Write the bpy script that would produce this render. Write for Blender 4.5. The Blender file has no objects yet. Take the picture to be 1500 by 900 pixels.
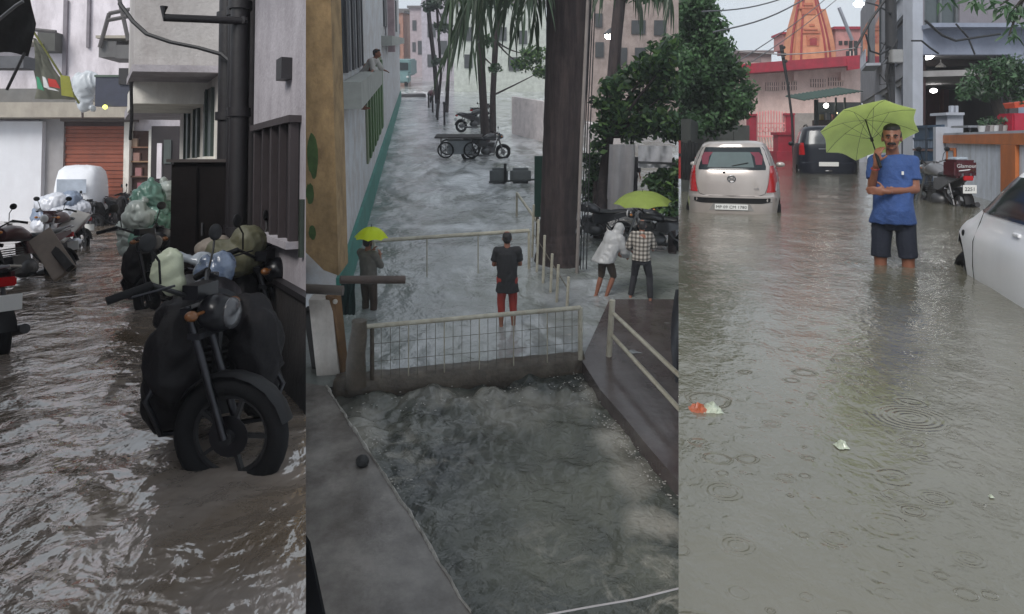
import bpy, bmesh, math, random
from mathutils import Vector, Matrix, noise
random.seed(7)
SC = bpy.context.scene
COL = SC.collection
R_ = math.radians
# ------------------------------------------------------------------ camera
F, CX, HY = 1100.0, 750.0, 205.0
cam = bpy.data.cameras.new('camera')
cam.sensor_width = 36; cam.lens = 36 * F / 1500; cam.shift_y = -(450 - HY) / 1500
cam.clip_start = .05; cam.clip_end = 3000
camo = bpy.data.objects.new('camera', cam); COL.objects.link(camo)
camo.rotation_euler = (R_(90), 0, 0)
SC.camera = camo
# ------------------------------------------------------------------ sky and sun
SUN_EL, SUN_AZ = 42, 212
W = bpy.data.worlds.new("World"); SC.world = W; W.use_nodes = True
nt = W.node_tree; bg = nt.nodes['Background']
sk = nt.nodes.new('ShaderNodeTexSky'); sk.sky_type = 'NISHITA'; sk.sun_disc = False
sk.sun_elevation = R_(SUN_EL); sk.sun_rotation = R_(SUN_AZ); sk.dust_density = 3; sk.air_density = 1.2
hs = nt.nodes.new('ShaderNodeHueSaturation'); hs.inputs['Saturation'].default_value = .35
nt.links.new(sk.outputs[0], hs.inputs['Color'])
tc = nt.nodes.new('ShaderNodeTexCoord'); nz = nt.nodes.new('ShaderNodeTexNoise')
nz.inputs['Scale'].default_value = 2.2; nz.inputs['Detail'].default_value = 5
nt.links.new(tc.outputs['Generated'], nz.inputs['Vector'])
cr = nt.nodes.new('ShaderNodeValToRGB')
cr.color_ramp.elements[0].position = .35; cr.color_ramp.elements[0].color = (6.3, 7.1, 8.0, 1)
cr.color_ramp.elements[1].position = .7; cr.color_ramp.elements[1].color = (7.6, 8.1, 8.6, 1)
nt.links.new(nz.outputs['Fac'], cr.inputs['Fac'])
mx = nt.nodes.new('ShaderNodeMixRGB'); mx.inputs[0].default_value = .85
nt.links.new(hs.outputs[0], mx.inputs[1]); nt.links.new(cr.outputs[0], mx.inputs[2])
nt.links.new(mx.outputs[0], bg.inputs['Color']); bg.inputs['Strength'].default_value = .066
sl = bpy.data.lights.new('sun', 'SUN'); sl.energy = 1.5; sl.angle = R_(25); sl.color = (1, .97, .93)
so = bpy.data.objects.new('sun', sl); COL.objects.link(so)
d_ = Vector((math.sin(R_(SUN_AZ)) * math.cos(R_(SUN_EL)), math.cos(R_(SUN_AZ)) * math.cos(R_(SUN_EL)), math.sin(R_(SUN_EL))))
so.rotation_euler = d_.to_track_quat('Z', 'Y').to_euler()
SC.view_settings.view_transform = 'Standard'; SC.view_settings.look = 'None'
SC.view_settings.exposure = .7; SC.view_settings.gamma = 1
SC.cycles.max_bounces = 6; SC.cycles.use_denoising = True

# ------------------------------------------------------------------ the three streets: each has its own slope and its own water level
TILT = {1: -2.342, 2: 7.51, 3: 0.0}
HW = {1: 1.6, 2: 4.7, 3: 1.12}          # eye height above the water
MK = {k: Matrix.Rotation(R_(a), 4, 'X') for k, a in TILT.items()}
MI = {k: m.inverted() for k, m in MK.items()}
PLACE = 3
TOP = []
def ray(px, py):
    return MI[PLACE].to_3x3() @ Vector(((px - CX) / F, 1, -(py - HY) / F))
def at(px, py, D):
    r = ray(px, py); return r * (D / r.y)
def gr(px, py, z=None):
    r = ray(px, py); z = -HW[PLACE] if z is None else z
    return r * (z / r.z)
def WZ(): return -HW[PLACE]

# ------------------------------------------------------------------ materials
def L(r, g, b, k=1.0):
    f = lambda c: ((c / 255 + .055) / 1.055) ** 2.4 if c > 10 else c / 255 / 12.92
    return (min(f(r) * k, 1), min(f(g) * k, 1), min(f(b) * k, 1), 1)
MATS = {}
def M(name, col, rough=.6, metal=0, var=.25, vs=2.5, bump=.15, bs=25, dirt=None, dirt_amt=.5, dirt_s=(1, 1, .35), coat=0, emit=0, transl=0, alpha=1, island=0, spec=.5, ior=None):
    if name in MATS: return MATS[name]
    m = bpy.data.materials.new(name); m.use_nodes = True
    t = m.node_tree; N = t.nodes; K = t.links; p = N['Principled BSDF']
    if len(col) == 3: col = (*col, 1)
    p.inputs['Roughness'].default_value = rough; p.inputs['Metallic'].default_value = metal
    p.inputs['Coat Weight'].default_value = coat; p.inputs['Coat Roughness'].default_value = .08
    p.inputs['Specular IOR Level'].default_value = spec
    if ior: p.inputs['IOR'].default_value = ior
    g = N.new('ShaderNodeTexCoord')
    n1 = N.new('ShaderNodeTexNoise'); n1.inputs['Scale'].default_value = vs; n1.inputs['Detail'].default_value = 6
    n1.inputs['Roughness'].default_value = .65
    K.new(g.outputs['Object'], n1.inputs['Vector'])
    r1 = N.new('ShaderNodeMapRange'); r1.inputs[1].default_value = .3; r1.inputs[2].default_value = .7
    r1.inputs[3].default_value = 1 - var; r1.inputs[4].default_value = 1 + var * .5
    K.new(n1.outputs['Fac'], r1.inputs[0])
    v = N.new('ShaderNodeVectorMath'); v.operation = 'SCALE'; v.inputs[0].default_value = col[:3]
    K.new(r1.outputs[0], v.inputs['Scale']); out = v.outputs[0]
    if island:
        ge = N.new('ShaderNodeNewGeometry'); r2 = N.new('ShaderNodeMapRange')
        r2.inputs[3].default_value = 1 - island; r2.inputs[4].default_value = 1 + island
        K.new(ge.outputs['Random Per Island'], r2.inputs[0])
        v2 = N.new('ShaderNodeVectorMath'); v2.operation = 'SCALE'; K.new(out, v2.inputs[0]); K.new(r2.outputs[0], v2.inputs['Scale']); out = v2.outputs[0]
    if dirt:
        mp = N.new('ShaderNodeMapping'); mp.inputs['Scale'].default_value = dirt_s; K.new(g.outputs['Object'], mp.inputs['Vector'])
        n2 = N.new('ShaderNodeTexNoise'); n2.inputs['Scale'].default_value = 1.7; n2.inputs['Detail'].default_value = 8; n2.inputs['Roughness'].default_value = .7
        K.new(mp.outputs[0], n2.inputs['Vector'])
        r3 = N.new('ShaderNodeMapRange'); r3.inputs[1].default_value = .42; r3.inputs[2].default_value = .68; r3.inputs[4].default_value = dirt_amt
        K.new(n2.outputs['Fac'], r3.inputs[0])
        mm = N.new('ShaderNodeMixRGB'); K.new(r3.outputs[0], mm.inputs[0]); K.new(out, mm.inputs[1]); mm.inputs[2].default_value = (*dirt[:3], 1); out = mm.outputs[0]
    K.new(out, p.inputs['Base Color'])
    if bump:
        n3 = N.new('ShaderNodeTexNoise'); n3.inputs['Scale'].default_value = bs; n3.inputs['Detail'].default_value = 5
        K.new(g.outputs['Object'], n3.inputs['Vector'])
        b = N.new('ShaderNodeBump'); b.inputs['Strength'].default_value = bump; b.inputs['Distance'].default_value = .02
        K.new(n3.outputs['Fac'], b.inputs['Height']); K.new(b.outputs[0], p.inputs['Normal'])
    if emit:
        p.inputs['Emission Color'].default_value = col; p.inputs['Emission Strength'].default_value = emit
    if alpha < 1: p.inputs['Alpha'].default_value = alpha
    if transl:
        o = N['Material Output']; tr = N.new('ShaderNodeBsdfTranslucent'); K.new(out, tr.inputs['Color'])
        ms = N.new('ShaderNodeMixShader'); ms.inputs[0].default_value = transl
        K.new(p.outputs[0], ms.inputs[1]); K.new(tr.outputs[0], ms.inputs[2]); K.new(ms.outputs[0], o.inputs['Surface'])
    MATS[name] = m; return m
def glass(name, tint=(.02, .025, .03), rough=.05):
    return M(name, tint, rough=rough, var=.2, bump=0, spec=.8, coat=.3)
def water(name, col, col2=None, foam=0, foam_col=(.5, .5, .5), waves=(), rings=0, rough=.07, ior=1.33, fs=1.0, fstretch=(1, 1, 1), frange=(.55, .7), fmask=None, calm=0, bright=None):
    m = bpy.data.materials.new(name); m.use_nodes = True
    t = m.node_tree; N = t.nodes; K = t.links; p = N['Principled BSDF']
    g = N.new('ShaderNodeTexCoord')
    def noise_(s, stretch=(1, 1, 1), det=4, dist=0, rough=.55):
        mp = N.new('ShaderNodeMapping'); mp.inputs['Scale'].default_value = stretch; K.new(g.outputs['Object'], mp.inputs['Vector'])
        n = N.new('ShaderNodeTexNoise'); n.inputs['Scale'].default_value = s; n.inputs['Detail'].default_value = det
        n.inputs['Distortion'].default_value = dist; n.inputs['Roughness'].default_value = rough
        K.new(mp.outputs[0], n.inputs['Vector']); return n.outputs['Fac']
    def math_(op, a, b=None, c=None):
        n = N.new('ShaderNodeMath'); n.operation = op
        for i, x in enumerate((a, b, c)):
            if x is None: continue
            if isinstance(x, (int, float)): n.inputs[i].default_value = x
            else: K.new(x, n.inputs[i])
        return n.outputs[0]
    mm = N.new('ShaderNodeMixRGB'); mm.inputs[1].default_value = (*col[:3], 1); mm.inputs[2].default_value = (*(col2 or col)[:3], 1)
    rr = N.new('ShaderNodeMapRange'); rr.inputs[1].default_value = .38; rr.inputs[2].default_value = .62
    K.new(noise_(.6, det=5, dist=.6), rr.inputs[0]); K.new(rr.outputs[0], mm.inputs[0]); out = mm.outputs[0]
    fo = None
    if foam:
        rf = N.new('ShaderNodeMapRange'); rf.inputs[1].default_value = frange[0]; rf.inputs[2].default_value = frange[1]; rf.inputs[4].default_value = foam
        K.new(noise_(fs, fstretch, 7, 1.2, .68), rf.inputs[0]); fo = rf.outputs[0]
        if fmask:   # foam gathers in patches
            r5 = N.new('ShaderNodeMapRange'); r5.inputs[1].default_value = .42; r5.inputs[2].default_value = .6; K.new(noise_(fmask, det=2), r5.inputs[0])
            fo = math_('MULTIPLY', fo, r5.outputs[0])
        m2 = N.new('ShaderNodeMixRGB'); K.new(fo, m2.inputs[0]); K.new(out, m2.inputs[1]); m2.inputs[2].default_value = (*foam_col[:3], 1); out = m2.outputs[0]
        ra = N.new('ShaderNodeMapRange'); ra.inputs[3].default_value = rough; ra.inputs[4].default_value = .6; K.new(fo, ra.inputs[0]); K.new(ra.outputs[0], p.inputs['Roughness'])
    else: p.inputs['Roughness'].default_value = rough
    if bright:       # foam patches, and sky sheen painted into the colour: (x, y, rx, ry, strength)
        for (bx_, by_, rx_, ry_, st_) in bright:
            sb = N.new('ShaderNodeVectorMath'); sb.operation = 'SUBTRACT'; sb.inputs[1].default_value = (bx_, by_, 0); K.new(g.outputs['Object'], sb.inputs[0])
            mb_ = N.new('ShaderNodeVectorMath'); mb_.operation = 'MULTIPLY'; mb_.inputs[1].default_value = (1 / rx_, 1 / ry_, 0); K.new(sb.outputs[0], mb_.inputs[0])
            lb = N.new('ShaderNodeVectorMath'); lb.operation = 'LENGTH'; K.new(mb_.outputs[0], lb.inputs[0])
            k = math_('ADD', math_('SUBTRACT', 1.25, lb.outputs['Value']), math_('MULTIPLY', math_('SUBTRACT', noise_(.9, (1, .45, 1), 6, 1), .5), 3.2))
            rb = N.new('ShaderNodeMapRange'); rb.inputs[1].default_value = .2; rb.inputs[2].default_value = 1.0; rb.inputs[4].default_value = st_; K.new(k, rb.inputs[0])
            m3 = N.new('ShaderNodeMixRGB'); K.new(rb.outputs[0], m3.inputs[0]); K.new(out, m3.inputs[1]); m3.inputs[2].default_value = (*foam_col[:3], 1); out = m3.outputs[0]
    K.new(out, p.inputs['Base Color']); p.inputs['IOR'].default_value = ior
    h = None; cm = None
    for (s, stretch, amp, dist) in waves:
        x = math_('MULTIPLY', noise_(s, stretch, 3, dist), amp)
        if calm:
            if cm is None:
                rq = N.new('ShaderNodeMapRange'); rq.inputs[1].default_value = .36; rq.inputs[2].default_value = .62; rq.inputs[3].default_value = 1 - calm; K.new(noise_(.55, (1, .6, 1), 3, .8), rq.inputs[0]); cm = rq.outputs[0]
            x = math_('MULTIPLY', x, cm)
        h = x if h is None else math_('ADD', h, x)
    if rings:
        for s, off in ((4.6, 0), (8, 7), (15, 3.)):
            mp = N.new('ShaderNodeMapping'); mp.inputs['Location'].default_value = (off, off * .6, 0); K.new(g.outputs['Object'], mp.inputs['Vector'])
            sc = N.new('ShaderNodeVectorMath'); sc.operation = 'MULTIPLY'; sc.inputs[1].default_value = (1, 1, 0); K.new(mp.outputs[0], sc.inputs[0])
            wn = N.new('ShaderNodeTexNoise'); wn.inputs['Scale'].default_value = s * 1.3; wn.inputs['Detail'].default_value = 3; K.new(mp.outputs[0], wn.inputs['Vector'])
            wv_ = N.new('ShaderNodeVectorMath'); wv_.operation = 'MULTIPLY_ADD'; wv_.inputs[1].default_value = (.22 / s, .22 / s, 0); K.new(wn.outputs['Color'], wv_.inputs[0]); K.new(sc.outputs[0], wv_.inputs[2]); sc = wv_
            vo = N.new('ShaderNodeTexVoronoi'); vo.inputs['Scale'].default_value = s; vo.inputs['Randomness'].default_value = 1; K.new(sc.outputs[0], vo.inputs['Vector'])
            dd = vo.outputs['Distance']; sp = N.new('ShaderNodeSeparateColor'); K.new(vo.outputs['Color'], sp.inputs[0])
            rad = math_('MULTIPLY', sp.outputs[0], .42)
            w = math_('SUBTRACT', dd, rad); w = math_('MULTIPLY', w, w); w = math_('MULTIPLY', w, -500 / (1 + s * .1)); env = math_('EXPONENT', w)
            sn = math_('SINE', math_('MULTIPLY', dd, 70.0)); k = math_('MULTIPLY', env, sn)
            on = math_('MULTIPLY', math_('GREATER_THAN', sp.outputs[1], .6), math_('ADD', sp.outputs[2], .25)); k = math_('MULTIPLY', k, on)
            x = math_('MULTIPLY', k, rings / s)
            h = x if h is None else math_('ADD', h, x)
    if h is not None:
        b = N.new('ShaderNodeBump'); b.inputs['Strength'].default_value = 1; b.inputs['Distance'].default_value = 1
        K.new(h, b.inputs['Height']); K.new(b.outputs[0], p.inputs['Normal'])
    return m

# ------------------------------------------------------------------ mesh builder
def frame_of(d):
    d = Vector(d).normalized(); u = Vector((0, 0, 1)) if abs(d.z) < .9 else Vector((1, 0, 0))
    a = d.cross(u).normalized(); return a, d.cross(a).normalized(), d
class MB:
    def __init__(s): s.v = []; s.f = []
    def add(s, vs, fs):
        n = len(s.v); s.v += [Vector(p) for p in vs]; s.f += [tuple(i + n for i in f) for f in fs]; return s
    def box(s, c, d, R=None):
        c = Vector(c); x, y, z = [q / 2 for q in d]
        if isinstance(R, (int, float)): R = Matrix.Rotation(R, 3, 'Z')
        vs = [Vector((a * x, b * y, e * z)) for e in (-1, 1) for b in (-1, 1) for a in (-1, 1)]
        if R is not None: vs = [R @ v for v in vs]
        return s.add([c + v for v in vs], [(0, 2, 3, 1), (4, 5, 7, 6), (0, 1, 5, 4), (2, 6, 7, 3), (0, 4, 6, 2), (1, 3, 7, 5)])
    def bx(s, x0, x1, y0, y1, z0, z1):
        return s.box(((x0 + x1) / 2, (y0 + y1) / 2, (z0 + z1) / 2), (abs(x1 - x0), abs(y1 - y0), abs(z1 - z0)))
    def pbox(s, x0, y0, x1, y1, D, dep):           # box whose front face spans a rectangle seen at distance D
        a = at(x0, y0, D); b = at(x1, y1, D)
        return s.bx(a.x, b.x, D, D + dep, b.z, a.z)
    def seg(s, p, q, w, t, up=(0, 0, 1)):          # bar of rectangular section
        p = Vector(p); q = Vector(q); d = (q - p).normalized(); u = Vector(up); a = d.cross(u)
        if a.length < 1e-4: a = d.cross(Vector((1, 0, 0)))
        a.normalize(); b = a.cross(d)
        vs = [e + a * i * w / 2 + b * j * t / 2 for e in (p, q) for (i, j) in ((-1, -1), (1, -1), (1, 1), (-1, 1))]
        return s.add(vs, [(3, 2, 1, 0), (4, 5, 6, 7), (0, 1, 5, 4), (1, 2, 6, 5), (2, 3, 7, 6), (3, 0, 4, 7)])
    def wall(s, p, q, z0, z1, th=.2):              # wall from p to q (xy), between heights
        p = Vector(p[:2]); q = Vector(q[:2]); d = (q - p).normalized(); n = Vector((-d.y, d.x)) * th / 2
        vs = [Vector((*(e + n * k), z)) for z in (z0, z1) for (e, k) in ((p, -1), (q, -1), (q, 1), (p, 1))]
        return s.add(vs, [(3, 2, 1, 0), (4, 5, 6, 7), (0, 1, 5, 4), (1, 2, 6, 5), (2, 3, 7, 6), (3, 0, 4, 7)])
    def loft(s, rings, cap=True, closed=True):
        n = len(rings[0]); b = len(s.v)
        for r in rings: s.v += [Vector(p) for p in r]
        m = n if closed else n - 1
        for i in range(len(rings) - 1):
            for j in range(m):
                k = (j + 1) % n
                s.f.append((b + i * n + j, b + i * n + k, b + (i + 1) * n + k, b + (i + 1) * n + j))
        if cap:
            s.f.append(tuple(b + j for j in range(n))[::-1]); s.f.append(tuple(b + (len(rings) - 1) * n + j for j in range(n)))
        return s
    def tube(s, pts, r, n=8, cap=True):
        pts = [Vector(p) for p in pts]; rr = r if isinstance(r, (list, tuple)) else [r] * len(pts)
        a, b_, _ = frame_of(pts[1] - pts[0]); rings = []
        for i, p in enumerate(pts):
            t = (pts[min(i + 1, len(pts) - 1)] - pts[max(i - 1, 0)]).normalized()
            a = (a - t * a.dot(t)).normalized(); b_ = t.cross(a)
            rings.append([p + (a * math.cos(q) + b_ * math.sin(q)) * rr[i] for q in (2 * math.pi * j / n for j in range(n))])
        return s.loft(rings, cap)
    def ell(s, c, r, n=14, m=9, R=None):
        c = Vector(c); r = (r, r, r) if isinstance(r, (int, float)) else r; rings = []
        for i in range(m + 1):
            a = -math.pi / 2 + math.pi * (i if 0 < i < m else (.02 if i == 0 else m - .02)) / m
            ring = []
            for j in range(n):
                q = 2 * math.pi * j / n
                v = Vector((math.cos(a) * math.cos(q) * r[0], math.cos(a) * math.sin(q) * r[1], math.sin(a) * r[2]))
                ring.append(c + (R @ v if R is not None else v))
            rings.append(ring)
        return s.loft(rings)
    def lathe(s, prof, c=(0, 0, 0), n=20, R=None, cap=True):
        c = Vector(c); rings = []
        for (r, z) in prof:
            ring = [Vector((r * math.cos(2 * math.pi * j / n), r * math.sin(2 * math.pi * j / n), z)) for j in range(n)]
            rings.append([c + (R @ v if R is not None else v) for v in ring])
        return s.loft(rings, cap)
    def torus(s, c, R0, r, axis=(1, 0, 0), n=28, m=8, sq=1.0):
        a, b, d = frame_of(axis); c = Vector(c); rings = []
        for i in range(n + 1):
            q = 2 * math.pi * i / n; e = a * math.cos(q) + b * math.sin(q)
            rings.append([c + e * (R0 + r * math.cos(w)) + d * r * sq * math.sin(w) for w in (2 * math.pi * j / m for j in range(m))])
        return s.loft(rings, False)
    def build(s, name, mat, parent=None, smooth=False, world=False, bevel=0, kind=None, loc=None):
        vs = s.v
        if world and parent is not None:
            im = parent.matrix_basis.inverted(); vs = [im @ v for v in vs]
        me = bpy.data.meshes.new(name); me.from_pydata([tuple(v) for v in vs], [], s.f); me.update()
        return obj(name, me, mat, parent, smooth, bevel, kind, loc)
def obj(name, me, mat, parent=None, smooth=False, bevel=0, kind=None, loc=None, recalc=True):
    if bevel or recalc:
        b = bmesh.new(); b.from_mesh(me)
        bmesh.ops.recalc_face_normals(b, faces=b.faces)
        if bevel:
            try: bmesh.ops.bevel(b, geom=b.edges[:], offset=bevel, segments=2, affect='EDGES', clamp_overlap=True)
            except Exception: pass
        b.to_mesh(me); b.free()
    me.materials.clear(); me.materials.append(mat)
    if smooth:
        for p in me.polygons: p.use_smooth = True
        if smooth != 'all': me.set_sharp_from_angle(angle=R_(40))
    o = bpy.data.objects.new(name, me); COL.objects.link(o)
    if parent is not None: o.parent = parent
    else: TOP.append((o, PLACE))
    if loc is not None: o.location = loc
    if kind: o['kind'] = kind
    return o
def tag(o, label=None, cat=None, group=None, kind=None):
    for k, v in (('label', label), ('category', cat), ('group', group), ('kind', kind)):
        if v: o[k] = v
    return o
def thing(name, label, cat, loc=(0, 0, 0), rz=0, group=None, sc=1):
    o = bpy.data.objects.new(name, None); COL.objects.link(o); o.empty_display_size = .1
    o.location = loc; o.rotation_euler = (0, 0, rz); o.scale = (sc,) * 3
    o.matrix_basis = Matrix.LocRotScale(Vector(loc), o.rotation_euler, Vector((sc,) * 3))
    TOP.append((o, PLACE)); return tag(o, label, cat, group)
def kids(o): return list(o.children)
def dup(o, loc=None, rz=None, label=None, parent=None, sc=None):
    c = o.copy(); COL.objects.link(c); c.parent = parent
    if parent is None:
        TOP.append((c, PLACE))
        if label: c['label'] = label
    if loc is not None: c.location = loc
    if rz is not None: c.rotation_euler = (0, 0, rz)
    if sc is not None: c.scale = (sc,) * 3
    for ch in kids(o): dup(ch, parent=c)
    return c
def blob(prims, voxel=.012, smooth=3, wrinkle=0, wscale=9, seed=0):
    """prims: ('c',p,q,r0,r1) capsule, ('k',p,q,r0,r1[,flat]) flat-ended cone, ('e',c,(r),R), ('r',rings) -> one continuous surface"""
    mb = MB()
    for p in prims:
        if p[0] == 'c':
            mb.tube([p[1], p[2]], [p[3], p[4]], 14); mb.ell(p[1], p[3], 14, 8); mb.ell(p[2], p[4], 14, 8)
        elif p[0] == 'k': mb.tube([p[1], p[2]], [p[3], p[4]], 16)
        elif p[0] == 'e': mb.ell(p[1], p[2], 18, 12, p[3] if len(p) > 3 else None)
        elif p[0] == 'r': mb.loft(p[1])
    me = bpy.data.meshes.new('t'); me.from_pydata([tuple(v) for v in mb.v], [], mb.f); me.update()
    b = bmesh.new(); b.from_mesh(me); bmesh.ops.recalc_face_normals(b, faces=b.faces); b.to_mesh(me); b.free()
    o = bpy.data.objects.new('t', me); COL.objects.link(o)
    r = o.modifiers.new('r', 'REMESH'); r.mode = 'VOXEL'; r.voxel_size = voxel; r.use_smooth_shade = True
    if smooth:
        s = o.modifiers.new('s', 'SMOOTH'); s.factor = .6; s.iterations = smooth
    dg = bpy.context.evaluated_depsgraph_get(); dg.update()
    out = bpy.data.meshes.new_from_object(o.evaluated_get(dg)); bpy.data.objects.remove(o); bpy.data.meshes.remove(me)
    if wrinkle:
        nn = [v.normal.copy() for v in out.vertices]
        for v, n_ in zip(out.vertices, nn):
            q = Vector((v.co.x * wscale, v.co.y * wscale, v.co.z * wscale * .7 + seed))
            w = 1 - abs(noise.noise(q + Vector((0, 0, noise.noise(q * .5) * 2)))) * 2
            v.co += n_ * wrinkle * w
    for p in out.polygons: p.use_smooth = True
    return out
def ring(c, rx, ry, n=18, R=None):
    c = Vector(c); o = []
    for j in range(n):
        v = Vector((rx * math.cos(2 * math.pi * j / n), ry * math.sin(2 * math.pi * j / n), 0))
        o.append(c + (R @ v if R is not None else v))
    return o
def text(s, size, name, mat, parent, loc, rot, depth=.002, world=False):
    cu = bpy.data.curves.new('t', 'FONT'); cu.body = s; cu.size = size; cu.extrude = depth; cu.align_x = 'CENTER'; cu.align_y = 'CENTER'
    cu.resolution_u = 2
    o = bpy.data.objects.new('t', cu); COL.objects.link(o)
    dg = bpy.context.evaluated_depsgraph_get(); dg.update()
    me = bpy.data.meshes.new_from_object(o.evaluated_get(dg)); bpy.data.objects.remove(o)
    me.transform(Matrix.Translation(loc) @ rot.to_4x4())
    if world: me.transform(parent.matrix_basis.inverted())
    return obj(name, me, mat, parent, recalc=False)
# ------------------------------------------------------------------ vegetation
def leaves(mb, clumps, n, size, asp=2.2, rnd=random, droop=.3, gap=.0):
    """clumps: (centre, (rx,ry,rz)); leaf-sized diamonds scattered through each clump's outer volume"""
    tot = sum(c[1][0] * c[1][2] for c in clumps)
    for c, r in clumps:
        for _ in range(int(n * r[0] * r[2] / tot)):
            while True:
                v = Vector([rnd.uniform(-1, 1) for _ in range(3)])
                if .2 < v.length < 1: break
            v = v * (.55 + .45 * rnd.random()) if rnd.random() < .6 else v
            p = Vector((c[0] + v.x * r[0], c[1] + v.y * r[1], c[2] + v.z * r[2]))
            if gap and noise.noise(p * (1.6 / max(r[0], .2))) < gap - .5: continue
            d = Vector((rnd.uniform(-1, 1), rnd.uniform(-1, 1), rnd.uniform(-1, .6) - droop)).normalized()
            a, b, _d = frame_of(d); q = rnd.uniform(0, 6.28); w = (a * math.cos(q) + b * math.sin(q))
            l = size * rnd.uniform(.6, 1.3); k = l / asp
            mb.add([p - d * l * .5, p + w * k * .5, p + d * l * .5, p - w * k * .5], [(0, 1, 2, 3)])
def limb(mb, p, q, r0, r1, bend=.1, n=6, rnd=random):
    p = Vector(p); q = Vector(q); L_ = (q - p).length; o = Vector([rnd.uniform(-1, 1) * bend * L_ for _ in range(3)])
    pts = [p.lerp(q, i / n) + o * math.sin(math.pi * i / n) for i in range(n + 1)]
    mb.tube(pts, [r0 + (r1 - r0) * i / n for i in range(n + 1)], 8); return pts
def grid_sheet(name, mat, x_of, D0, D1, nx, ny, z, disp=None, kind='structure'):
    """water or ground sheet with finer rows near the eye; x_of(D)->(xl,xr)"""
    vs = []; fs = []
    for i in range(ny + 1):
        D = D0 * (D1 / D0) ** (i / ny); xl, xr = x_of(D)
        for j in range(nx + 1):
            x = xl + (xr - xl) * j / nx; vs.append((x, D, z + (disp(x, D) if disp else 0)))
    for i in range(ny):
        for j in range(nx):
            a = i * (nx + 1) + j; fs.append((a, a + 1, a + nx + 2, a + nx + 1))
    me = bpy.data.meshes.new(name); me.from_pydata(vs, [], fs); me.update()
    o = obj(name, me, mat, smooth='all', recalc=False); o['kind'] = kind
    return o
# ------------------------------------------------------------------ common materials
rubber = M('rubber', (.008, .008, .009), .8, spec=.2, bump=.2, bs=60)
black_paint = M('black_paint', (.006, .006, .008), .3, coat=.15, spec=.25, bump=0)
black_plastic = M('black_plastic', (.009, .009, .01), .5, spec=.25, bump=.05)
chrome = M('chrome', (.32, .32, .33), .35, metal=1, bump=.03, var=.2)
dull_metal = M('dull_metal', (.12, .12, .125), .45, metal=.8, bump=.1)
steel_white = M('steel_white', L(205, 200, 190, .8), .5, var=.25, dirt=L(120, 90, 60), dirt_amt=.5, dirt_s=(4, 4, 4))
red_lens = M('red_lens', (.45, .012, .015), .15, coat=.6, bump=0, var=.1)
white_lens = M('white_lens', (.5, .5, .5), .1, coat=.6, bump=0, var=.1)
amber_lens = M('amber_lens', (.6, .2, .02), .15, coat=.5, bump=0)
car_glass = M('car_glass', (.02, .026, .03), rough=.14, spec=.3, var=.3, bump=0)
skin_m = M('skin_brown', L(135, 88, 68, 1.0), .5, var=.12, vs=8, bump=.05, bs=120)
hair_m = M('hair_black', (.012, .01, .01), .55, bump=.4, bs=120, var=.4)
white_plate = M('white_plate', (.72, .72, .7), .4, bump=0, var=.08)
ink = M('ink_black', (.015, .015, .02), .5, bump=0)
wire_black = M('wire_black', (.015, .015, .017), .6, bump=0)
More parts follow.
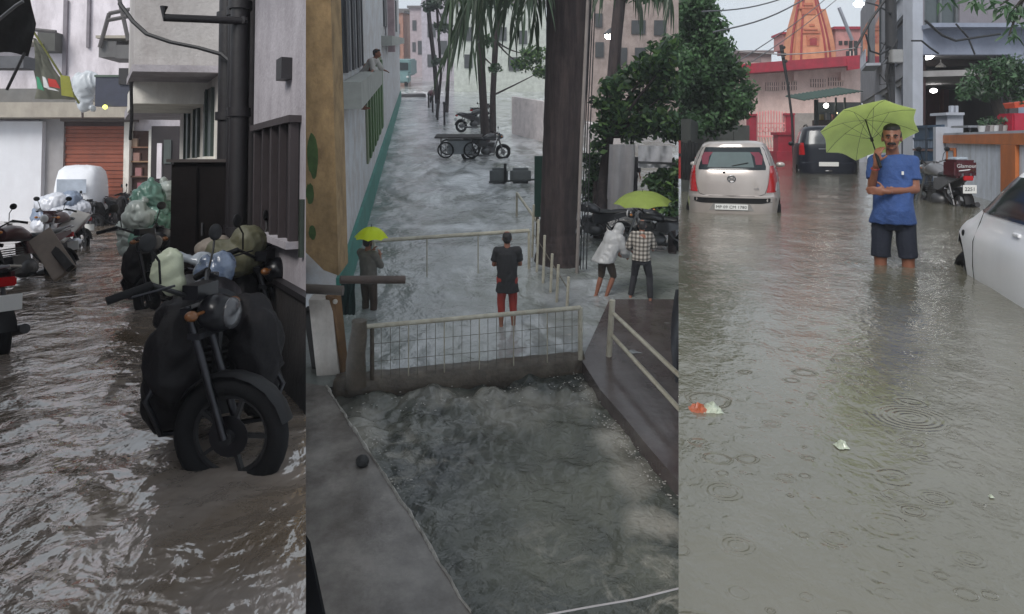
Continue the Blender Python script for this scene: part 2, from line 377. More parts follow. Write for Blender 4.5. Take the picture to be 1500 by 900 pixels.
# ------------------------------------------------------------------ two-wheelers (local +Y is forward, origin on the ground under the middle)
def motorcycle(label, loc, rz, paint, steer=0, group=None, sc=1, lean=0, guard=False, plate_text=None, cat='motorcycle', chrome=chrome, dull_metal=dull_metal, white_lens=white_lens, amber=amber_lens):
    t = thing('motorcycle', label, cat, loc, rz, group, sc)
    wb = .64; wr = .29
    St = Matrix.Translation((0, wb - .05, 0)) @ Matrix.Rotation(steer, 4, 'Z') @ Matrix.Translation((0, -wb + .05, 0))
    def S(o): o.matrix_basis = St; return o
    def wheel(y, st=False):
        w = MB().torus((0, y, wr), wr - .05, .052, n=32, m=10).build('wheel', rubber, t, True)
        r = MB().torus((0, y, wr), wr - .105, .014, n=28, m=6)
        for k in range(5):
            a = k * 2 * math.pi / 5; e = Vector((0, math.cos(a), math.sin(a)))
            r.seg(Vector((0, y, wr)) + e * .04, Vector((0, y, wr)) + e * (wr - .1), .03, .018)
        r.tube([(-.07, y, wr), (.07, y, wr)], .035, 12)
        r.build('rim', dull_metal, w, True)
        MB().tube([(.028, y, wr), (.032, y, wr)], .1, 20).build('brake_disc', chrome, w, True)
        if st: S(w)
    wheel(-wb); wheel(wb, True)
    # forks, head, handlebar
    f = MB()
    for s in (-1, 1): f.tube([(s * .075, wb, wr), (s * .075, wb - .2, .92)], .02, 10)
    f.box((0, wb - .19, .9), (.2, .06, .03)); f.box((0, wb - .15, .78), (.2, .06, .03)); S(f.build('fork', chrome, t, True))
    h = MB().tube([(-.36, wb - .38, 1.0), (-.25, wb - .27, 1.05), (-.1, wb - .2, .98), (.1, wb - .2, .98), (.25, wb - .27, 1.05), (.36, wb - .38, 1.0)], .012, 8)
    hb = S(h.build('handlebar', dull_metal, t, True))
    for s in (-1, 1):
        MB().tube([(s * .25, wb - .27, 1.05), (s * .385, wb - .405, .995)], .019, 10).build('grip', rubber, hb, True)
        MB().tube([(s * .22, wb - .25, 1.05), (s * .25, wb - .24, 1.16), (s * .3, wb - .26, 1.23)], .006, 6).ell((s * .31, wb - .26, 1.25), (.065, .02, .045)).build('mirror', black_plastic, hb, True)
        MB().tube([(s * .19, wb - .1, .9), (s * .1, wb - .1, .9)], .008, 6).ell((s * .21, wb - .1, .9), (.035, .03, .025)).build('indicator', amber, hb, True)
        MB().tube([(s * .2, wb - .19, 1.04), (s * .36, wb - .3, 1.01)], .006, 6).build('brake_lever', chrome, hb, True)
    S(MB().ell((0, wb - .08, .88), (.1, .1, .095), 18, 10).box((0, wb - .17, .99), (.2, .08, .07)).build('headlight_shell', paint, t, True))
    S(MB().ell((0, wb - .005, .88), (.083, .035, .078), 18, 10).build('headlight', white_lens, t, True))
    fd = MB(); rings = []
    for k in range(9):
        a = R_(15 + k * 17); rings.append([(x, wb + math.cos(a) * (wr + .03 - abs(x) * .35), wr + math.sin(a) * (wr + .03 - abs(x) * .35)) for x in (-.065, -.03, .03, .065)])
    fd.loft(rings, False, False); S(fd.build('front_mudguard', black_plastic, t, True))
    fd = MB(); rings = []
    for k in range(8):
        a = R_(50 + k * 17); rings.append([(x, -wb + math.cos(a) * (wr + .05 - abs(x) * .35), wr + math.sin(a) * (wr + .05 - abs(x) * .35)) for x in (-.075, -.03, .03, .075)])
    fd.loft(rings, False, False).build('rear_mudguard', black_plastic, t, True)
    # tank, seat, side panels, engine
    tank = [ring((0, y, z), rx, rz_, 16, Matrix.Rotation(R_(90), 3, 'X')) for y, z, rx, rz_ in ((.4, .85, .05, .05), (.36, .87, .12, .1), (.22, .89, .155, .125), (.05, .87, .145, .115), (-.1, .82, .09, .07), (-.14, .8, .05, .04))]
    tk = MB().loft(tank).build('tank', paint, t, True); MB().tube([(0, .18, 1.0), (0, .18, 1.03)], .035, 14).build('fuel_cap', chrome, tk, True)
    seat = [ring((0, y, z), rx, rz_, 14, Matrix.Rotation(R_(90), 3, 'X')) for y, z, rx, rz_ in ((-.08, .8, .06, .03), (-.14, .82, .12, .05), (-.35, .81, .14, .05), (-.5, .84, .135, .055), (-.72, .87, .1, .045), (-.78, .87, .05, .02))]
    MB().loft(seat).build('seat', M('seat_vinyl', (.015, .015, .016), .42, bump=.3, bs=70), t, True)
    for s in (-1, 1):
        MB().loft([[(s * .11, .02, .74), (s * .12, .02, .56), (s * .09, .02, .56), (s * .08, .02, .74)], [(s * .145, -.2, .77), (s * .15, -.2, .54), (s * .1, -.2, .54), (s * .1, -.2, .77)], [(s * .13, -.5, .8), (s * .135, -.48, .66), (s * .09, -.48, .66), (s * .08, -.5, .8)], [(s * .08, -.84, .86), (s * .08, -.84, .8), (s * .05, -.84, .8), (s * .05, -.84, .86)]]).build('side_panel', paint, t, True)
    e = MB().box((0, .12, .42), (.2, .3, .26)).ell((0, .0, .36), (.16, .2, .15), 16, 9)
    for k in range(6): e.box((0, .2, .5 + k * .032), (.23, .22, .014))
    e.tube([(0, .45, .8), (0, .3, .34), (0, .05, .24)], .024, 8).tube([(-.07, -.05, .75), (-.07, -.35, .42), (-.07, -wb, wr)], .018, 8).tube([(.07, -.05, .75), (.07, -.35, .42), (.07, -wb, wr)], .018, 8)
    e.build('engine', dull_metal, t, True)
    MB().tube([(.1, .3, .45), (.13, .28, .24), (.15, 0, .2), (.16, -.4, .24), (.17, -.85, .34)], [.02, .02, .025, .045, .045], 12).build('exhaust', dull_metal, t, True)
    for s in (-1, 1):
        MB().tube([(s * .1, -wb, wr + .02), (s * .12, -wb + .15, .72)], .018, 8).torus((s * .11, -wb + .04, .42), .025, .009, (0, .3, .9), 12, 6).torus((s * .113, -wb + .08, .5), .025, .009, (0, .3, .9), 12, 6).torus((s * .118, -wb + .12, .58), .025, .009, (0, .3, .9), 12, 6).build('shock_absorber', dull_metal, t, True)
        MB().tube([(s * .08, .05, .26), (s * .24, .05, .26)], .016, 8).build('footrest', rubber, t, True)
    MB().tube([(-.1, -.5, .8), (-.12, -.85, .9), (0, -.93, .92), (.12, -.85, .9), (.1, -.5, .8)], .013, 8).build('grab_rail', chrome, t, True)
    MB().box((0, -.88, .78), (.15, .05, .08)).build('tail_light', red_lens, t, bevel=.01)
    p = MB().box((0, -.93, .6), (.22, .01, .14)).build('number_plate', white_plate, t, bevel=.004)
    if plate_text:
        text(plate_text, .085, 'plate_lettering', ink, p, Vector((0, -.938, .6)), Matrix.Rotation(R_(90), 3, 'X') )
    if guard:
        g = MB()
        for s in (-1, 1): g.tube([(s * .08, .4, .62), (s * .26, .42, .58), (s * .33, .42, .45), (s * .26, .42, .28), (s * .08, .3, .24)], .015, 8)
        g.build('crash_guard', chrome, t, True)
        for s in (-1, 1): obj('leg_cover', blob([('e', (s * .2, .38, .62), (.13, .1, .24)), ('e', (s * .16, .3, .8), (.12, .12, .12)), ('e', (s * .24, .3, .42), (.1, .1, .16))], .02, 2, .025, 9, s), M('cover_black', (.008, .007, .008), .6, spec=.2, bump=.4), t, recalc=False)
        for s in (): MB().loft([[(s * .1, .44, .82), (s * .3, .36, .8), (s * .3, .34, .8), (s * .1, .42, .82)], [(s * .1, .46, .6), (s * .35, .38, .58), (s * .35, .36, .58), (s * .1, .44, .6)], [(s * .09, .42, .3), (s * .28, .36, .32), (s * .28, .34, .32), (s * .09, .4, .3)]]).build('leg_shield', black_plastic, t, True)
    if lean:
        t.rotation_mode = 'XYZ'; t.rotation_euler = (0, lean, rz)
        t.matrix_basis = Matrix.LocRotScale(Vector(loc), t.rotation_euler, Vector((sc,) * 3))
    return t
# ------------------------------------------------------------------ cars: body as a stack of rounded plan slices, panels laid on it follow the same surface
class Car:
    def __init__(s, slices): s.s = sorted(slices)
    def par(s, z):
        S = s.s
        if z <= S[0][0]: return S[0][1:]
        for a, b in zip(S, S[1:]):
            if a[0] <= z <= b[0]:
                k = (z - a[0]) / (b[0] - a[0] + 1e-9); return tuple(x + (y - x) * k for x, y in zip(a[1:], b[1:]))
        return S[-1][1:]
    def body(s, name, mat, t, arches=(), sm=True):
        rings = []; n = 72
        for z, yr, yf, b, e in s.s:
            yc = (yr + yf) / 2; a = (yf - yr) / 2; r = []
            for j in range(n):
                q = 2 * math.pi * (j + .5) / n; c_, s_ = math.cos(q), math.sin(q)
                r.append(Vector((b * math.copysign(abs(c_) ** (2 / e), c_), yc + a * math.copysign(abs(s_) ** (2 / e), s_), z)))
            rings.append(r)
        o = MB().loft(rings).build(name, mat, t, True)
        if arches:
            cm = MB()
            for (y, z, r, xin, xout) in arches: cm.tube([(xin, y, z), (xout, y, z)], r, 28)
            me = bpy.data.meshes.new('c'); me.from_pydata([tuple(v) for v in cm.v], [], cm.f)
            bb = bmesh.new(); bb.from_mesh(me); bmesh.ops.recalc_face_normals(bb, faces=bb.faces); bb.to_mesh(me); bb.free()
            co = bpy.data.objects.new('c', me); COL.objects.link(co)
            m = o.modifiers.new('b', 'BOOLEAN'); m.object = co; m.operation = 'DIFFERENCE'; m.solver = 'EXACT'
            par_ = o.parent; o.parent = None
            dg = bpy.context.evaluated_depsgraph_get(); dg.update()
            new = bpy.data.meshes.new_from_object(o.evaluated_get(dg)); o.modifiers.clear(); o.data = new; o.parent = par_
            bpy.data.objects.remove(co)
            new.materials.append(black_plastic)
            for p in new.polygons:
                p.use_smooth = True; c_ = p.center
                for (y, z, r, xin, xout) in arches:
                    if math.hypot(c_.y - y, c_.z - z) < r + .004 and min(abs(xin), abs(xout)) - .01 < abs(c_.x) and abs(c_.x) < (.9 if abs(p.normal.x) < .5 else abs(xin) + .01) and (abs(math.hypot(c_.y - y, c_.z - z) - r) < .02 or abs(abs(c_.x) - abs(xin)) < .02): p.material_index = 1
            new.set_sharp_from_angle(angle=R_(35))
        return o
    def end(s, x, z, front=False, off=.004):
        yr, yf, b, e = s.par(z); yc = (yr + yf) / 2; a = (yf - yr) / 2
        k = max(0, 1 - min(1, abs(x) / b) ** e) ** (1 / e)
        return Vector((x, yc + (a * k + off) * (1 if front else -1), z))
    def side(s, y, z, sgn=1, off=.004):
        yr, yf, b, e = s.par(z); yc = (yr + yf) / 2; a = (yf - yr) / 2
        k = max(0, 1 - min(1, abs(y - yc) / a) ** e) ** (1 / e)
        return Vector((sgn * (b * k + off), y, z))
    def patch(s, rows, which, off=.006, n=14, th=.02):
        """rows: (z, u0, u1); which: 'rear','front','left','right'"""
        mb = MB(); rr = []
        f = {'rear': lambda u, z, o: s.end(u, z, False, o), 'front': lambda u, z, o: s.end(u, z, True, o),
             'right': lambda u, z, o: s.side(u, z, 1, o), 'left': lambda u, z, o: s.side(u, z, -1, o)}[which]
        zz = []
        for a, b in zip(rows, rows[1:]):
            m = 4
            for k in range(m): zz.append(tuple(a[i] + (b[i] - a[i]) * k / m for i in range(3)))
        zz.append(rows[-1])
        for z, u0, u1 in zz: rr.append([f(u0 + (u1 - u0) * j / n, z, off) for j in range(n + 1)] + [f(u1 + (u0 - u1) * j / n, z, off - th) for j in range(n + 1)])
        return mb.loft(rr)
def car_wheel(t, x, y, z, r, sgn):
    w = MB().torus((x, y, z), r - .07, .072, n=32, m=10, sq=1.2).build('wheel', rubber, t, True)
    m = MB(); xx = x + sgn * .045
    m.tube([(xx - sgn * .05, y, z), (xx, y, z)], [r - .1, r - .1], 24)
    m.build('hub_cap', dull_metal, w, True)
    m = MB()
    for k in range(7):
        a = k * 2 * math.pi / 7; e = Vector((0, math.cos(a), math.sin(a)))
        m.seg(Vector((xx + sgn * .012, y, z)), Vector((xx + sgn * .005, y, z)) + e * (r - .11), .05, .02, (1, 0, 0))
    m.build('spoke', chrome, w, False)
    return w
# ------------------------------------------------------------------ people (local -Y is where they face, origin at the feet)
def hand_prims(wr, d, nrm, side, curl=.5, s=1.0):
    """palm + four bent fingers + thumb; d along the hand, nrm out of the back of the hand, side = thumb side vector"""
    wr = Vector(wr); d = Vector(d).normalized(); side = Vector(side); side = (side - d * side.dot(d)).normalized(); nrm = d.cross(side).normalized() if nrm is None else Vector(nrm).normalized()
    P = []; palm = wr + d * .05 * s
    R3 = Matrix((side, d, nrm)).transposed()
    P.append(('e', palm, (.042 * s, .052 * s, .018 * s), R3))
    P.append(('c', wr - d * .02, wr + d * .02, .026 * s, .027 * s))
    for k, (o, l) in enumerate(((.03, .074), (.011, .084), (-.009, .078), (-.028, .06))):
        b = palm + side * o * s + d * .04 * s; a = d.copy()
        for j, fr in enumerate((.45, .32, .25)):
            a = (a - nrm * curl * (1 + .2 * k * .3)).normalized(); q = b + a * l * fr * s
            P.append(('c', b, q, (.0092 - .0008 * j) * s, (.0088 - .0012 * j) * s)); b = q
    b = palm + side * .035 * s - d * .02 * s; a = (side * .8 + d * .7 - nrm * .2).normalized()
    for j in range(2):
        q = b + a * (.035 if j == 0 else .028) * s; P.append(('c', b, q, .011 * s, .0095 * s)); b = q; a = (a + d * .5 - nrm * curl * .6).normalized()
    return P
def lerp(a, b, k): return Vector(a).lerp(Vector(b), k)
def person(label, loc, rz, J={}, shirt=None, bottom=None, hair=hair_m, H=1.7, voxel=.016, sleeve=.75, hem=.84, leg_len='shorts', face=False, hands=True, belly=0, group=None, hood=None, skin=None, hand_dirs={}, tw=None, sr=.068):
    t = thing('person', label, 'person', loc, rz, group, H / 1.7)
    skin = skin or skin_m
    j = dict(pelvis=(0, 0, .93), chest=(0, 0, 1.22), neck=(0, .01, 1.44), head=(0, -.015, 1.59),
             shL=(-.175, .01, 1.385), elL=(-.235, .02, 1.11), wrL=(-.235, -.06, .87), shR=(.175, .01, 1.385), elR=(.235, .02, 1.11), wrR=(.235, -.06, .87),
             hiL=(-.085, 0, .9), knL=(-.1, -.02, .49), anL=(-.105, .02, .08), hiR=(.085, 0, .9), knR=(.1, -.02, .49), anR=(.105, .02, .08))
    j.update(J); j = {k: Vector(v) for k, v in j.items()}
    hd = j['head']; P = []
    up = (j['chest'] - j['pelvis']).normalized()
    wx = tw or min(1, .2 + .8 * abs(j['shR'].x - j['shL'].x) / .35)
    P += [('e', j['pelvis'], (.15 * wx, .105, .12)), ('e', lerp(j['pelvis'], j['chest'], .5) + Vector((0, -belly * .5, 0)), (.135 * wx, .1 + belly * .5, .16)), ('e', j['chest'] + up * .02, (.155 * wx, .105, .17)),
          ('c', j['shL'], j['shR'], .055, .055), ('c', j['neck'] - up * .05, hd - Vector((0, -.01, .07)), .058, .052)]
    # head: cranium, face, jaw, nose, brows, ears, lips
    e = lambda x, y, z, r: ('e', hd + Vector((x, y, z)), r)
    P += [e(0, .012, .032, (.077, .092, .1)), e(0, -.03, -.01, (.065, .06, .08)), e(0, -.038, -.062, (.053, .045, .042)), e(0, -.07, -.09, (.022, .018, .016)),
          e(0, -.098, -.018, (.011, .018, .026)), e(0, -.106, -.034, (.018, .014, .011)), e(-.027, -.082, .022, (.024, .012, .008)), e(.027, -.082, .022, (.024, .012, .008)),
          e(-.077, .005, -.008, (.01, .018, .03)), e(.077, .005, -.008, (.01, .018, .03)), e(0, -.086, -.057, (.022, .012, .007)), e(0, -.084, -.068, (.019, .011, .007)),
          e(-.04, -.06, -.02, (.022, .02, .02)), e(.04, -.06, -.02, (.022, .02, .02))]
    for s in 'LR':
        P += [('c', j['sh' + s], j['el' + s], .05, .038), ('c', j['el' + s], j['wr' + s], .038, .025)]
        P += [('c', j['hi' + s], j['kn' + s], .085, .055), ('c', j['kn' + s], lerp(j['kn' + s], j['an' + s], .35), .052, .056), ('c', lerp(j['kn' + s], j['an' + s], .35), j['an' + s], .056, .035)]
        P += [('c', j['an' + s] + Vector((0, .03, -.03)), j['an' + s] + Vector((0, -.13, -.045)), .036, .026), ('e', j['an' + s] + Vector((0, -.1, -.045)), (.045, .08, .028))]
        if hands:
            if s in hand_dirs: d, nr, sd, cu = hand_dirs[s]
            else:
                d = (j['wr' + s] - j['el' + s]).normalized(); nr = Vector((-1 if s == 'L' else 1, 0, 0)); nr = (nr - d * nr.dot(d)).normalized(); sd = Vector((0, -1, 0)); cu = .35
            P += hand_prims(j['wr' + s], d, nr, sd, cu)
    obj('body', blob(P, voxel if face else max(voxel, .012), 3 if not face else 4), skin, t, recalc=False)
    if shirt is not None:
        pe, ch, nk = j['pelvis'], j['chest'], j['neck']
        hemp = pe + up * (hem - .93)
        dirx = Matrix.Rotation(0, 3, 'X')
        b_ = belly
        rs = [ring(hemp, .2 * wx, .145 + b_ * .2), ring(lerp(hemp, ch, .3) + Vector((0, -b_ * .35, 0)), .168 * wx, .128 + b_ * .6), ring(lerp(hemp, ch, .65) + Vector((0, -b_ * .2, 0)), .165 * wx, .125 + b_ * .4), ring(ch, .178 * wx, .125), ring(lerp(ch, nk, .55), .185 * wx, .11), ring(lerp(ch, nk, .8), .15, .085), ring(lerp(ch, nk, .97), .075, .07)]
        S = [('r', rs), ('c', lerp(j['shL'], j['shR'], .02), lerp(j['shL'], j['shR'], .98), sr, sr)]
        for s in 'LR':
            q = lerp(j['sh' + s], j['el' + s], min(sleeve, 1)); S += [('k', lerp(j['sh' + s], j['el' + s], -.05), q, sr, sr * .94), ('e', j['sh' + s], (sr, sr, sr))]
            if sleeve > 1: S += [('e', j['el' + s], (.056,) * 3), ('k', j['el' + s], lerp(j['el' + s], j['wr' + s], sleeve - 1), .056, .042)]
        obj('shirt', blob(S, voxel * .8, 2, .011, 7, 3), shirt, t, recalc=False)
    if bottom is not None:
        pe = j['pelvis']; S = [('r', [ring(pe + up * .1, .16 * wx, .112 + belly * .4), ring(pe, .158 * wx, .112), ring(pe - up * .1, .158 * wx, .112), ring(pe - up * .16, .11, .09)])]
        for s in 'LR':
            a, k, n_ = j['hi' + s], j['kn' + s], j['an' + s]
            if leg_len == 'shorts': S += [('k', a, lerp(a, k, .93), .09 * (.3 + .7 * wx), .078)]
            else: S += [('c', a, k, .096, .068), ('k', k, lerp(k, n_, leg_len), .068, .055)]
        obj('shorts' if leg_len == 'shorts' else 'trousers', blob(S, voxel * .8, 2, .006, 10, 8), bottom, t, recalc=False)
    if hair is not None and hood is None:
        if face == 'bald':
            S = [e(-.062, .03, .02, (.018, .055, .045)), e(.062, .03, .02, (.018, .055, .045)), e(0, .06, .015, (.066, .045, .06)), e(0, .012, .078, (.069, .086, .052)), e(-.066, -.005, .022, (.012, .025, .03)), e(.066, -.005, .022, (.012, .025, .03))]
        else: S = [e(0, .022, .042, (.079, .094, .08)), e(0, .05, 0, (.07, .062, .07)), e(0, -.04, .085, (.055, .04, .025))]
        obj('hair', blob(S, .009, 2, .004, 40, 1), hair, t, recalc=False)
    if face:
        for s in (-1, 1):
            MB().ell(hd + Vector((s * .027, -.0855, .004)), (.011, .008, .004)).build('eye', M('eye_white_shaded', (.13, .11, .1), .3, bump=0), t, True)  # eye white darkened so its colour carries the shadow of the sockets
            MB().ell(hd + Vector((s * .027, -.0925, .004)), (.0058, .004, .0058)).build('iris', M('iris_dark', (.02, .01, .008), .2, bump=0), t, True)
            MB().tube([hd + Vector((s * .012, -.097, .022)), hd + Vector((s * .03, -.097, .028)), hd + Vector((s * .048, -.085, .021))], [.005, .0075, .004], 8).build('eyebrow', hair_m, t, True)
        MB().tube([hd + Vector(p) for p in ((-.034, -.09, -.057), (-.02, -.1, -.047), (0, -.106, -.0455), (.02, -.1, -.047), (.034, -.09, -.057))], [.006, .011, .011, .011, .006], 10).build('moustache', hair_m, t, True)
        MB().tube([hd + Vector((-.018, -.097, -.062)), hd + Vector((0, -.101, -.061)), hd + Vector((.018, -.097, -.062))], [.003, .005, .003], 8).build('mouth', M('lips', L(110, 60, 55), .4, bump=0), t, True)
    if hood is not None:
        S = [e(0, .03, .03, (.095, .105, .105)), ('c', hd + Vector((0, .04, -.05)), j['neck'], .095, .1)]
        S += [('e', j['chest'], (.21, .17, .22)), ('r', [ring(j['pelvis'] - up * .1, .25, .22), ring(j['pelvis'] + up * .1, .23, .2), ring(j['chest'], .22, .18), ring(j['neck'], .1, .1)])]
        for s in 'LR': S += [('c', j['sh' + s], j['el' + s], .085, .08), ('k', j['el' + s], lerp(j['el' + s], j['wr' + s], .8), .08, .08)]
        obj('raincoat', blob(S, voxel, 2, .018, 7, 2), hood, t, recalc=False)
    return t
def umbrella(label, loc, axis, R, depth, mat, ribs=8, shaft=.75, group=None, scallop=.2):
    """origin at the handle end; axis points to the tip"""
    t = thing('umbrella', label, 'umbrella', loc, 0, group)
    ax = Vector(axis).normalized(); a, b, _ = frame_of(ax); hub = ax * shaft
    def P(u, q):   # u 0..1 from hub to rim
        k = math.cos(q * ribs) ; ru = R * u * (1 - (scallop * .5 * abs(math.sin(q * ribs / 2)) * u * u))
        return hub + (a * math.cos(q) + b * math.sin(q)) * ru - ax * depth * (u ** 2.1 + .0) - ax * (-.02 * abs(math.sin(q * ribs / 2)) * u)
    n = 6
    for k in range(ribs):
        mb = MB(); rows = []
        for i in range(8):
            u = .02 + .98 * i / 7; rows.append([P(u, 2 * math.pi * (k + j / n) / ribs) for j in range(n + 1)])
        back = [[p + ax * .002 for p in r] for r in rows]
        mb.loft(rows, False, False).loft(back, False, False); mb.build('canopy_panel', mat, t, 'all')
        rb = [P(u, 2 * math.pi * k / ribs) - ax * .006 for u in (.02, .25, .5, .75, 1)]
        MB().tube(rb, .0017, 5).build('rib', dull_metal, t)
        MB().tube([hub - ax * depth * 1.6, rb[2]], .0016, 5).build('stretcher', dull_metal, t)
    MB().tube([ax * -.02, hub + ax * .05], .006, 8).tube([hub - ax * depth * 1.75, hub - ax * depth * 1.5], .013, 10).build('shaft', black_plastic, t, True)
    MB().tube([ax * -.1, ax * .05], .014, 10).build('handle', black_plastic, t, True)
    return t
# =================================================================== THE STREET BY THE TEMPLE (right)
PLACE = 3
U3 = Vector((.386, 1)).normalized(); RZ3 = -math.atan(.386)
w3 = water('brown_floodwater', (.125, .118, .085), (.165, .155, .12), rings=.009, rough=.05, ior=1.65,
           waves=((11, (1, .6, 1), .008, .6), (38, (1, .7, 1), .0036, .3), (2.2, (1, 1, 1), .012, .5)), calm=.45)
def add_spot(mat, cx, cy, r, amp, k=None):
    """a set of round ripples spreading from one drop"""
    t = mat.node_tree; N = t.nodes; K = t.links
    b = [n for n in N if n.type == 'BUMP'][0]; h = b.inputs['Height'].links[0].from_socket
    g = [n for n in N if n.type == 'TEX_COORD'][0]
    sub = N.new('ShaderNodeVectorMath'); sub.operation = 'SUBTRACT'; sub.inputs[1].default_value = (cx, cy, 0); K.new(g.outputs['Object'], sub.inputs[0])
    mu = N.new('ShaderNodeVectorMath'); mu.operation = 'MULTIPLY'; mu.inputs[1].default_value = (1, 1, 0); K.new(sub.outputs[0], mu.inputs[0])
    ln = N.new('ShaderNodeVectorMath'); ln.operation = 'LENGTH'; K.new(mu.outputs[0], ln.inputs[0]); d = ln.outputs['Value']
    def m_(op, a, b=None):
        n = N.new('ShaderNodeMath'); n.operation = op
        for i, x in enumerate((a, b)):
            if x is None: continue
            if isinstance(x, (int, float)): n.inputs[i].default_value = x
            else: K.new(x, n.inputs[i])
        return n.outputs[0]
    x = m_('SUBTRACT', d, r * .62); x = m_('MULTIPLY', m_('MULTIPLY', x, x), -6 / (r * r)); x = m_('EXPONENT', x)
    y = m_('SINE', m_('MULTIPLY', d, (k or 4) * 6.283 / r)); z = m_('MULTIPLY', m_('MULTIPLY', x, y), amp)
    K.new(m_('ADD', h, z), b.inputs['Height'])
c = gr(1335, 612); add_spot(w3, c.x, c.y, .14, .0013, 5)
for px, py, r, am in ((1370, 730, .07, .0012), (1060, 720, .09, .0015), (1080, 800, .07, .0014), (1150, 700, .05, .001), (1300, 770, .12, .0012), (1250, 560, .06, .001), (1225, 790, .06, .0012), (1420, 820, .06, .001), (1130, 620, .06, .001)):
    c = gr(px, py); add_spot(w3, c.x, c.y, r * .8, am * .45, 3.5)
c = Vector((3.4, 6.7)); add_spot(w3, c.x - .1, c.y, .3, .003, 5); add_spot(w3, c.x + .13, c.y, .3, .003, 5)
def disp3(x, D):
    a = min(1, D / 5); return .008 * a * noise.noise(Vector((x * 1.5, D * 1.1, 0))) + .004 * noise.noise(Vector((x * 5, D * 4, 3)))
grid_sheet('floodwater', w3, lambda D: (.2 * D, .75 * D + .5), .8, 70, 120, 260, WZ(), disp3)
grid_sheet('ground', M('wet_ground', (.09, .085, .075), .35), lambda D: (.15 * D, 1.0 * D), 1.2, 900, 6, 12, WZ() - .45)

# ---- small rubbish on the water
def crumple(name, label, loc, s, mats, seed, cat):
    rnd = random.Random(seed); t = thing(name, label, cat, loc)
    for i, (m, nm) in enumerate(mats):
        vs = []; fs = []; n = 9
        ox = (i - (len(mats) - 1) / 2) * s[0] * .7
        for a in range(n):
            for b in range(n):
                u, v = a / (n - 1) - .5, b / (n - 1) - .5
                h = (1 - (2 * u) ** 2) * (1 - (2 * v) ** 2) * s[2]
                vs.append((ox + u * s[0] * 1.1 + rnd.uniform(-1, 1) * s[0] * .05, v * s[1] + rnd.uniform(-1, 1) * s[1] * .06, h * rnd.uniform(.5, 1.3) + i * .002))
        for a in range(n - 1):
            for b in range(n - 1): k = a * n + b; fs.append((k, k + n, k + n + 1, k + 1))
        me = bpy.data.meshes.new(nm); me.from_pydata(vs, [], fs); obj(nm, me, m, t, recalc=False)
    return t
p_white = M('wrapper_white', (.42, .46, .36), .3, var=.4, vs=30, bump=.3, coat=.4); p_org = M('wrapper_orange', (.4, .1, .04), .3, var=.3, vs=30, coat=.4)
c = gr(1033, 600); crumple('plastic_wrapper', 'crumpled orange and white plastic packet floating in the brown water', (c.x, c.y, WZ() - .004), (.075, .08, .03), ((p_org, 'orange_part'), (p_white, 'white_part')), 3, 'packet')
c = gr(1233, 655); crumple('paper_scrap', 'tiny pale scrap of paper floating in the middle of the water', (c.x, c.y, WZ() + .002), (.04, .05, .02), ((p_white, 'scrap'),), 5, 'scrap')
c = gr(1452, 729); crumple('paper_scrap', 'tiny white fleck of litter floating at the lower right', (c.x, c.y, WZ() + .002), (.012, .016, .008), ((p_white, 'scrap'),), 6, 'scrap')

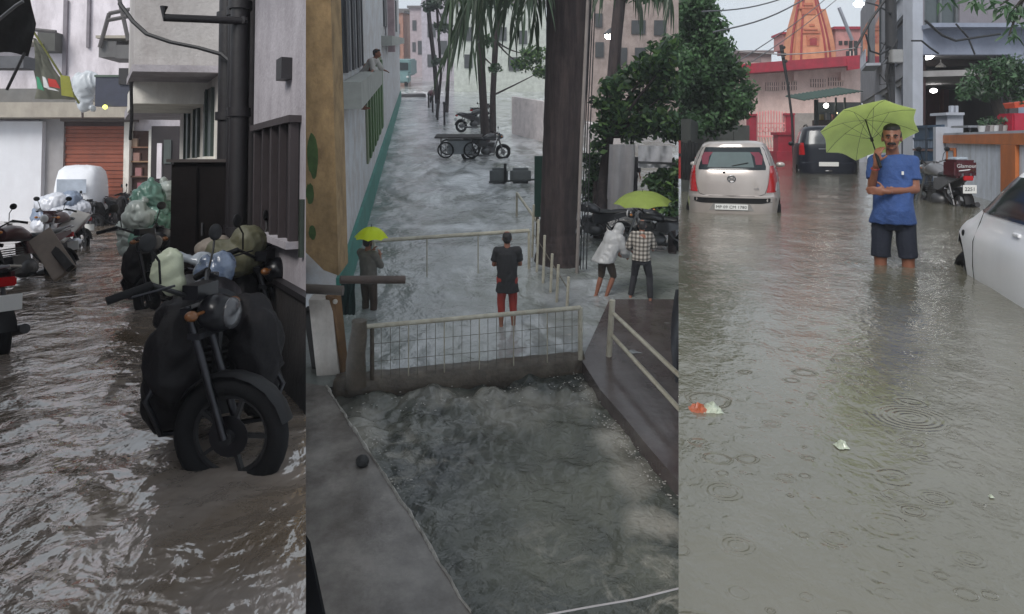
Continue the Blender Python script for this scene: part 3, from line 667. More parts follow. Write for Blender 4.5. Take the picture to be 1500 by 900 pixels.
# ---- silver hatchback
def silver_car():
    paint = M('silver_paint', L(204, 194, 188, .74), .28, metal=.35, coat=.7, bump=0, var=.06, dirt=L(120, 110, 100), dirt_amt=.25)
    t = thing('parked_car', 'silver hatchback seen from behind, standing in floodwater up to its bumper', 'car', (3.33, 11.4, WZ()), -.33); t.scale = (1.1, 1, 1)
    c = Car([(-.3, .1, 3.15, .58, 5), (-.15, .04, 3.2, .63, 5), (0, .0, 3.2, .645, 5), (.2, .0, 3.2, .65, 5), (.255, .0, 3.2, .65, 5), (.28, .035, 3.18, .645, 5), (.42, .04, 3.15, .635, 5), (.55, .05, 3.05, .62, 5), (.63, .07, 2.6, .6, 5), (.68, .09, 2.4, .58, 5),
             (.8, .16, 2.15, .545, 5), (.92, .23, 1.95, .5, 5), (1.0, .28, 1.8, .465, 5), (1.045, .3, 1.7, .445, 4.5), (1.08, .36, 1.6, .41, 4), (1.1, .5, 1.45, .34, 3.5), (1.11, .75, 1.2, .2, 3)])
    c.body('body', paint, t, arches=[(2.65, -.08, .3, .45, .9), (2.65, -.08, .3, -.45, -.9), (.62, -.08, .3, .45, .9), (.62, -.08, .3, -.45, -.9)])
    for s in (-1, 1):
        for y in (.62, 2.65): car_wheel(t, s * .57, y, -.1, .26, s)
    g = c.patch([(.66, -.51, .51), (.7, -.515, .515), (.96, -.435, .435), (1.005, -.41, .41)], 'rear', .006).build('rear_window', car_glass, t, True)
    c.patch([(.7, -.33, .3), (.93, -.27, .25)], 'rear', .0075, th=.001).build('window_reflection', glass('car_glass_pale', (.07, .1, .1)), g, True)
    for s in (-1, 1):
        c.patch([(.74, s * .36 - .04, s * .36 + .04), (.86, s * .36 - .06, s * .36 + .05), (.93, s * .31 - .07, s * .31 + .05)], 'rear', .008, th=.001).build('head_rest', M('seat_maroon', (.16, .03, .05), .8), g)
    MB().tube([(.0, .1, .72), (.22, .12, .77)], .006, 6).build('rear_wiper', black_plastic, g)
    # tail lights wrap round the corners
    for s in (-1, 1):
        l = c.patch([(.32, min(s * .46, s * .58), max(s * .46, s * .58)), (.45, min(s * .485, s * .62), max(s * .485, s * .62)), (.6, min(s * .5, s * .605), max(s * .5, s * .605)), (.72, min(s * .505, s * .56), max(s * .505, s * .56))], 'rear', .012, th=.03).build('tail_light', red_lens, t, True)
        c.patch([(.34, min(s * .575, s * .618), max(s * .575, s * .618)), (.47, min(s * .59, s * .617), max(s * .59, s * .617))], 'rear', .015, th=.02).build('reversing_lens', white_lens, l, True)
    gap = M('panel_gap', (.02, .02, .02), .8, bump=0)
    def line(pts, nm='panel_gap', r=.004, m=gap): MB().tube([c.end(x, z, False, .001) for x, z in pts], r, 5).build(nm, m, t)
    line([(-.5, .64), (-.485, .45), (-.44, .3), (-.38, .275), (0, .27), (.38, .275), (.44, .3), (.485, .45), (.5, .64)], 'tailgate_seam')
    line([(-.61, .27), (-.3, .262), (0, .26), (.3, .262), (.61, .27)], 'bumper_seam')
    c.patch([(.155, -.4, .4), (.18, -.585, .585), (.21, -.59, .59), (.235, -.585, .585)], 'rear', .006).build('bumper_strip', black_plastic, t, True)
    c.patch([(.045, -.3, .3), (.1, -.27, .27), (.155, -.24, .24)], 'rear', .005).build('plate_recess', M('recess_grey', (.25, .24, .23), .5), t, True)
    p = MB().box((0, -.018, .098), (.44, .012, .085)).build('number_plate', white_plate, t, bevel=.003)
    text('MP 09 CM 1780', .062, 'plate_lettering', ink, p, Vector((0, -.026, .098)), Matrix.Rotation(R_(90), 3, 'X'))
    lg = MB().torus(c.end(0, .525) + Vector((0, -.004, 0)), .05, .009, (0, 1, 0), 28, 8)
    q = c.end(0, .525) + Vector((0, -.006, 0))
    for s in (-1, 1): lg.seg(q + Vector((s * .022, 0, .035)), q + Vector((s * .022, 0, -.035)), .009, .01, (0, 1, 0))
    lg.seg(q + Vector((-.022, 0, 0)), q + Vector((.022, 0, 0)), .01, .009, (0, 1, 0)).build('badge', M('badge_chrome', (.2, .2, .21), .3, metal=.9), t)
    MB().ell(c.end(-.1, .62), (.018, .012, .018)).build('lock', black_plastic, t, True)
    q = c.end(.33, .375)
    text('i10', .05, 'model_lettering', chrome, t, q + Vector((0, -.004, 0)), Matrix.Rotation(R_(90), 3, 'X'))
    for s, w in ((-1, 'left'), (1, 'right')):
        c.patch([(.66, .5, 2.2), (.95, .62, 1.75)], w, .005).build('side_window', car_glass, t, True)
        MB().ell((s * .66, 1.95, .69), (.07, .05, .045)).build('side_mirror', paint, t, True)
        MB().box(c.side(1.2, .5, s), (.02, .12, .02)).build('door_handle', paint, t, bevel=.004)
    c.patch([(.66, -.5, .5), (1.0, -.4, .4)], 'front', .005).build('windscreen', car_glass, t, True)
    MB().tube([(0, .8, 1.1), (0, .72, 1.25)], .004, 6).build('aerial', black_plastic, t)
silver_car()
# ---- black SUV
def suv():
    paint = M('black_car_paint', (.008, .01, .018), .3, coat=.15, spec=.3, bump=0, var=.1)
    D = 24.6; x = (1214 - CX) / F * D
    t = thing('parked_car', 'black boxy SUV parked beyond the green umbrella near the red gate posts', 'car', (x, D, WZ()), -.30)
    W_ = .95
    c = Car([(-.3, .1, 3.7, .85, 6), (-.1, .02, 3.8, .92, 6), (.1, 0, 3.8, W_, 6), (.35, 0, 3.8, W_, 6), (.38, .04, 3.8, W_, 6), (.8, .05, 3.75, .93, 6), (.9, .06, 3.4, .92, 6), (.98, .08, 2.9, .9, 6), (1.3, .18, 2.45, .82, 6), (1.45, .24, 2.25, .78, 6), (1.53, .3, 2.1, .73, 5), (1.58, .45, 1.95, .62, 4), (1.6, .8, 1.6, .4, 3)])
    c.body('body', paint, t, arches=[(3.05, -.05, .36, .7, 1.2), (3.05, -.05, .36, -.7, -1.2), (.75, -.05, .36, .7, 1.2), (.75, -.05, .36, -.7, -1.2)])
    for s in (-1, 1):
        for y in (.75, 3.05): car_wheel(t, s * .84, y, -.08, .32, s)
    c.patch([(.98, -.72, .72), (1.42, -.64, .64)], 'rear', .006).build('rear_window', M('suv_glass', (.06, .07, .08), rough=.15, spec=.5, var=.4, bump=0), t, True)
    for s, w in ((-1, 'left'), (1, 'right')):
        c.patch([(1.0, .45, 1.25), (1.4, .6, 1.25)], w, .006).build('side_window', glass('suv_side_glass', (.2, .23, .24)), t, True)
        c.patch([(1.0, 1.32, 2.5), (1.4, 1.32, 2.2)], w, .006).build('side_window', glass('suv_side_glass'), t, True)
        c.patch([(.62, min(s * .72, s * .9), max(s * .72, s * .9)), (1.02, min(s * .76, s * .885), max(s * .76, s * .885))], 'rear', .01, th=.04).build('tail_light', red_lens, t, True)
        MB().ell((s * 1.02, 2.45, .98), (.1, .07, .08)).build('side_mirror', black_paint, t, True)
    p = MB().box((0, -.03, .32), (.6, .02, .14)).build('number_plate', white_plate, t, bevel=.004)
    MB().tube([c.end(-.9, .1) + Vector((0, -.01, 0)), c.end(0, .1) + Vector((0, -.01, 0)), c.end(.9, .1) + Vector((0, -.01, 0))], .03, 8).build('bumper_bar', chrome, t, True)
    MB().seg(c.end(-.3, .82), c.end(.3, .82), .03, .04, (0, 1, 0)).build('tailgate_trim', chrome, t)
    for s in (-1, 1): MB().tube([(s * .62, .6, 1.58), (s * .62, .8, 1.63), (s * .62, 1.9, 1.63), (s * .62, 2.0, 1.58)], .02, 8).build('roof_rail', black_plastic, t, True)
suv()
# ---- white car at the right edge
def white_car():
    paint = M('white_car_paint', (.88, .89, .92), .3, coat=.3, bump=0, var=.04, dirt=(.6, .58, .55), dirt_amt=.2)
    u = Vector((.295, .955)); rt = Vector((.955, -.295)); A = Vector((3.9, 6.62)) + rt * .68; o = A - u * 2.6
    t = thing('parked_car', 'white car cut off by the right edge, its front wheel deep in the water', 'car', (o.x, o.y, WZ()), -math.atan2(.295, .955))
    c = Car([(-.25, .1, 3.0, .62, 4), (-.1, .03, 3.08, .67, 4), (.06, 0, 3.1, .685, 4), (.2, 0, 3.1, .69, 4), (.3, .01, 3.06, .69, 4), (.36, .02, 2.98, .68, 4), (.41, .03, 2.88, .665, 4), (.46, .05, 2.7, .65, 4), (.51, .07, 2.55, .645, 4), (.56, .09, 2.38, .64, 4), (.57, .11, 2.28, .635, 4.5),
             (.76, .25, 1.88, .59, 4.5), (.88, .35, 1.62, .54, 4.5), (.94, .42, 1.42, .48, 4), (.965, .55, 1.2, .36, 4), (.975, .8, 1.0, .2, 3)])
    c.body('body', paint, t, arches=[(2.6, -.06, .37, .25, .9), (2.6, -.06, .37, -.25, -.9), (.55, -.14, .335, .38, .9), (.55, -.14, .335, -.38, -.9)])
    for s in (-1, 1):
        for y in (.55, 2.6): car_wheel(t, s * .55, y, -.14, .29, s)
    for s, w in ((-1, 'left'), (1, 'right')):
        c.patch([(.545, .5, 2.02), (.62, .52, 1.95), (.85, .62, 1.58)], w, .006).build('side_window', car_glass, t, True)
        c.patch([(.55, 1.9, 2.24), (.63, 1.9, 2.14), (.74, 1.85, 1.98)], w, .005).build('mirror_mount', black_plastic, t, True)
        MB().ell(c.side(2.35, .33, s), (.012, .028, .028)).build('side_indicator', black_plastic, t, True)
        MB().tube([c.side(y, z, s, .002) for y, z in ((1.95, .55), (2.0, .3), (2.02, .1), (2.0, -.1))], .004, 5).build('door_seam', M('panel_gap', (.02, .02, .02), .8), t)
        MB().box(c.side(1.1, .46, s), (.025, .13, .025)).build('door_handle', paint, t, bevel=.005)
        c.patch([(.2, min(s * .48, s * .64), max(s * .48, s * .64)), (.33, min(s * .5, s * .63), max(s * .5, s * .63))], 'front', .006).build('headlight', white_lens, t, True)
    c.patch([(.6, -.52, .52), (.87, -.43, .43)], 'front', .006).build('windscreen', car_glass, t, True)
    MB().tube([c.side(2.22, .59, -1), c.side(1.9, .74, -1, .01), c.side(1.55, .9, -1, .01)], .014, 6).build('pillar_trim', paint, t, True)
white_car()
# ---- the motorcycle by the blue gate
maroon = M('maroon_paint', (.07, .01, .015), .25, coat=.6, bump=0)
mc = motorcycle('dark motorcycle with maroon rear box standing in water before the blue gate', (7.62, 13.35, WZ() - .3), -.05, M('silver_fairing', (.16, .16, .17), .35, metal=.3, coat=.4), steer=.3, plate_text='2251', sc=1.0)
b = MB().box((.0, -.62, .93), (.36, .42, .3)).build('rear_box', maroon, mc, bevel=.04)
text('Glamour', .09, 'box_lettering', M('script_white', (.6, .6, .6), .4), b, Vector((0, -.835, .98)), Matrix.Rotation(R_(90), 3, 'X'))
MB().box((-.02, -.6, 1.1), (.22, .26, .05)).build('folded_cloth', M('cloth_bluewhite', (.4, .46, .52), .9, var=.4, vs=20, bump=.5), mc, bevel=.015)

# ---- man with the green umbrella
man_xy = Vector((3.4, 6.7)); rzm = -math.atan(.507)
blue_tee = M('blue_tshirt', L(58, 86, 142, .9), .85, var=.22, vs=5, bump=.5, bs=35)
navy = M('navy_shorts', (.014, .018, .032), .85, var=.2, bump=.3, bs=40)
J = dict(shL=(-.142, .01, 1.375), elL=(-.172, -.06, 1.13), wrL=(-.13, -.2, 1.37), shR=(.146, .01, 1.37), elR=(.176, -.04, 1.135), wrR=(-.05, -.215, 1.12), head=(-.01, -.03, 1.585), neck=(0, .01, 1.44),
         hiL=(-.085, 0, .9), knL=(-.1, 0, .5), anL=(-.1, .02, .09), hiR=(.09, 0, .9), knR=(.12, 0, .5), anR=(.13, .02, .09))
hd_ = {'L': (Vector((.1, -.15, 1)), Vector((-.5, -.8, 0)), Vector((.8, -.5, 0)), .75), 'R': (Vector((-1, -.15, .05)), Vector((0, -.9, .2)), Vector((0, 0, 1)), .3)}
man = person('man in blue t-shirt and dark shorts with a moustache, holding a green umbrella', (man_xy.x, man_xy.y, -1.57), rzm, J, blue_tee, navy, voxel=.007, tw=.95, sr=.059, face='bald', sleeve=.64, hem=.83, belly=.06, hand_dirs=hd_)
MB().box((.075, -.152, 1.28), (.018, .006, .03)).build('chest_logo', white_plate, man)
MB().torus((-.14, -.19, 1.315), .033, .005, (.1, -.3, 1), 20, 6).build('wristband', M('band_red', (.3, .03, .03), .6), man, True)
Rm = Matrix.Rotation(rzm, 3, 'Z'); hand = Vector((man_xy.x, man_xy.y, -1.57)) + Rm @ Vector((-.12, -.235, 1.41)); hub = Vector(((1268 - CX) / F * 6.82, 6.82, (HY - 176) / F * 6.82))
green_cl = M('umbrella_green', L(228, 238, 178, 1), .6, var=.1, vs=6, bump=.05, transl=.6)
umbrella('bright green umbrella tilted back over the shoulder of the man in blue', hand, hub - hand, .425, .14, green_cl, 8, (hub - hand).length, scallop=.26)

# ---- temple
pinkw = M('pink_wall', L(236, 208, 200, .8), .85, dirt=L(150, 110, 100), dirt_amt=.35, var=.12)
redp = M('red_paint', L(178, 30, 58, .75), .6, dirt=L(90, 25, 35), dirt_amt=.4)
orange_st = M('orange_spire', L(228, 160, 122, .72), .8, var=.18, dirt=L(150, 70, 45), dirt_amt=.45, bump=.3)
dark_void = M('dark_opening', (.02, .018, .018), .9)
gate_pink = M('gate_pink', L(232, 150, 150, .9), .6)
def temple():
    D = 50; o = at(1185, 232, D); t = thing('temple', 'pink temple hall with a red roof band and tall carved orange spire', 'temple', (o.x, D, WZ()))
    MB().pbox(1092, 92, 1262, 260, D, 8).build('wall', pinkw, t, world=True)
    MB().pbox(1160, 166, 1195, 240, D - .06, .1).build('plinth', M('plinth_grey', (.3, .27, .25), .8), t, world=True)
    b = MB(); b.seg(at(1066, 104, D - .9), at(1264, 89, D - .9), 1.6, .62); b.build('roof_band', redp, t, world=True)
    MB().seg(at(1240, 95, D - 1.6), at(1266, 91, D - 1.6), .3, .75).build('band_end', redp, t, world=True)
    for px in (1098, 1163, 1232): MB().pbox(px, 106, px + 6, 118, D - .5, .5).build('bracket', pinkw, t, world=True)
    for (x0, x1, y0) in ((1122, 1141, 121), (1146, 1167, 120), (1188, 1209, 116), (1214, 1235, 114)):
        v = MB().pbox(x0, y0, x1, y0 + 12, D - .05, .1).build('vent', dark_void, t, world=True)
        for k in range(6):
            xx = x0 + (x1 - x0) * (k + .5) / 6
            mbar = MB().pbox(xx - .9, y0, xx + .9, y0 + 12, D - .1, .06); mbar.build('vent_bar', pinkw, v, world=False) if False else None
            q = MB(); a_ = at(xx - 1, y0, D - .1); b_ = at(xx + 1, y0 + 12, D - .1); q.bx(a_.x, b_.x, D - .1, D - .04, b_.z, a_.z)
            q.v = [t.matrix_basis.inverted() @ w_ for w_ in q.v]; q.build('vent_bar', pinkw, v)
        q = MB(); a_ = at(x0, y0 + 5, D - .1); b_ = at(x1, y0 + 6.5, D - .1); q.bx(a_.x, b_.x, D - .11, D - .04, b_.z, a_.z)
        q.v = [t.matrix_basis.inverted() @ w_ for w_ in q.v]; q.build('vent_rail', pinkw, v)
    # spire: stepped plan that narrows in a curve
    D2 = 54; cx = at(1196, 97, D2).x; sc = D2 / F
    prof = [(110, 30), (97, 30), (75, 29), (55, 26.5), (38, 23.5), (20, 19.5), (5, 16), (-10, 13), (-25, 9.5), (-38, 6.5), (-46, 4)]
    def plan(h):
        c_ = [(1, .62), (.86, .62), (.86, .86), (.62, .86), (.62, 1)]
        q = [(a, b) for a, b in c_]; r = q[:]
        for k in range(1, 4): r += [(-y, x) if k == 1 else (-x, -y) if k == 2 else (y, -x) for x, y in q]
        return [(x * h, y * h) for x, y in r]
    rings = [[(cx + x, D2 + 2 + y, (HY - py) * sc) for x, y in plan(h * sc)] for py, h in prof]
    sp = MB().loft(rings).build('spire', orange_st, t, world=True)
    def onsp(mb, name, mat, par=sp):
        mb.v = [t.matrix_basis.inverted() @ w_ for w_ in mb.v]; return mb.build(name, mat, par)
    relief = M('spire_relief', L(210, 125, 95, .7), .8); rim = M('spire_rib', L(160, 50, 55, .8), .7)
    f = D2 + 2 - 31 * sc
    def fy(py):
        for a, b in zip(prof, prof[1:]):
            if a[0] >= py >= b[0]: k = (a[0] - py) / (a[0] - b[0]); return D2 + 2 - (a[1] + (b[1] - a[1]) * k) * sc
        return f
    def rel(x0, y0, x1, y1, dep, name='relief_panel', mat=relief):
        a = (x0 - CX) * sc; b = (x1 - CX) * sc; yy = min(fy(y0), fy(y1))
        onsp(MB().bx(a, b, yy - dep, yy + .5, (HY - y1) * sc, (HY - y0) * sc), name, mat)
    rel(1181, 44, 1207, 47, .12, 'cornice'); rel(1184, 40, 1204, 42, .1, 'cornice')
    rel(1187, 50, 1205, 66, .06); rel(1191, 55, 1201, 65, .1, 'niche', dark_void if False else rim)
    onsp(MB().tube([((1196 + 7 * math.cos(a) - CX) * sc, fy(58) - .1, (HY - 58 + 5 * math.sin(a)) * sc) for a in [math.pi * k / 8 for k in range(9)]], .05, 6), 'niche_arch', relief)
    rel(1180, 6, 1206, 9, .1, 'cornice'); rel(1183, 10, 1203, 18, .08); rel(1186, 0, 1200, 4, .1, 'cornice'); rel(1192, 33, 1200, 36, .08, 'relief_panel')
    rel(1193, 88, 1199, 91, .05, 'relief_panel', rim)
    for s in (-1, 1):
        for kx in (.62, 1.0):
            pts = [(cx + s * kx * h * sc, D2 + 2 - (1 if kx == .62 else .62) * h * sc - .03, (HY - py) * sc) for py, h in prof]
            onsp(MB().tube(pts, .07 if kx == .62 else .09, 6), 'corner_rib', rim)
    pts = [(cx + s_ * .2, D2 + 2.4 - h * sc, (HY - py) * sc) for py, h in prof for s_ in (0,)]
    # half-spire leaning on the right side
    r2 = [[(cx + (h * .55 + 20) * sc + x * .42, D2 + 3 + y * .8, (HY - py) * sc) for x, y in plan(h * sc)] for py, h in prof[:7]]
    MB().loft(r2).build('side_spire', orange_st, t, world=True)
    mw = M('pink_block', L(222, 160, 155, .65), .85, dirt=L(140, 90, 90), dirt_amt=.4)
    k = MB().pbox(1147, 49, 1174, 72, 57, 2).build('parapet_block', mw, t, world=True); MB().pbox(1152, 71, 1172, 78, 57.2, 2).build('parapet_block', redp, t, world=True)
    MB().pbox(1145, 47, 1175, 50, 56.8, 2.3).build('coping', redp, t, world=True)
    MB().pbox(1224, 42, 1262, 95, 57, 2).build('stair_tower', mw, t, world=True); MB().pbox(1222, 39, 1262, 43, 56.8, 2.3).build('coping', redp, t, world=True)
    for px in (1229, 1237, 1244, 1251): MB().pbox(px, 60, px + 5, 75 if px > 1240 else 66, 56.93, .1).build('tower_opening', dark_void, t, world=True)
    MB().pbox(1240, 75, 1256, 90, 56.9, .12).build('window', car_glass, t, world=True)
    for px in (1245, 1250): MB().pbox(px, 75, px + 1.2, 90, 56.8, .06).build('window_bar', pinkw, t, world=True)
temple()
def far_house():
    D = 60; t = thing('house', 'pale pink flat-roofed house between the big tree and the temple', 'house', (at(1085, 200, D).x, D, WZ()))
    m1 = M('house_pale', L(205, 180, 178, .6), .85, dirt=L(120, 100, 100), dirt_amt=.5)
    MB().pbox(1060, 88, 1098, 240, D, 6).build('wall', m1, t, world=True); MB().pbox(1056, 85, 1115, 92, D - .6, 7).build('roof_slab', M('slab_grey', L(150, 135, 135, .6), .8), t, world=True)
    MB().pbox(1085, 76, 1130, 100, D + 3, 5).build('upper_room', m1, t, world=True); MB().pbox(1080, 74, 1134, 78, D + 2.6, 6).build('roof_slab', M('slab_grey'
, (0, 0, 0)), t, world=True)
    MB().pbox(1070, 104, 1082, 122, D - .05, .2).build('window', dark_void, t, world=True); MB().pbox(1084, 135, 1096, 175, D - .05, .2).build('door', redp, t, world=True)
far_house()
def red_gate():
    D = 45; t = thing('temple_gate', 'pink barred temple gate with spiked top between two red posts', 'gate', (at(1130, 232, D).x, D, WZ()))
    for x0, x1, y0 in ((1097, 1108, 170), (1152, 1164, 169)):
        p = MB().pbox(x0, y0, x1, 236, D, .5).build('post', redp, t, world=True)
        MB().pbox(x0 - 1, y0 - 3, x1 + 1, y0, D - .1, .7).build('post_cap', redp, t, world=True)
    for k in range(11):
        px = 1109 + k * 4.1; tp = 166 + 6 * math.sin(k * .9) * 0 + abs(k - 5) * .6
        a = at(px, tp, D + .2); b = at(px, 226, D + .2); mb = MB().tube([b, a], .035, 6)
        mb.ell(a + Vector((0, 0, .05)), (.05, .03, .16), 6, 5); mb.build('bar', gate_pink, t, world=True)
    for py in (181, 200, 218): MB().seg(at(1108, py, D + .2), at(1152, py, D + .2), .05, .09).build('rail', gate_pink, t, world=True)
    for k in range(5): q = at(1113 + k * 8.6, 190, D + .15); MB().torus(q, .15, .025, (0, 1, 0), 14, 5).build('scroll', gate_pink, t, world=True)
    for k in range(10):
        px = 1111 + k * 4.1; MB().seg(at(px, 201, D + .15), at(px + 3.5, 216, D + .15), .03, .05).build('lattice_bar', steel_white, t, world=True)
red_gate()
def red_block():
    D = 41; t = thing('gate_pillar', 'low red painted pillar in front of the right gate post', 'pillar', (at(1151, 232, D).x, D, WZ()))
    MB().pbox(1140, 196, 1162, 240, D, .8).build('block', redp, t, world=True); MB().pbox(1138, 194, 1164, 198, D - .08, .96).build('cap', redp, t, world=True)
    MB().pbox(1138, 222, 1166, 240, D - .2, 1.2).build('base', redp, t, world=True)
red_block()
def stall():
    D = 38; t = thing('shop_stall', 'dark shop stall under a green corrugated awning with a lit bulb', 'stall', (at(1225, 232, D).x, D, WZ()))
    gr_ = M('awning_green', L(40, 75, 62, .8), .6, dirt=(.02, .03, .03)); dk = M('stall_dark', (.03, .035, .035), .8)
    a0, a1 = at(1179, 147, D - 1.5), at(1264, 134, D - 1.5); n = 28; rows = []
    for k in range(n + 1):
        p = a0.lerp(a1, k / n); dz = .05 * (k % 2); rows.append([p + Vector((0, 0, dz)), p + Vector((0, 2.6, .35 + dz)), p + Vector((0, 2.6, .31 + dz)), p + Vector((0, 0, -.04 + dz))])
    MB().loft(rows).build('awning', gr_, t, world=True)
    MB().pbox(1196, 150, 1262, 240, D + 2, .1).build('back_wall', dk, t, world=True); MB().pbox(1194, 146, 1199, 240, D + .0, .15).build('post', dk, t, world=True)
    for px in (1224, 1237): MB().pbox(px, 143, px + 2, 240, D - .4, .1).build('post', gr_, t, world=True)
    MB().pbox(1199, 176, 1262, 186, D + .3, .8).build('counter', M('counter_brown', (.1, .06, .05), .7), t, world=True)
    for k, cc in enumerate(((.4, .3, .1), (.3, .32, .35), (.35, .1, .08), (.1, .2, .3), (.4, .38, .3))):
        px = 1202 + k * 9; MB().pbox(px, 168 - (k % 2) * 3, px + 5, 176, D + .5, .15).build('jar', M('jar_%d' % k, cc, .4), t, world=True)
    q = at(1210, 155, D + .6)
    MB().tube([q + Vector((0, 0, .12)), q + Vector((0, 0, .5))], .01, 5).build('lamp_cord', wire_black, t, world=True)
    MB().ell(q, .12, 14, 10).build('bulb', M('bulb_glow', (1, .98, .9), emit=14), t, True, world=True)
    MB().ell(at(1225, 166, D + .9), .06, 10, 8).build('bulb', M('bulb_small', (1, .7, .4), emit=4), t, True, world=True)
stall()
dw = MB().pbox(1018, 184, 1098, 245, 43, .3); o = dw.build('boundary_wall', M('mossy_wall', (.045, .05, .045), .8, dirt=(.02, .02, .02)), None)
tag(o, 'low dark mossy wall below the big tree, left of the temple gate', 'wall')
def leaning_pole():
    D = 36; m = wire_black; pts = [at(1160, 172, D), at(1154, 125, D), at(1149, 95, D), at(1144, 66, D)]
    t = thing('utility_pole', 'thin dark leaning pole in front of the temple roof band', 'pole', tuple(at(1163, 236, D)))
    MB().tube([at(1163, 236, D)] + pts, [.07, .06, .06, .08, .09], 8).build('pole', m, t, True, world=True)
    for k in range(5): q = at(1146 + k * .8, 70 + k * 5, D); MB().ell(q + Vector((.05 * (-1) ** k, -.05, 0)), (.09, .06, .08), 8, 6).build('cable_knot', wire_black, t, world=True)
leaning_pole()
# ---- right-hand house
bw = M('house_bluewhite', L(160, 168, 188, .7), .8, var=.12, dirt=L(85, 88, 98), dirt_amt=.4, bump=.2)
bw2 = M('house_lilac', L(165, 160, 168, .55), .85, var=.12, dirt=L(100, 95, 100), dirt_amt=.35, bump=.2)
wht = M('pillar_white', L(205, 210, 222, .66), .8, var=.1, dirt=L(120, 120, 125), dirt_amt=.35)
dkb = M('wall_slate', L(72, 82, 100, .6), .8, dirt=L(50, 55, 62), dirt_amt=.4)
def house():
    D = 20.; t = thing('house', 'blue-white two-storey house with open porch and lit ceiling lamp', 'house', (11.5, 22, WZ()))
    B = lambda x0, y0, x1, y1, d, dep, name, m: MB().pbox(x0, y0, x1, y1, d, dep).build(name, m, t, world=True)
    B(1337, -60, 1352, 260, D, .5, 'pillar', wht)
    zt = lambda py, d=D: (HY - py) / F * d
    xl = at(1350, 0, D).x; xr = 18.
    mb = MB().bx(xl, xr, D + .02, D + .3, zt(80), zt(37)); mb.build('beam', bw, t, world=True)
    MB().bx(xl, xr, D - .5, D + .02, zt(44), zt(38)).build('ledge', bw, t, world=True)
    x1, x2 = at(1355, 0, D).x, at(1407, 0, D).x
    MB().bx(xl, x1, D + .04, D + .3, zt(37), zt(-60)).build('upper_wall', bw2, t, world=True)
    MB().bx(x2, xr, D + .04, D + .3, zt(37), zt(-60)).build('upper_wall', bw2, t, world=True)
    MB().bx(x1, x2, D + .04, D + .3, zt(-30), zt(-60)).build('upper_wall', bw2, t, world=True)
    w = MB().bx(x1, x2, D + .18, D + .2, zt(37), zt(-30)).build('window', glass('window_dark', (.05, .065, .07)), t, world=True)
    for k, (a, b) in enumerate(((x1, x1 + .06), ((x1 + x2) / 2 - .03, (x1 + x2) / 2 + .03), (x2 - .06, x2))):
        q = MB().bx(a, b, D + .1, D + .17, zt(37), zt(-30)); q.v = [t.matrix_basis.inverted() @ v for v in q.v]; q.build('frame', M('frame_grey', (.12, .13, .14), .5), w)
    MB().bx(x1 - .06, x2 + .06, D - .1, D + .04, zt(41), zt(37.2)).build('window_sill', wht, t, world=True)
    MB().bx(at(1478, 0, D).x, xr, D + .03, D + .3, WZ() - .3, zt(80)).build('side_wall', bw, t, world=True)
    # porch inside
    zc = zt(78)
    MB().add([(x_, y_, z_) for z_ in (zc, zc + .15) for x_, y_ in ((11.05, D + .3), (xr, D + .3), (xr, 27), (13.65, 27))], [(3, 2, 1, 0), (4, 5, 6, 7), (0, 1, 5, 4), (1, 2, 6, 5), (2, 3, 7, 6), (3, 0, 4, 7)]).build('ceiling', M('ceiling_grey', (.3, .29, .29), .8), t, world=True)
    for yy in (21.6, 23.4, 25.2): MB().bx(11.3 + .386 * (yy - 20), xr, yy, yy + .16, zc - .2, zc - .003).build('ceiling_beam', M('beam_brown', (.09, .07, .065), .8), t, world=True)
    xm = at(1412, 0, 25).x
    MB().bx(13.1, xm, 25.4, 25.6, WZ(), zc).build('back_wall', M('wall_maroon', (.05, .02, .022), .8, dirt=(.02, .015, .015)), t, world=True)
    MB().bx(xm, xr, 23.6, 23.8, WZ(), zc).build('back_wall', M('wall_olive', (.2, .2, .14), .8, dirt=(.1, .1, .08)), t, world=True)
    MB().wall((11.15, D + .35), (13.15, 25.5), WZ(), zc, .1).build('side_wall', M('wall_maroon', (0, 0, 0)), t, world=True)
    MB().bx(at(1383, 0, 25).x, at(1388, 0, 25).x, 25.2, 25.4, WZ(), zt(95, 25)).build('pipe', M('pipe_red', (.2, .06, .05), .6), t, world=True)
    d = MB().bx(at(1366, 0, 25).x, at(1398, 0, 25).x, 25.3, 25.38, WZ(), zt(110, 25)).build('door', M('door_red', (.12, .02, .025), .6), t, world=True)
    MB().bx(at(1432, 0, 23.5).x, at(1440, 0, 23.5).x, 23.5, 23.59, zt(166, 23.5), zt(150, 23.5)).build('wall_paper', wht, t, world=True)
    MB().bx(at(1460, 0, 23.5).x, at(1475, 0, 23.5).x, 23.5, 23.59, zt(158, 23.5), zt(147, 23.5)).build('wall_paper', wht, t, world=True)
    # lit ceiling lamp and ceiling fan
    q = at(1357, 83, D + .8)
    MB().lathe([(.02, .16), (.14, .1), (.19, 0), (.12, -.07), (.01, -.09)], q, 18).build('ceiling_lamp', M('lamp_glow', (1, .99, .97), emit=9), t, True, world=True)
    q = at(1378, 96, D + 1.4)
    fn = MB().tube([q + Vector((0, 0, .45)), q], .015, 6).lathe([(.02, .08), (.13, -.02), (.14, -.06), (.02, -.07)], q, 16).build('pendant_shade', M('shade_pale', (.5, .48, .45), .5), t, True, world=True)
    # wing running away along the street: upper storey on pillars
    P0 = Vector((10.75, 20.1)); dr = Vector((.386, 1)); ln = 18
    wp = lambda s, off=0: P0 + dr * s + Vector((1, -.386)) * off
    MB().wall(wp(.3, .1), wp(ln, .1), 1.86, 6.5, .25).build('upper_wall', M('wing_wall', L(165, 165, 172, .6), .85, dirt=L(95, 95, 100), dirt_amt=.5), t, world=True)
    MB().wall(wp(.3, -.03), wp(3.6, -.03), 2.3, 3.35, .06).build('slate_panel', dkb, t, world=True)
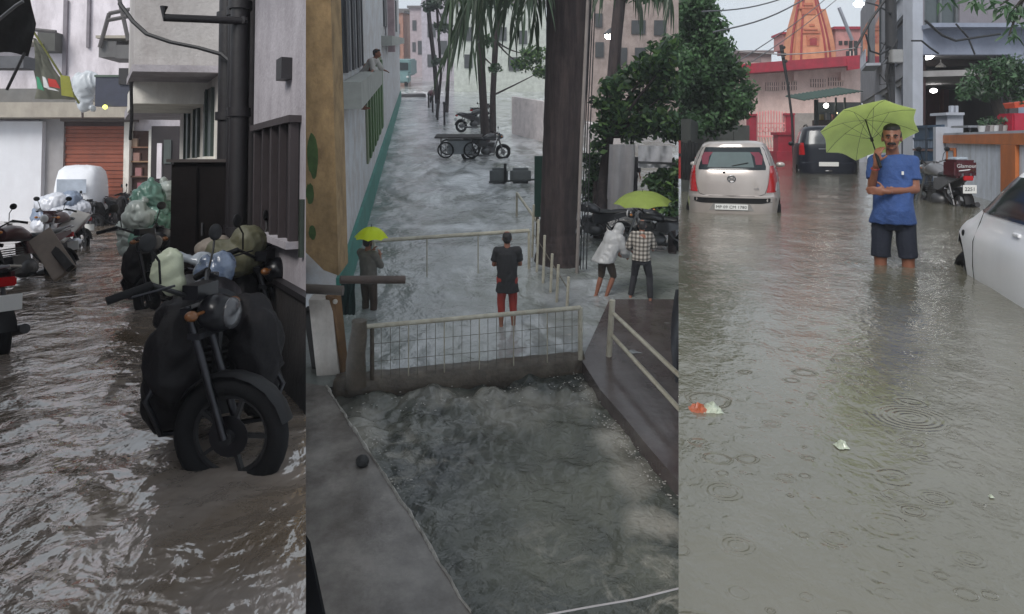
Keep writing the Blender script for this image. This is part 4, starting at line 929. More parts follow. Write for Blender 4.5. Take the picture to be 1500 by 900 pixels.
    MB().wall(wp(.3, 2.2), wp(ln, 2.2), WZ() - .2, 1.86, .2).build('recess_wall', M('recess_dark', (.05, .04, .045), .8), t, world=True)
    MB().wall(wp(.3, 1.1), wp(ln, 1.1), 1.7, 1.86, 2.2).build('floor_slab', M('ceiling_grey', (0, 0, 0)), t, world=True)
    for s, w_ in ((1.2, .25), (4.4, .4), (9, .35), (17.2, .5)): MB().wall(wp(s, .05), wp(s + w_, .05), WZ() - .2, 1.75, .35).build('pillar', wht if s != 1.2 else dkb, t, world=True)
    for s0, s1, z0, z1 in ((4.0, 5.2, 3.6, 5.2), (8, 9.6, 2.9, 5.4), (13, 15.5, 3.5, 5.2)):
        wn = MB().wall(wp(s0, -.06), wp(s1, -.06), z0, z1, .05).build('window', glass('window_dark'), t, world=True)
    lat = MB().wall(wp(.9, -.07), wp(3.3, -.07), 3.5, 5.0, .04).build('window', M('lattice_back', (.12, .14, .15), .5), t, world=True)
    inv = t.matrix_basis.inverted()
    for k in range(9):
        q = MB().wall(wp(.95 + k * .28, -.1), wp(1.03 + k * .28, -.1), 3.45, 5.0, .04); q.v = [inv @ v for v in q.v]; q.build('bar', wht, lat)
    for k in range(3):
        q = MB().wall(wp(.9, -.13), wp(3.3, -.13), 3.5 + k * .6, 3.6 + k * .6, .04); q.v = [inv @ v for v in q.v]; q.build('bar', wht, lat)
    MB().wall(wp(7.6, -.3), wp(9.9, -.3), 2.75, 2.85, .5).build('window_sill', wht, t, world=True)
    q = MB(); a = wp(7.6, -.55); b = wp(9.9, -.55)
    for k in range(8): p_ = a.lerp(b, k / 7); q.tube([(p_.x, p_.y, 2.85), (p_.x, p_.y, 3.35)], .02, 5)
    q.tube([(a.x, a.y, 3.35), (b.x, b.y, 3.35)], .025, 5).build('window_railing', wht, t, world=True)
    p_ = wp(3.2, .9); MB().ell((p_.x, p_.y, 1.5), (.1, .1, .07), 12, 8).build('ceiling_lamp', M('lamp_glow', (0, 0, 0)), t, True, world=True)
    p_ = wp(17.5, -.4); MB().seg((p_.x, p_.y, 5.0), (p_.x - .8, p_.y - .3, 6.6), .12, .12).build('lamp_bracket', wht, t, world=True)
    MB().box((at(1258, 6, 30).x, 30, zt(6, 30)), (.4, .25, .25)).build('flood_lamp', M('flood_glow', (1, 1, .98), emit=5), t, world=True, bevel=.08)
    MB().wall(wp(4.5, -.18), wp(4.75, -.18), .75, 1.15, .12).build('meter_box', M('meter_grey', (.12, .13, .13), .5), t, world=True)
house()
def pole3():
    D = 17; b = at(1306, 270, D); t = thing('utility_pole', 'thick dark pole with a grey box and tangled cables behind the man', 'pole', (b.x, D, WZ()))
    mb = MB().tube([(b.x - .04, D, 6), (b.x - .01, D, 1.9)], [.105, .125], 14); mb.tube([(b.x, D, 1.9), (b.x, D, WZ() - .5)], [.07, .08], 12).build('pole', M('pole_dark', (.025, .025, .028), .7), t, True, world=True)
    q = at(1312, 83, D - .2); MB().box(q, (.26, .2, .3)).build('junction_box', M('box_grey', (.28, .28, .28), .6), t, world=True, bevel=.02)
    for k in range(6):
        a = at(1300 + random.uniform(-4, 4), 60 + k * 12, D - .12); c_ = [a + Vector((random.uniform(-.2, .2), random.uniform(-.05, .0), random.uniform(-.3, .3))) for _ in range(5)]
        MB().tube([a] + c_, .012, 5).build('cable_tangle', wire_black, t, world=True)
    MB().tube([at(1302, 85, D - .12), at(1298, 110, D - .1), at(1303, 140, D - .1), at(1305, 180, D - .1)], .03, 6).build('cable_bundle', wire_black, t, True, world=True)
pole3()
# blue gate, yard wall with orange trim
steel_blue = M('gate_blue', L(78, 104, 132, .6), .5, var=.15, dirt=L(50, 60, 75), dirt_amt=.4)
def blue_gate():
    t = thing('metal_gate', 'blue metal gate with a double row of bars beside the orange-trimmed wall', 'gate', (10.2, 18.3, WZ()))
    A, B_ = Vector((10.3, 19.2)), Vector((10.22, 17.75)); z1 = .36; inv = t.matrix_basis.inverted()
    for i in range(2):
        a = A.lerp(B_, i * .5 + .01); b = A.lerp(B_, i * .5 + .49)
        l = MB().wall(a, b, WZ() - .3, z1, .03).build('gate_leaf', steel_blue, t, world=True)
        for k in range(9):
            p = a.lerp(b, (k + .5) / 9)
            for (zz0, zz1, m) in ((-.2, .0, M('bar_pale', L(135, 150, 170, .7), .5)), (-.62, -.32, steel_blue)):
                q = MB().tube([(p.x - .04, p.y, zz0), (p.x - .04, p.y, zz1)], .012, 5).ell((p.x - .04, p.y, zz1), (.018, .018, .035), 6, 5)
                q.v = [inv @ v for v in q.v]; q.build('bar', m, l)
        for zz in (z1 - .04, .03, -.25, -.7):
            q = MB().seg((a.x - .05, a.y, zz), (b.x - .05, b.y, zz), .03, .05); q.v = [inv @ v for v in q.v]; q.build('rail', M('rail_tan', L(130, 105, 100, .7), .6) if zz == -.25 else steel_blue, l)
    p = A.lerp(B_, .5); MB().box((p.x - .05, p.y, -.4), (.05, .09, 1.5)).build('gate_stile', M('stile_dark', (.04, .055, .08), .5), t, world=True)
blue_gate()
def yard_wall():
    t = thing('boundary_wall', 'pale grey yard wall with orange painted coping and corner strip', 'wall', (9.3, 15, WZ()))
    A, B_ = Vector((10.26, 17.7)), Vector((8.05, 11.4)); O = M('orange_trim', L(212, 122, 62, .75), .6, dirt=L(120, 80, 60), dirt_amt=.35)
    gw = M('yard_wall_grey', L(222, 228, 240, .88), .8, dirt=L(150, 150, 152), dirt_amt=.6, dirt_s=(2.5, 2.5, .3))
    MB().wall(A, B_, WZ() - .4, .1, .2).build('wall', gw, t, world=True)
    P = lambda D: A + (B_ - A) * ((A.y - D) / (A.y - B_.y))
    n = Vector((-.944, .33)) * .13
    MB().wall(P(17.5) + n, P(11.5) + n, -.08, .105, .06).build('trim_strip', O, t, world=True); MB().wall(A, B_, .1, .15, .3).build('coping', wht, t, world=True)
    MB().wall(P(12.9) + n * 1.02, P(12.1) + n * 1.02, WZ() - .4, -.083, .055).build('corner_strip', O, t, world=True)
    MB().wall(P(17.65) + n, P(17.35) + n, WZ() - .4, .3, .35).build('gate_pier', wht, t, world=True)
    for (d0, d1, z0, z1) in ((17.1, 16.3, -.24, -.18), (17.1, 16.3, -.66, -.6), (17.1, 17.0, -.6, -.24), (16.4, 16.3, -.6, -.24)): MB().wall(P(d0) + n, P(d1) + n, z0, z1, .04).build('nameplate_frame', O, t, world=True)
    MB().wall(P(16.98) + n * .9, P(16.42) + n * .9, -.6, -.24, .03).build('nameplate', wht, t, world=True)
yard_wall()
bark = M('bark', (.03, .024, .02), .9, bump=.8, bs=18, var=.4)
leaf_d = M('leaf_dark', (.05, .105, .045), .45, var=.35, island=.45, transl=.25, bump=0, vs=1.2)
leaf_m = M('leaf_mid', (.085, .17, .07), .45, var=.35, island=.45, transl=.3, bump=0, vs=1.2)
leaf_g = M('leaf_grey', (.1, .135, .1), .45, var=.3, island=.5, transl=.25, bump=0, vs=2)
def yard_tree():
    D = 16.2; b = at(1478, 196, D); t = thing('small_tree', 'small dark-leaved tree with a leaning trunk in the yard behind the orange-trimmed wall', 'tree', (b.x, D, WZ()))
    mb = MB(); limb(mb, (b.x + .05, D, WZ()), at(1472, 180, D), .15, .14, .02); limb(mb, at(1472, 181, D), at(1455, 140, D), .14, .1, .05)
    for e in ((1430, 110), (1450, 100), (1475, 105), (1490, 120), (1415, 125)): limb(mb, at(1456, 143, D), at(*e, D + random.uniform(-.4, .4)), .07, .02, .1)
    mb.build('trunk', bark, t, True, world=True)
    cl = []
    for px, py, r in ((1422, 128, .3), (1440, 110, .38), (1458, 100, .36), (1478, 100, .4), (1495, 110, .45), (1445, 135, .3), (1485, 128, .35), (1412, 138, .2), (1465, 120, .38), (1500, 140, .3)): cl.append((at(px, py, D + random.uniform(-.3, .4)), (r, r, r * .8)))
    m1 = MB(); leaves(m1, cl, 2300, .13, 2.6); m1.build('crown', leaf_d, t, world=True)
    m2 = MB(); leaves(m2, [(c_ - Vector((0, .15, -.03)), (r[0] * .9, r[1], r[2] * .9)) for c_, r in cl[:7]], 260, .12, 2.4); m2.build('crown', leaf_g, t, world=True)
yard_tree()
def big_tree():
    D = 21; b = at(1010, 265, D); t = thing('large_tree', 'large leafy green tree overhanging the left side of the temple street', 'tree', (b.x, D + 1, WZ()))
    rnd = random.Random(4); mb = MB(); base = Vector((b.x - .5, D + 1, WZ() - .4)); fork = Vector((b.x - .4, D + 1, 1.2)); limb(mb, base, fork, .3, .24, .03)
    cl = []
    for px, py, r in ((1000, 15, .9), (1022, 12, .5), (1005, 60, 1.), (1035, 50, .6), (1052, 78, .5), (1010, 105, 1.), (1045, 108, .75), (1070, 112, .5), (1088, 138, .4), (1010, 150, .9), (1050, 145, .75), (1080, 160, .42), (1000, 190, .6), (1035, 180, .6), (1065, 180, .4), (1060, 92, .35), (1020, 35, .5), (1092, 158, .25), (1040, 30, .3), (985, 80, 1.2), (1044, 70, .3)):
        c_ = at(px, py, D + rnd.uniform(-1, 1.2)); cl.append((c_, (r, r * 1.1, r * .8))); limb(mb, fork, c_, .09, .02, .1, rnd=rnd)
    mb.build('trunk', bark, t, True, world=True)
    m1 = MB(); leaves(m1, cl, 15000, .17, 2.0, rnd, .25); m1.build('crown', leaf_d, t, world=True)
    m1 = MB(); leaves(m1, [(c_ + Vector((0, -.35, .15)), (r[0] * .95, r[1], r[2] * .85)) for c_, r in cl], 6500, .16, 2.0, rnd, .25); m1.build('crown', leaf_m, t, world=True)
big_tree()
def mango_branch():
    D = 8.5; t = thing('tree_branch', 'overhanging branch of long drooping leaves at the top right corner', 'branch', tuple(at(1500, -20, D)))
    rnd = random.Random(9); mb = MB(); ends = ((1465, 8), (1480, 18), (1492, 10), (1450, 2), (1380, 0), (1425, 2), (1478, 52), (1490, 35)); root = at(1520, -40, D)
    for e in ends: limb(mb, root, at(*e, D), .03, .008, .06, rnd=rnd)
    mb.build('twig', bark, t, True, world=True)
    inv = t.matrix_basis.inverted()
    for e, n in zip(ends, (14, 14, 12, 8, 6, 8, 9, 12)):
        c_ = at(*e, D)
        for k in range(n):
            d = Vector((rnd.uniform(-.8, .8), rnd.uniform(-.6, .6), rnd.uniform(-1.1, .1))).normalized(); p = c_ + Vector((rnd.uniform(-.05, .05), rnd.uniform(-.1, .1), rnd.uniform(-.04, .04))); l = rnd.uniform(.11, .19); a, bb, _ = frame_of(d); q = rnd.uniform(0, 6.28); w = (a * math.cos(q) + bb * math.sin(q)) * l * .13; s = Vector((0, 0, -.18 * l))
            vs = [p, p + d * l * .3 + w, p + d * l * .3 - w, p + d * l * .65 + w * .9 + s * .4, p + d * l * .65 - w * .9 + s * .4, p + d * l + s]
            MB().add([inv @ v for v in vs], [(0, 1, 2), (1, 3, 4, 2), (3, 5, 4)]).build('leaf', leaf_d, t)
mango_branch()
def yard_things():
    D = 15.5
    t = thing('table', 'grey table with clutter standing behind the yard wall', 'table', (at(1437, 196, D).x, D, WZ()))
    MB().pbox(1418, 184, 1452, 187, D, .6).build('table_top', M('table_grey', (.2, .21, .23), .5), t, world=True)
    for px in (1420, 1449): MB().pbox(px, 187, px + 2, 270, D + .1, .05).build('leg', dull_metal, t, world=True)
    t = thing('storage_tank', 'pale grey water tank block behind the gate pier', 'tank', (at(1400, 196, 18.2).x, 18.2, WZ()))
    MB().pbox(1388, 168, 1411, 260, 18.2, .5).build('tank', wht, t, world=True); MB().pbox(1386, 165, 1413, 169, 18.1, .7).build('lid', wht, t, world=True)
    for k in range(2): MB().pbox(1393 + k * 7, 155, 1397 + k * 7, 166, 18.4, .1).build('pot', wht, t, world=True)
    t = thing('awning', 'small orange awning at the right edge behind the yard tree', 'awning', (at(1490, 150, 18).x, 18, .8))
    MB().seg(at(1470, 156, 18), at(1520, 150, 18), .8, .12).build('canvas', M('orange_canvas', L(215, 80, 45, .7), .7), t, world=True)
    MB().tube([at(1473, 158, 18), at(1473, 250, 18)], .03, 6).build('pole', dull_metal, t, world=True)
    o = MB().pbox(1484, 166, 1510, 250, 14.4, .5).build('red_panel', redp, None, bevel=.03); tag(o, 'red panel standing at the right end behind the yard wall', 'panel')
    t = thing('flower_pots', 'cluster of pale pots and plants on the yard ledge by the trunk', 'pots', (at(1452, 190, 14.8).x, 14.8, .15))
    rnd = random.Random(3)
    for k in range(6):
        q = at(1438 + k * 6.5, 190 - rnd.uniform(0, 4), 14.6); MB().lathe([(.05, -.08), (.075, .06)], q, 10).build('pot', M('pot_%d' % (k % 3), ((.5, .5, .5), (.12, .1, .1), (.3, .28, .27))[k % 3], .7), t, True, world=True)
        m_ = MB(); leaves(m_, [(q + Vector((0, 0, .14)), (.1, .1, .1))], 26, .09, 2.4, rnd); m_.build('foliage', leaf_g if k % 2 else leaf_d, t, world=True)
yard_things()
# coloured boards at the left edge
def boards():
    cols = (L(150, 35, 35), L(200, 180, 150, .8), L(60, 30, 30), L(170, 60, 60), L(30, 30, 32), L(120, 130, 90, .8))
    for k, c_ in enumerate(cols):
        px = 993 + k * 5.0; D = 14.5 + k * .35
        t = thing('upright_board', ('narrow dark red board leaning at the left edge of the temple street', 'cream upright board beside the dark red one at the left edge', 'brown upright board third from the left edge before the wall', 'pinkish red upright board in the middle of the leaning row', 'black upright board near the silver car', 'olive upright board closest to the silver car')[k], 'board', (at(px, 270, D).x, D, WZ()), 0, 'row of narrow upright boards beside the silver car')
        MB().pbox(px, 206 + (k % 3) * 2, px + 4.3, 262 + k, D, .05).build('board', M('board_%d' % k, c_, .7, var=.4, vs=6, dirt=(.05, .04, .04)), t, world=True)
        MB().pbox(px + .3, 225 + k, px + 4.1, 229 + k, D - .02, .02).build('batten', M('board_%d' % ((k + 1) % 6), (0, 0, 0)), t, world=True)
boards()
def cable(label, pts, D0, D1, r=.015, sag=.0, m=wire_black):
    pts3 = []; n = len(pts) - 1
    for i, (px, py) in enumerate(pts): pts3.append(at(px, py, D0 + (D1 - D0) * i / n))
    out = [];
    for a, b in zip(pts3, pts3[1:]):
        for k in range(8): q = a.lerp(b, k / 8); q.z -= sag * math.sin(math.pi * k / 8); out.append(q)
    out.append(pts3[-1]); o = MB().tube(out, r, 6).build('cable', m, None, True); return tag(o, label, 'cable')
wg = M('wire_grey', (.12, .12, .13), .6, bump=0)
cable('cable crossing the sky high above the big tree', [(1028, 17), (1150, -3)], 18, 22, .02, .1, wg)
cable('second thick cable sloping down left from above the spire', [(1045, 47), (1180, -2)], 18, 24, .022, .15, wg)
cable('long thin cable sloping across the spire towards the leaning pole', [(1078, 92), (1215, -6)], 20, 30, .015, .1, wg)
cable('thin cable running from the big tree up past the spire niche', [(1090, 98), (1232, -6)], 22, 30, .014, .1, wg)
cable('nearly level pale cable crossing in front of the spire base', [(1040, 68), (1150, 80), (1262, 69)], 24, 26, .022, .05, M('wire_pale', (.45, .42, .42), .6))
cable('slack cable drooping across the first-floor beam of the blue-white house', [(1355, 30), (1380, 52), (1400, 60), (1425, 56), (1465, 50)], 17, 17, .028, .0)
cable('cable hanging from the pillar to the porch lamp', [(1335, 60), (1350, 60), (1362, 70), (1375, 79)], 18, 18, .022, 0)
cable('thin cable drooping from the window down to the porch beam', [(1400, 35), (1418, 55), (1428, 80)], 17.5, 17.5, .02, 0)
cable('looped cable on the wing wall left of the dark pole', [(1268, 50), (1275, 75), (1290, 80), (1302, 72)], 16.5, 16.8, .02, 0)
cable('cable rising from the dark pole to the upper left of the wing', [(1306, 20), (1285, 8), (1270, 4)], 16.8, 18, .02, 0)
cable('black cable on the left edge of the wing wall', [(1254, 70), (1262, 55), (1275, 30), (1300, -5)], 17, 17, .03, 0)

o = MB().wall((3.75, 16.2), (11.6, 43), WZ() - .3, .45, .2).build('side_wall', MATS['mossy_wall']); tag(o, 'long dark mossy side wall behind the upright boards under the big tree', 'wall')
# =================================================================== THE STREET SEEN FROM ABOVE (middle)
PLACE = 2
w2 = water('street_floodwater', L(172, 176, 178, .74), L(130, 136, 128, .66), foam=.85, foam_col=L(235, 238, 242, .95), fs=.55, fstretch=(1, .5, 1), frange=(.5, .75), fmask=.12, rough=.1, ior=1.7, calm=.5, bright=[(gr(690, 262).x, gr(690, 262).y, 2.2, 3.8, .95), (gr(640, 333).x, gr(640, 333).y, 2.4, .45, .5), (gr(760, 200).x, gr(760, 200).y, 2.5, 6, .7), (gr(600, 150).x, gr(600, 150).y, 3., 12, .4), (-6, 52, 14, 26, .62)],  # bright: pale sky reflection and far sheen painted into the colour, with some foam
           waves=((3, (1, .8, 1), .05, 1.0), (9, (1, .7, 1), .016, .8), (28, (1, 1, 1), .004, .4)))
w2b = water('channel_floodwater', L(106, 108, 96, .72), L(62, 68, 66, .68), foam=.8, foam_col=L(175, 170, 158), fs=2.2, fstretch=(1, 1, 1), frange=(.5, .72), fmask=.45, rough=.12, ior=1.6, calm=.4, bright=[(gr(x, y).x, gr(x, y).y, rx_, ry_, st_) for x, y, rx_, ry_, st_ in ((868, 560, .22, .5, .55), (900, 620, .22, .45, .6), (935, 680, .25, .4, .55), (975, 745, .35, .3, .6), (700, 566, 2.0, .35, .4), (535, 620, .4, .6, .5), (740, 590, .5, .5, .35))],
            waves=((4, (1, 1, 1), .03, 1.5), (12, (1, 1, 1), .01, 1), (34, (1, 1, 1), .003, .4)))
def poly_slab(name, pts, z, th, mat, label=None, kind='structure', cat=None):
    n = len(pts); v = [Vector((p.x, p.y, z)) for p in pts] + [Vector((p.x, p.y, z - th)) for p in pts]
    mb = MB().add(v, [tuple(range(n)), tuple(range(2 * n - 1, n - 1, -1))] + [(i, i + n, (i + 1) % n + n, (i + 1) % n) for i in range(n)])
    o = mb.build(name, mat); o['kind'] = kind
    return o
def disp2(x, D):
    a = min(1, max(0, (D - 10) / 6)); s = 1 if D < 30 else 30 / D
    return (.05 * noise.noise(Vector((x * .9, D * .8, 0))) + .03 * noise.noise(Vector((x * 3, D * 2.2, 4)))) * s + (.06 * math.exp(-((D - 16.5 + .15 * x) / .5) ** 2))
g1, g2 = gr(500, 562), gr(856, 526)
def weirD(x): return g1.y + (g2.y - g1.y) * (x - g1.x) / (g2.x - g1.x)
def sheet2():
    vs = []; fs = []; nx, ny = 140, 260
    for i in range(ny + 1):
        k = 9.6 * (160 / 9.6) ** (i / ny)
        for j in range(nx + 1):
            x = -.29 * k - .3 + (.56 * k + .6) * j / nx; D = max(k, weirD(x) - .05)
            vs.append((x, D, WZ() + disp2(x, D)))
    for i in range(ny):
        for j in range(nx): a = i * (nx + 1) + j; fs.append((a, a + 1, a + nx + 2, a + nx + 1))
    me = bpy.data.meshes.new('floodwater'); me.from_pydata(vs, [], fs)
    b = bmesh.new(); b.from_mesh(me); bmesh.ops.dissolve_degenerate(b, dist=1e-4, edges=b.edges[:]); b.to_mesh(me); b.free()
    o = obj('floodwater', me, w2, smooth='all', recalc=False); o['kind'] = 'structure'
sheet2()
def dispc(x, D):
    t_ = max(0, 1 - abs(D - weirD(x)) / 3.0)
    return (.03 + .09 * t_) * noise.noise(Vector((x * 2.2, D * 2.2, 9))) + (.02 + .05 * t_) * noise.noise(Vector((x * 6, D * 6, 2)))
grid_sheet('channel_floodwater', w2b, lambda D: (-.3 * D - .5, .26 * D + .5), 3.0, 12.0, 150, 170, WZ() - .17, dispc)
grid_sheet('ground', M('wet_ground', (0, 0, 0)), lambda D: (-.6 * D, .4 * D), 2.5, 900, 6, 12, WZ() - .8)
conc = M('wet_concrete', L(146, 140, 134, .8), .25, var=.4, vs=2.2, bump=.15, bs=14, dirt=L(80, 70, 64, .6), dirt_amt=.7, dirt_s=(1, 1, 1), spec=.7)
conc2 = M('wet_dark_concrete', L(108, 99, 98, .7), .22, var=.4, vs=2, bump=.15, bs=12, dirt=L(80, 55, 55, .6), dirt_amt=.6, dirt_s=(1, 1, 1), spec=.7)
rust = M('rust_brown', L(112, 102, 88, .62), .5, var=.55, vs=7, bump=.5, dirt=L(60, 36, 26, .6), dirt_s=(4, 4, 4))
foamm = M('foam', L(205, 200, 192, .8), .5, var=.4, vs=20, bump=.8, bs=60)
zl = WZ() + .02
curb = [gr(x, y, zl) for x, y in ((478, 566), (520, 632), (565, 700), (618, 780), (655, 845), (694, 905), (720, 960))]
o = poly_slab('walkway', [gr(440, 560, zl), gr(300, 560, zl), gr(300, 960, zl)] + curb[::-1], zl, .6, conc)
rw = [gr(x, y, zl) for x, y in ((852, 528), (880, 572), (912, 608), (950, 655), (1000, 712), (1060, 800))]
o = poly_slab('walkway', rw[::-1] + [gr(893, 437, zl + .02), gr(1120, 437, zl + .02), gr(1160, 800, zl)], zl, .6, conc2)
def edge_foam(name, pts, w0, seed):
    rnd = random.Random(seed); vs = []; fs = []; mb = MB(); L_ = []
    for a, b in zip(pts, pts[1:]):
        n = max(2, int((b - a).length / .05))
        for k in range(n): L_.append(a.lerp(b, k / n))
    rows = []
    for i, p in enumerate(L_):
        q = L_[min(i + 1, len(L_) - 1)] - L_[max(i - 1, 0)]; n = Vector((-q.y, q.x, 0)).normalized()
        w = w0 * max(.25, .6 + 1.6 * noise.noise(Vector((i * .13, seed, 0))) + .8 * noise.noise(Vector((i * .5, seed, 3)))); o = n * noise.noise(Vector((i * .2, 0, seed))) * w0
        h = .02 + .02 * rnd.random()
        rows.append([p + o - n * w + Vector((0, 0, -.01)), p + o - n * w * .4 + Vector((0, 0, h)), p + o + n * w * .5 + Vector((0, 0, h * .8)), p + o + n * w + Vector((0, 0, -.01))])
    o = MB().loft(rows, False, False).build(name, foamm, None, 'all'); o['kind'] = 'stuff'; return tag(o, None, None)
o = edge_foam('foam', curb[:-1], .02, 3); tag(o, 'thin white foam line along the left kerb of the channel', 'foam')
def froth(pts, n, spread, r, seed, label, zo):
    rnd = random.Random(seed); mb = MB()
    for _ in range(n):
        i = rnd.randrange(len(pts) - 1); p = pts[i].lerp(pts[i + 1], rnd.random()); a = noise.noise(Vector((p.x * 2.5, p.y * 2.5, seed)))
        if a < -.08: continue
        q = p + Vector((rnd.gauss(0, spread), rnd.gauss(0, spread), 0)); q.z = zo; s = r * rnd.uniform(.3, 1.2)
        mb.ell(q, (s * rnd.uniform(.8, 1.8), s * rnd.uniform(.6, 1.4), s * .22), 7, 4, Matrix.Rotation(rnd.uniform(0, 3), 3, 'Z'))
    o = mb.build('foam', foamm, None, True); o['kind'] = 'stuff'; return tag(o, label, 'foam')
froth([p - Vector((.1, 0, 0)) for p in rw[:-1]], 260, .07, .011, 8, 'broken brownish foam along the right kerb of the channel', zl - .16)
froth([gr(520, 600, zl), gr(560, 660, zl), gr(600, 720, zl)], 120, .12, .01, 4, 'foam specks just inside the left kerb of the channel', zl - .165)
froth([gr(520, 575, zl), gr(680, 562, zl), gr(840, 548, zl)], 220, .16, .011, 5, 'froth line where the water falls over the threshold', zl - .165)
# threshold wall under the gate
def weir():
    a = Vector((g1.x - .1, g1.y, 0)); b = Vector((g2.x, g2.y, 0)); rows = []
    for k in range(41):
        p = a.lerp(b, k / 40); j = .03 * noise.noise(Vector((k * .4, 1, 0))); z = WZ()
        rows.append([(p.x, p.y - .12 + j, z - .5), (p.x, p.y - .10 + j, z + .0), (p.x, p.y - .04, z + .05 + j), (p.x, p.y + .16, z + .06 + j), (p.x, p.y + .22, z - .4)])
    o = MB().loft([[Vector(q) for q in r] for r in rows], True).build('threshold_wall', rust, None, 'all')
    tag(o, 'low brown threshold wall under the white gate where water spills over', 'wall')
weir()
# ---- left building
MW = M('mural_wall', L(214, 216, 220, .85), .8, var=.12, dirt=L(150, 128, 110), dirt_amt=.5, dirt_s=(1, 1, 1), bump=.2)
teal = M('teal_band', L(58, 150, 136, .7), .6, var=.15, dirt=L(40, 80, 74), dirt_amt=.4)
wallX = lambda D: -3.25 - .125 * (D - 14.6)
wv = lambda D, off=0: Vector((wallX(D) + off, D + off * .125))
def left_building():
    t = thing('building', 'long white building with teal base band and faded mural on the left side', 'building', (wallX(14), 14, WZ()))
    MB().wall(wv(12.2, -.3), wv(60, -.3), WZ() - .3, 6.5, .6).build('wall', MW, t, world=True)
    MB().wall(wv(12.2, .03), wv(60, .03), WZ() - .3, WZ() + .75, .08).build('base_band', teal, t, world=True)
    inv = t.matrix_basis.inverted()
    dkw = M('slat_dark', L(62, 62, 66, .6), .6)
    w = MB().wall(wv(14.2, .02), wv(18.6, .02), -.6, 3.5, .06).build('window', M('window_shade', (.06, .065, .07), .4), t, world=True)
    for k in range(7):
        q = MB().wall(wv(14.2 + k * .68, .08), wv(14.45 + k * .68, .08), -.6, 3.5, .05); q.v = [inv @ v for v in q.v]; q.build('bar', M('bar_grey', L(150, 150, 155, .6), .6) if k % 2 else dkw, w)
    MB().wall(wv(13.8, .2), wv(22, .2), -1.25, -.75, .35).build('ledge', M('ledge_pale', L(190, 192, 186, .7), .8, var=.2), t, world=True)
    for k, D in enumerate((20.4, 21.6, 22.8, 24.0, 25.6, 27.4)):
        MB().wall(wv(D, .06), wv(D + .5 + k * .07, .06), -3.2, -.7, .1).build('shutter_slat', M('green_slat', L(80, 120, 62, .7), .6, var=.3), t, world=True)
    MB().wall(wv(20, .03), wv(28.6, .03), -3.3, -.6, .05).build('shutter_back', M('slat_pale', L(150, 160, 130, .7), .7), t, world=True)
    MB().wall(wv(30, .2), wv(58, .2), -.2, .2, .45).build('ledge', M('ledge_pale', (0, 0, 0)), t, world=True)
    for D in (32, 37, 43, 50): MB().wall(wv(D, .03), wv(D + 2.2, .03), .6, 2.6, .08).build('window', M('window_shade', (0, 0, 0)), t, world=True)
    MB().wall(wv(34, .25), wv(35, .25), -.5, 6, .3).build('drain_pillar', M('pink_pillar', L(205, 180, 185, .75), .8), t, world=True)
left_building()
def near_column():
    D = 10.0; t = thing('corner_column', 'ochre corner column with green stains above a white lower post at the left', 'column', (at(470, 560, D).x, D, WZ()))
    och = M('ochre_plaster', L(172, 143, 102, .8), .85, var=.3, vs=3, dirt=L(120, 96, 66, .7), dirt_amt=.8, dirt_s=(2.5, 2.5, 1.6), bump=.3)
    a = [at(430, -80, D), at(482, -80, D), at(496, 404, D), at(474, 396, D), at(430, 352, D)]
    mb = MB(); n = 5; v = a + [p + Vector((0, .6, 0)) for p in a]
    mb.add(v, [(4, 3, 2, 1, 0), (5, 6, 7, 8, 9)] + [(i, (i + 1) % n, (i + 1) % n + n, i + n) for i in range(n)]); mb.build('upper_column', och, t, world=True)
    gm = M('green_stain', L(70, 98, 50, .7), .85, var=.5, vs=6)
    for (x0, y0, x1, y1) in ((450, 195, 466, 262), (448, 268, 460, 300), (452, 330, 463, 352)):
        c_ = at((x0 + x1) / 2, (y0 + y1) / 2, D - .003); rx = (x1 - x0) / 2 * D / F; rz_ = (y1 - y0) / 2 * D / F
        v = [c_] + [c_ + Vector((rx * math.cos(q) * (1 + .25 * noise.noise(Vector((q * 2, x0, 0)))), 0, rz_ * math.sin(q) * (1 + .3 * noise.noise(Vector((q * 2, 5, y0)))))) for q in [6.283 * k / 18 for k in range(18)]]
        MB().add(v, [(0, k + 1, (k + 1) % 18 + 1) for k in range(18)]).build('paint_patch', gm, t, world=True)
    b = [at(452, 440, D + .1), at(486, 440, D + .1), at(497, 560, D + .1), at(468, 590, D + .1)]; v = b + [p + Vector((0, .3, 0)) for p in b]
    MB().add(v, [(3, 2, 1, 0), (4, 5, 6, 7)] + [(i, (i + 1) % 4, (i + 1) % 4 + 4, i + 4) for i in range(4)]).build('lower_post', M('post_white', L(215, 208, 200, .8), .7, dirt=L(110, 80, 60), dirt_amt=.5), t, world=True)
    MB().seg(at(488, 432, D + .15), at(503, 575, D + .3), .16, .14).build('timber_post', M('timber', L(150, 112, 70, .6), .8, var=.4, dirt=L(80, 50, 40)), t, world=True)
    MB().seg(at(452, 452, D + .4), at(470, 572, D + .4), .2, .1).build('back_frame', M('back_dark', L(45, 42, 40, .6), .8), t, world=True)
    MB().ell(at(491, 442, D + .02), .035, 12, 8).build('bulb', steel_white, t, True, world=True)
near_column()
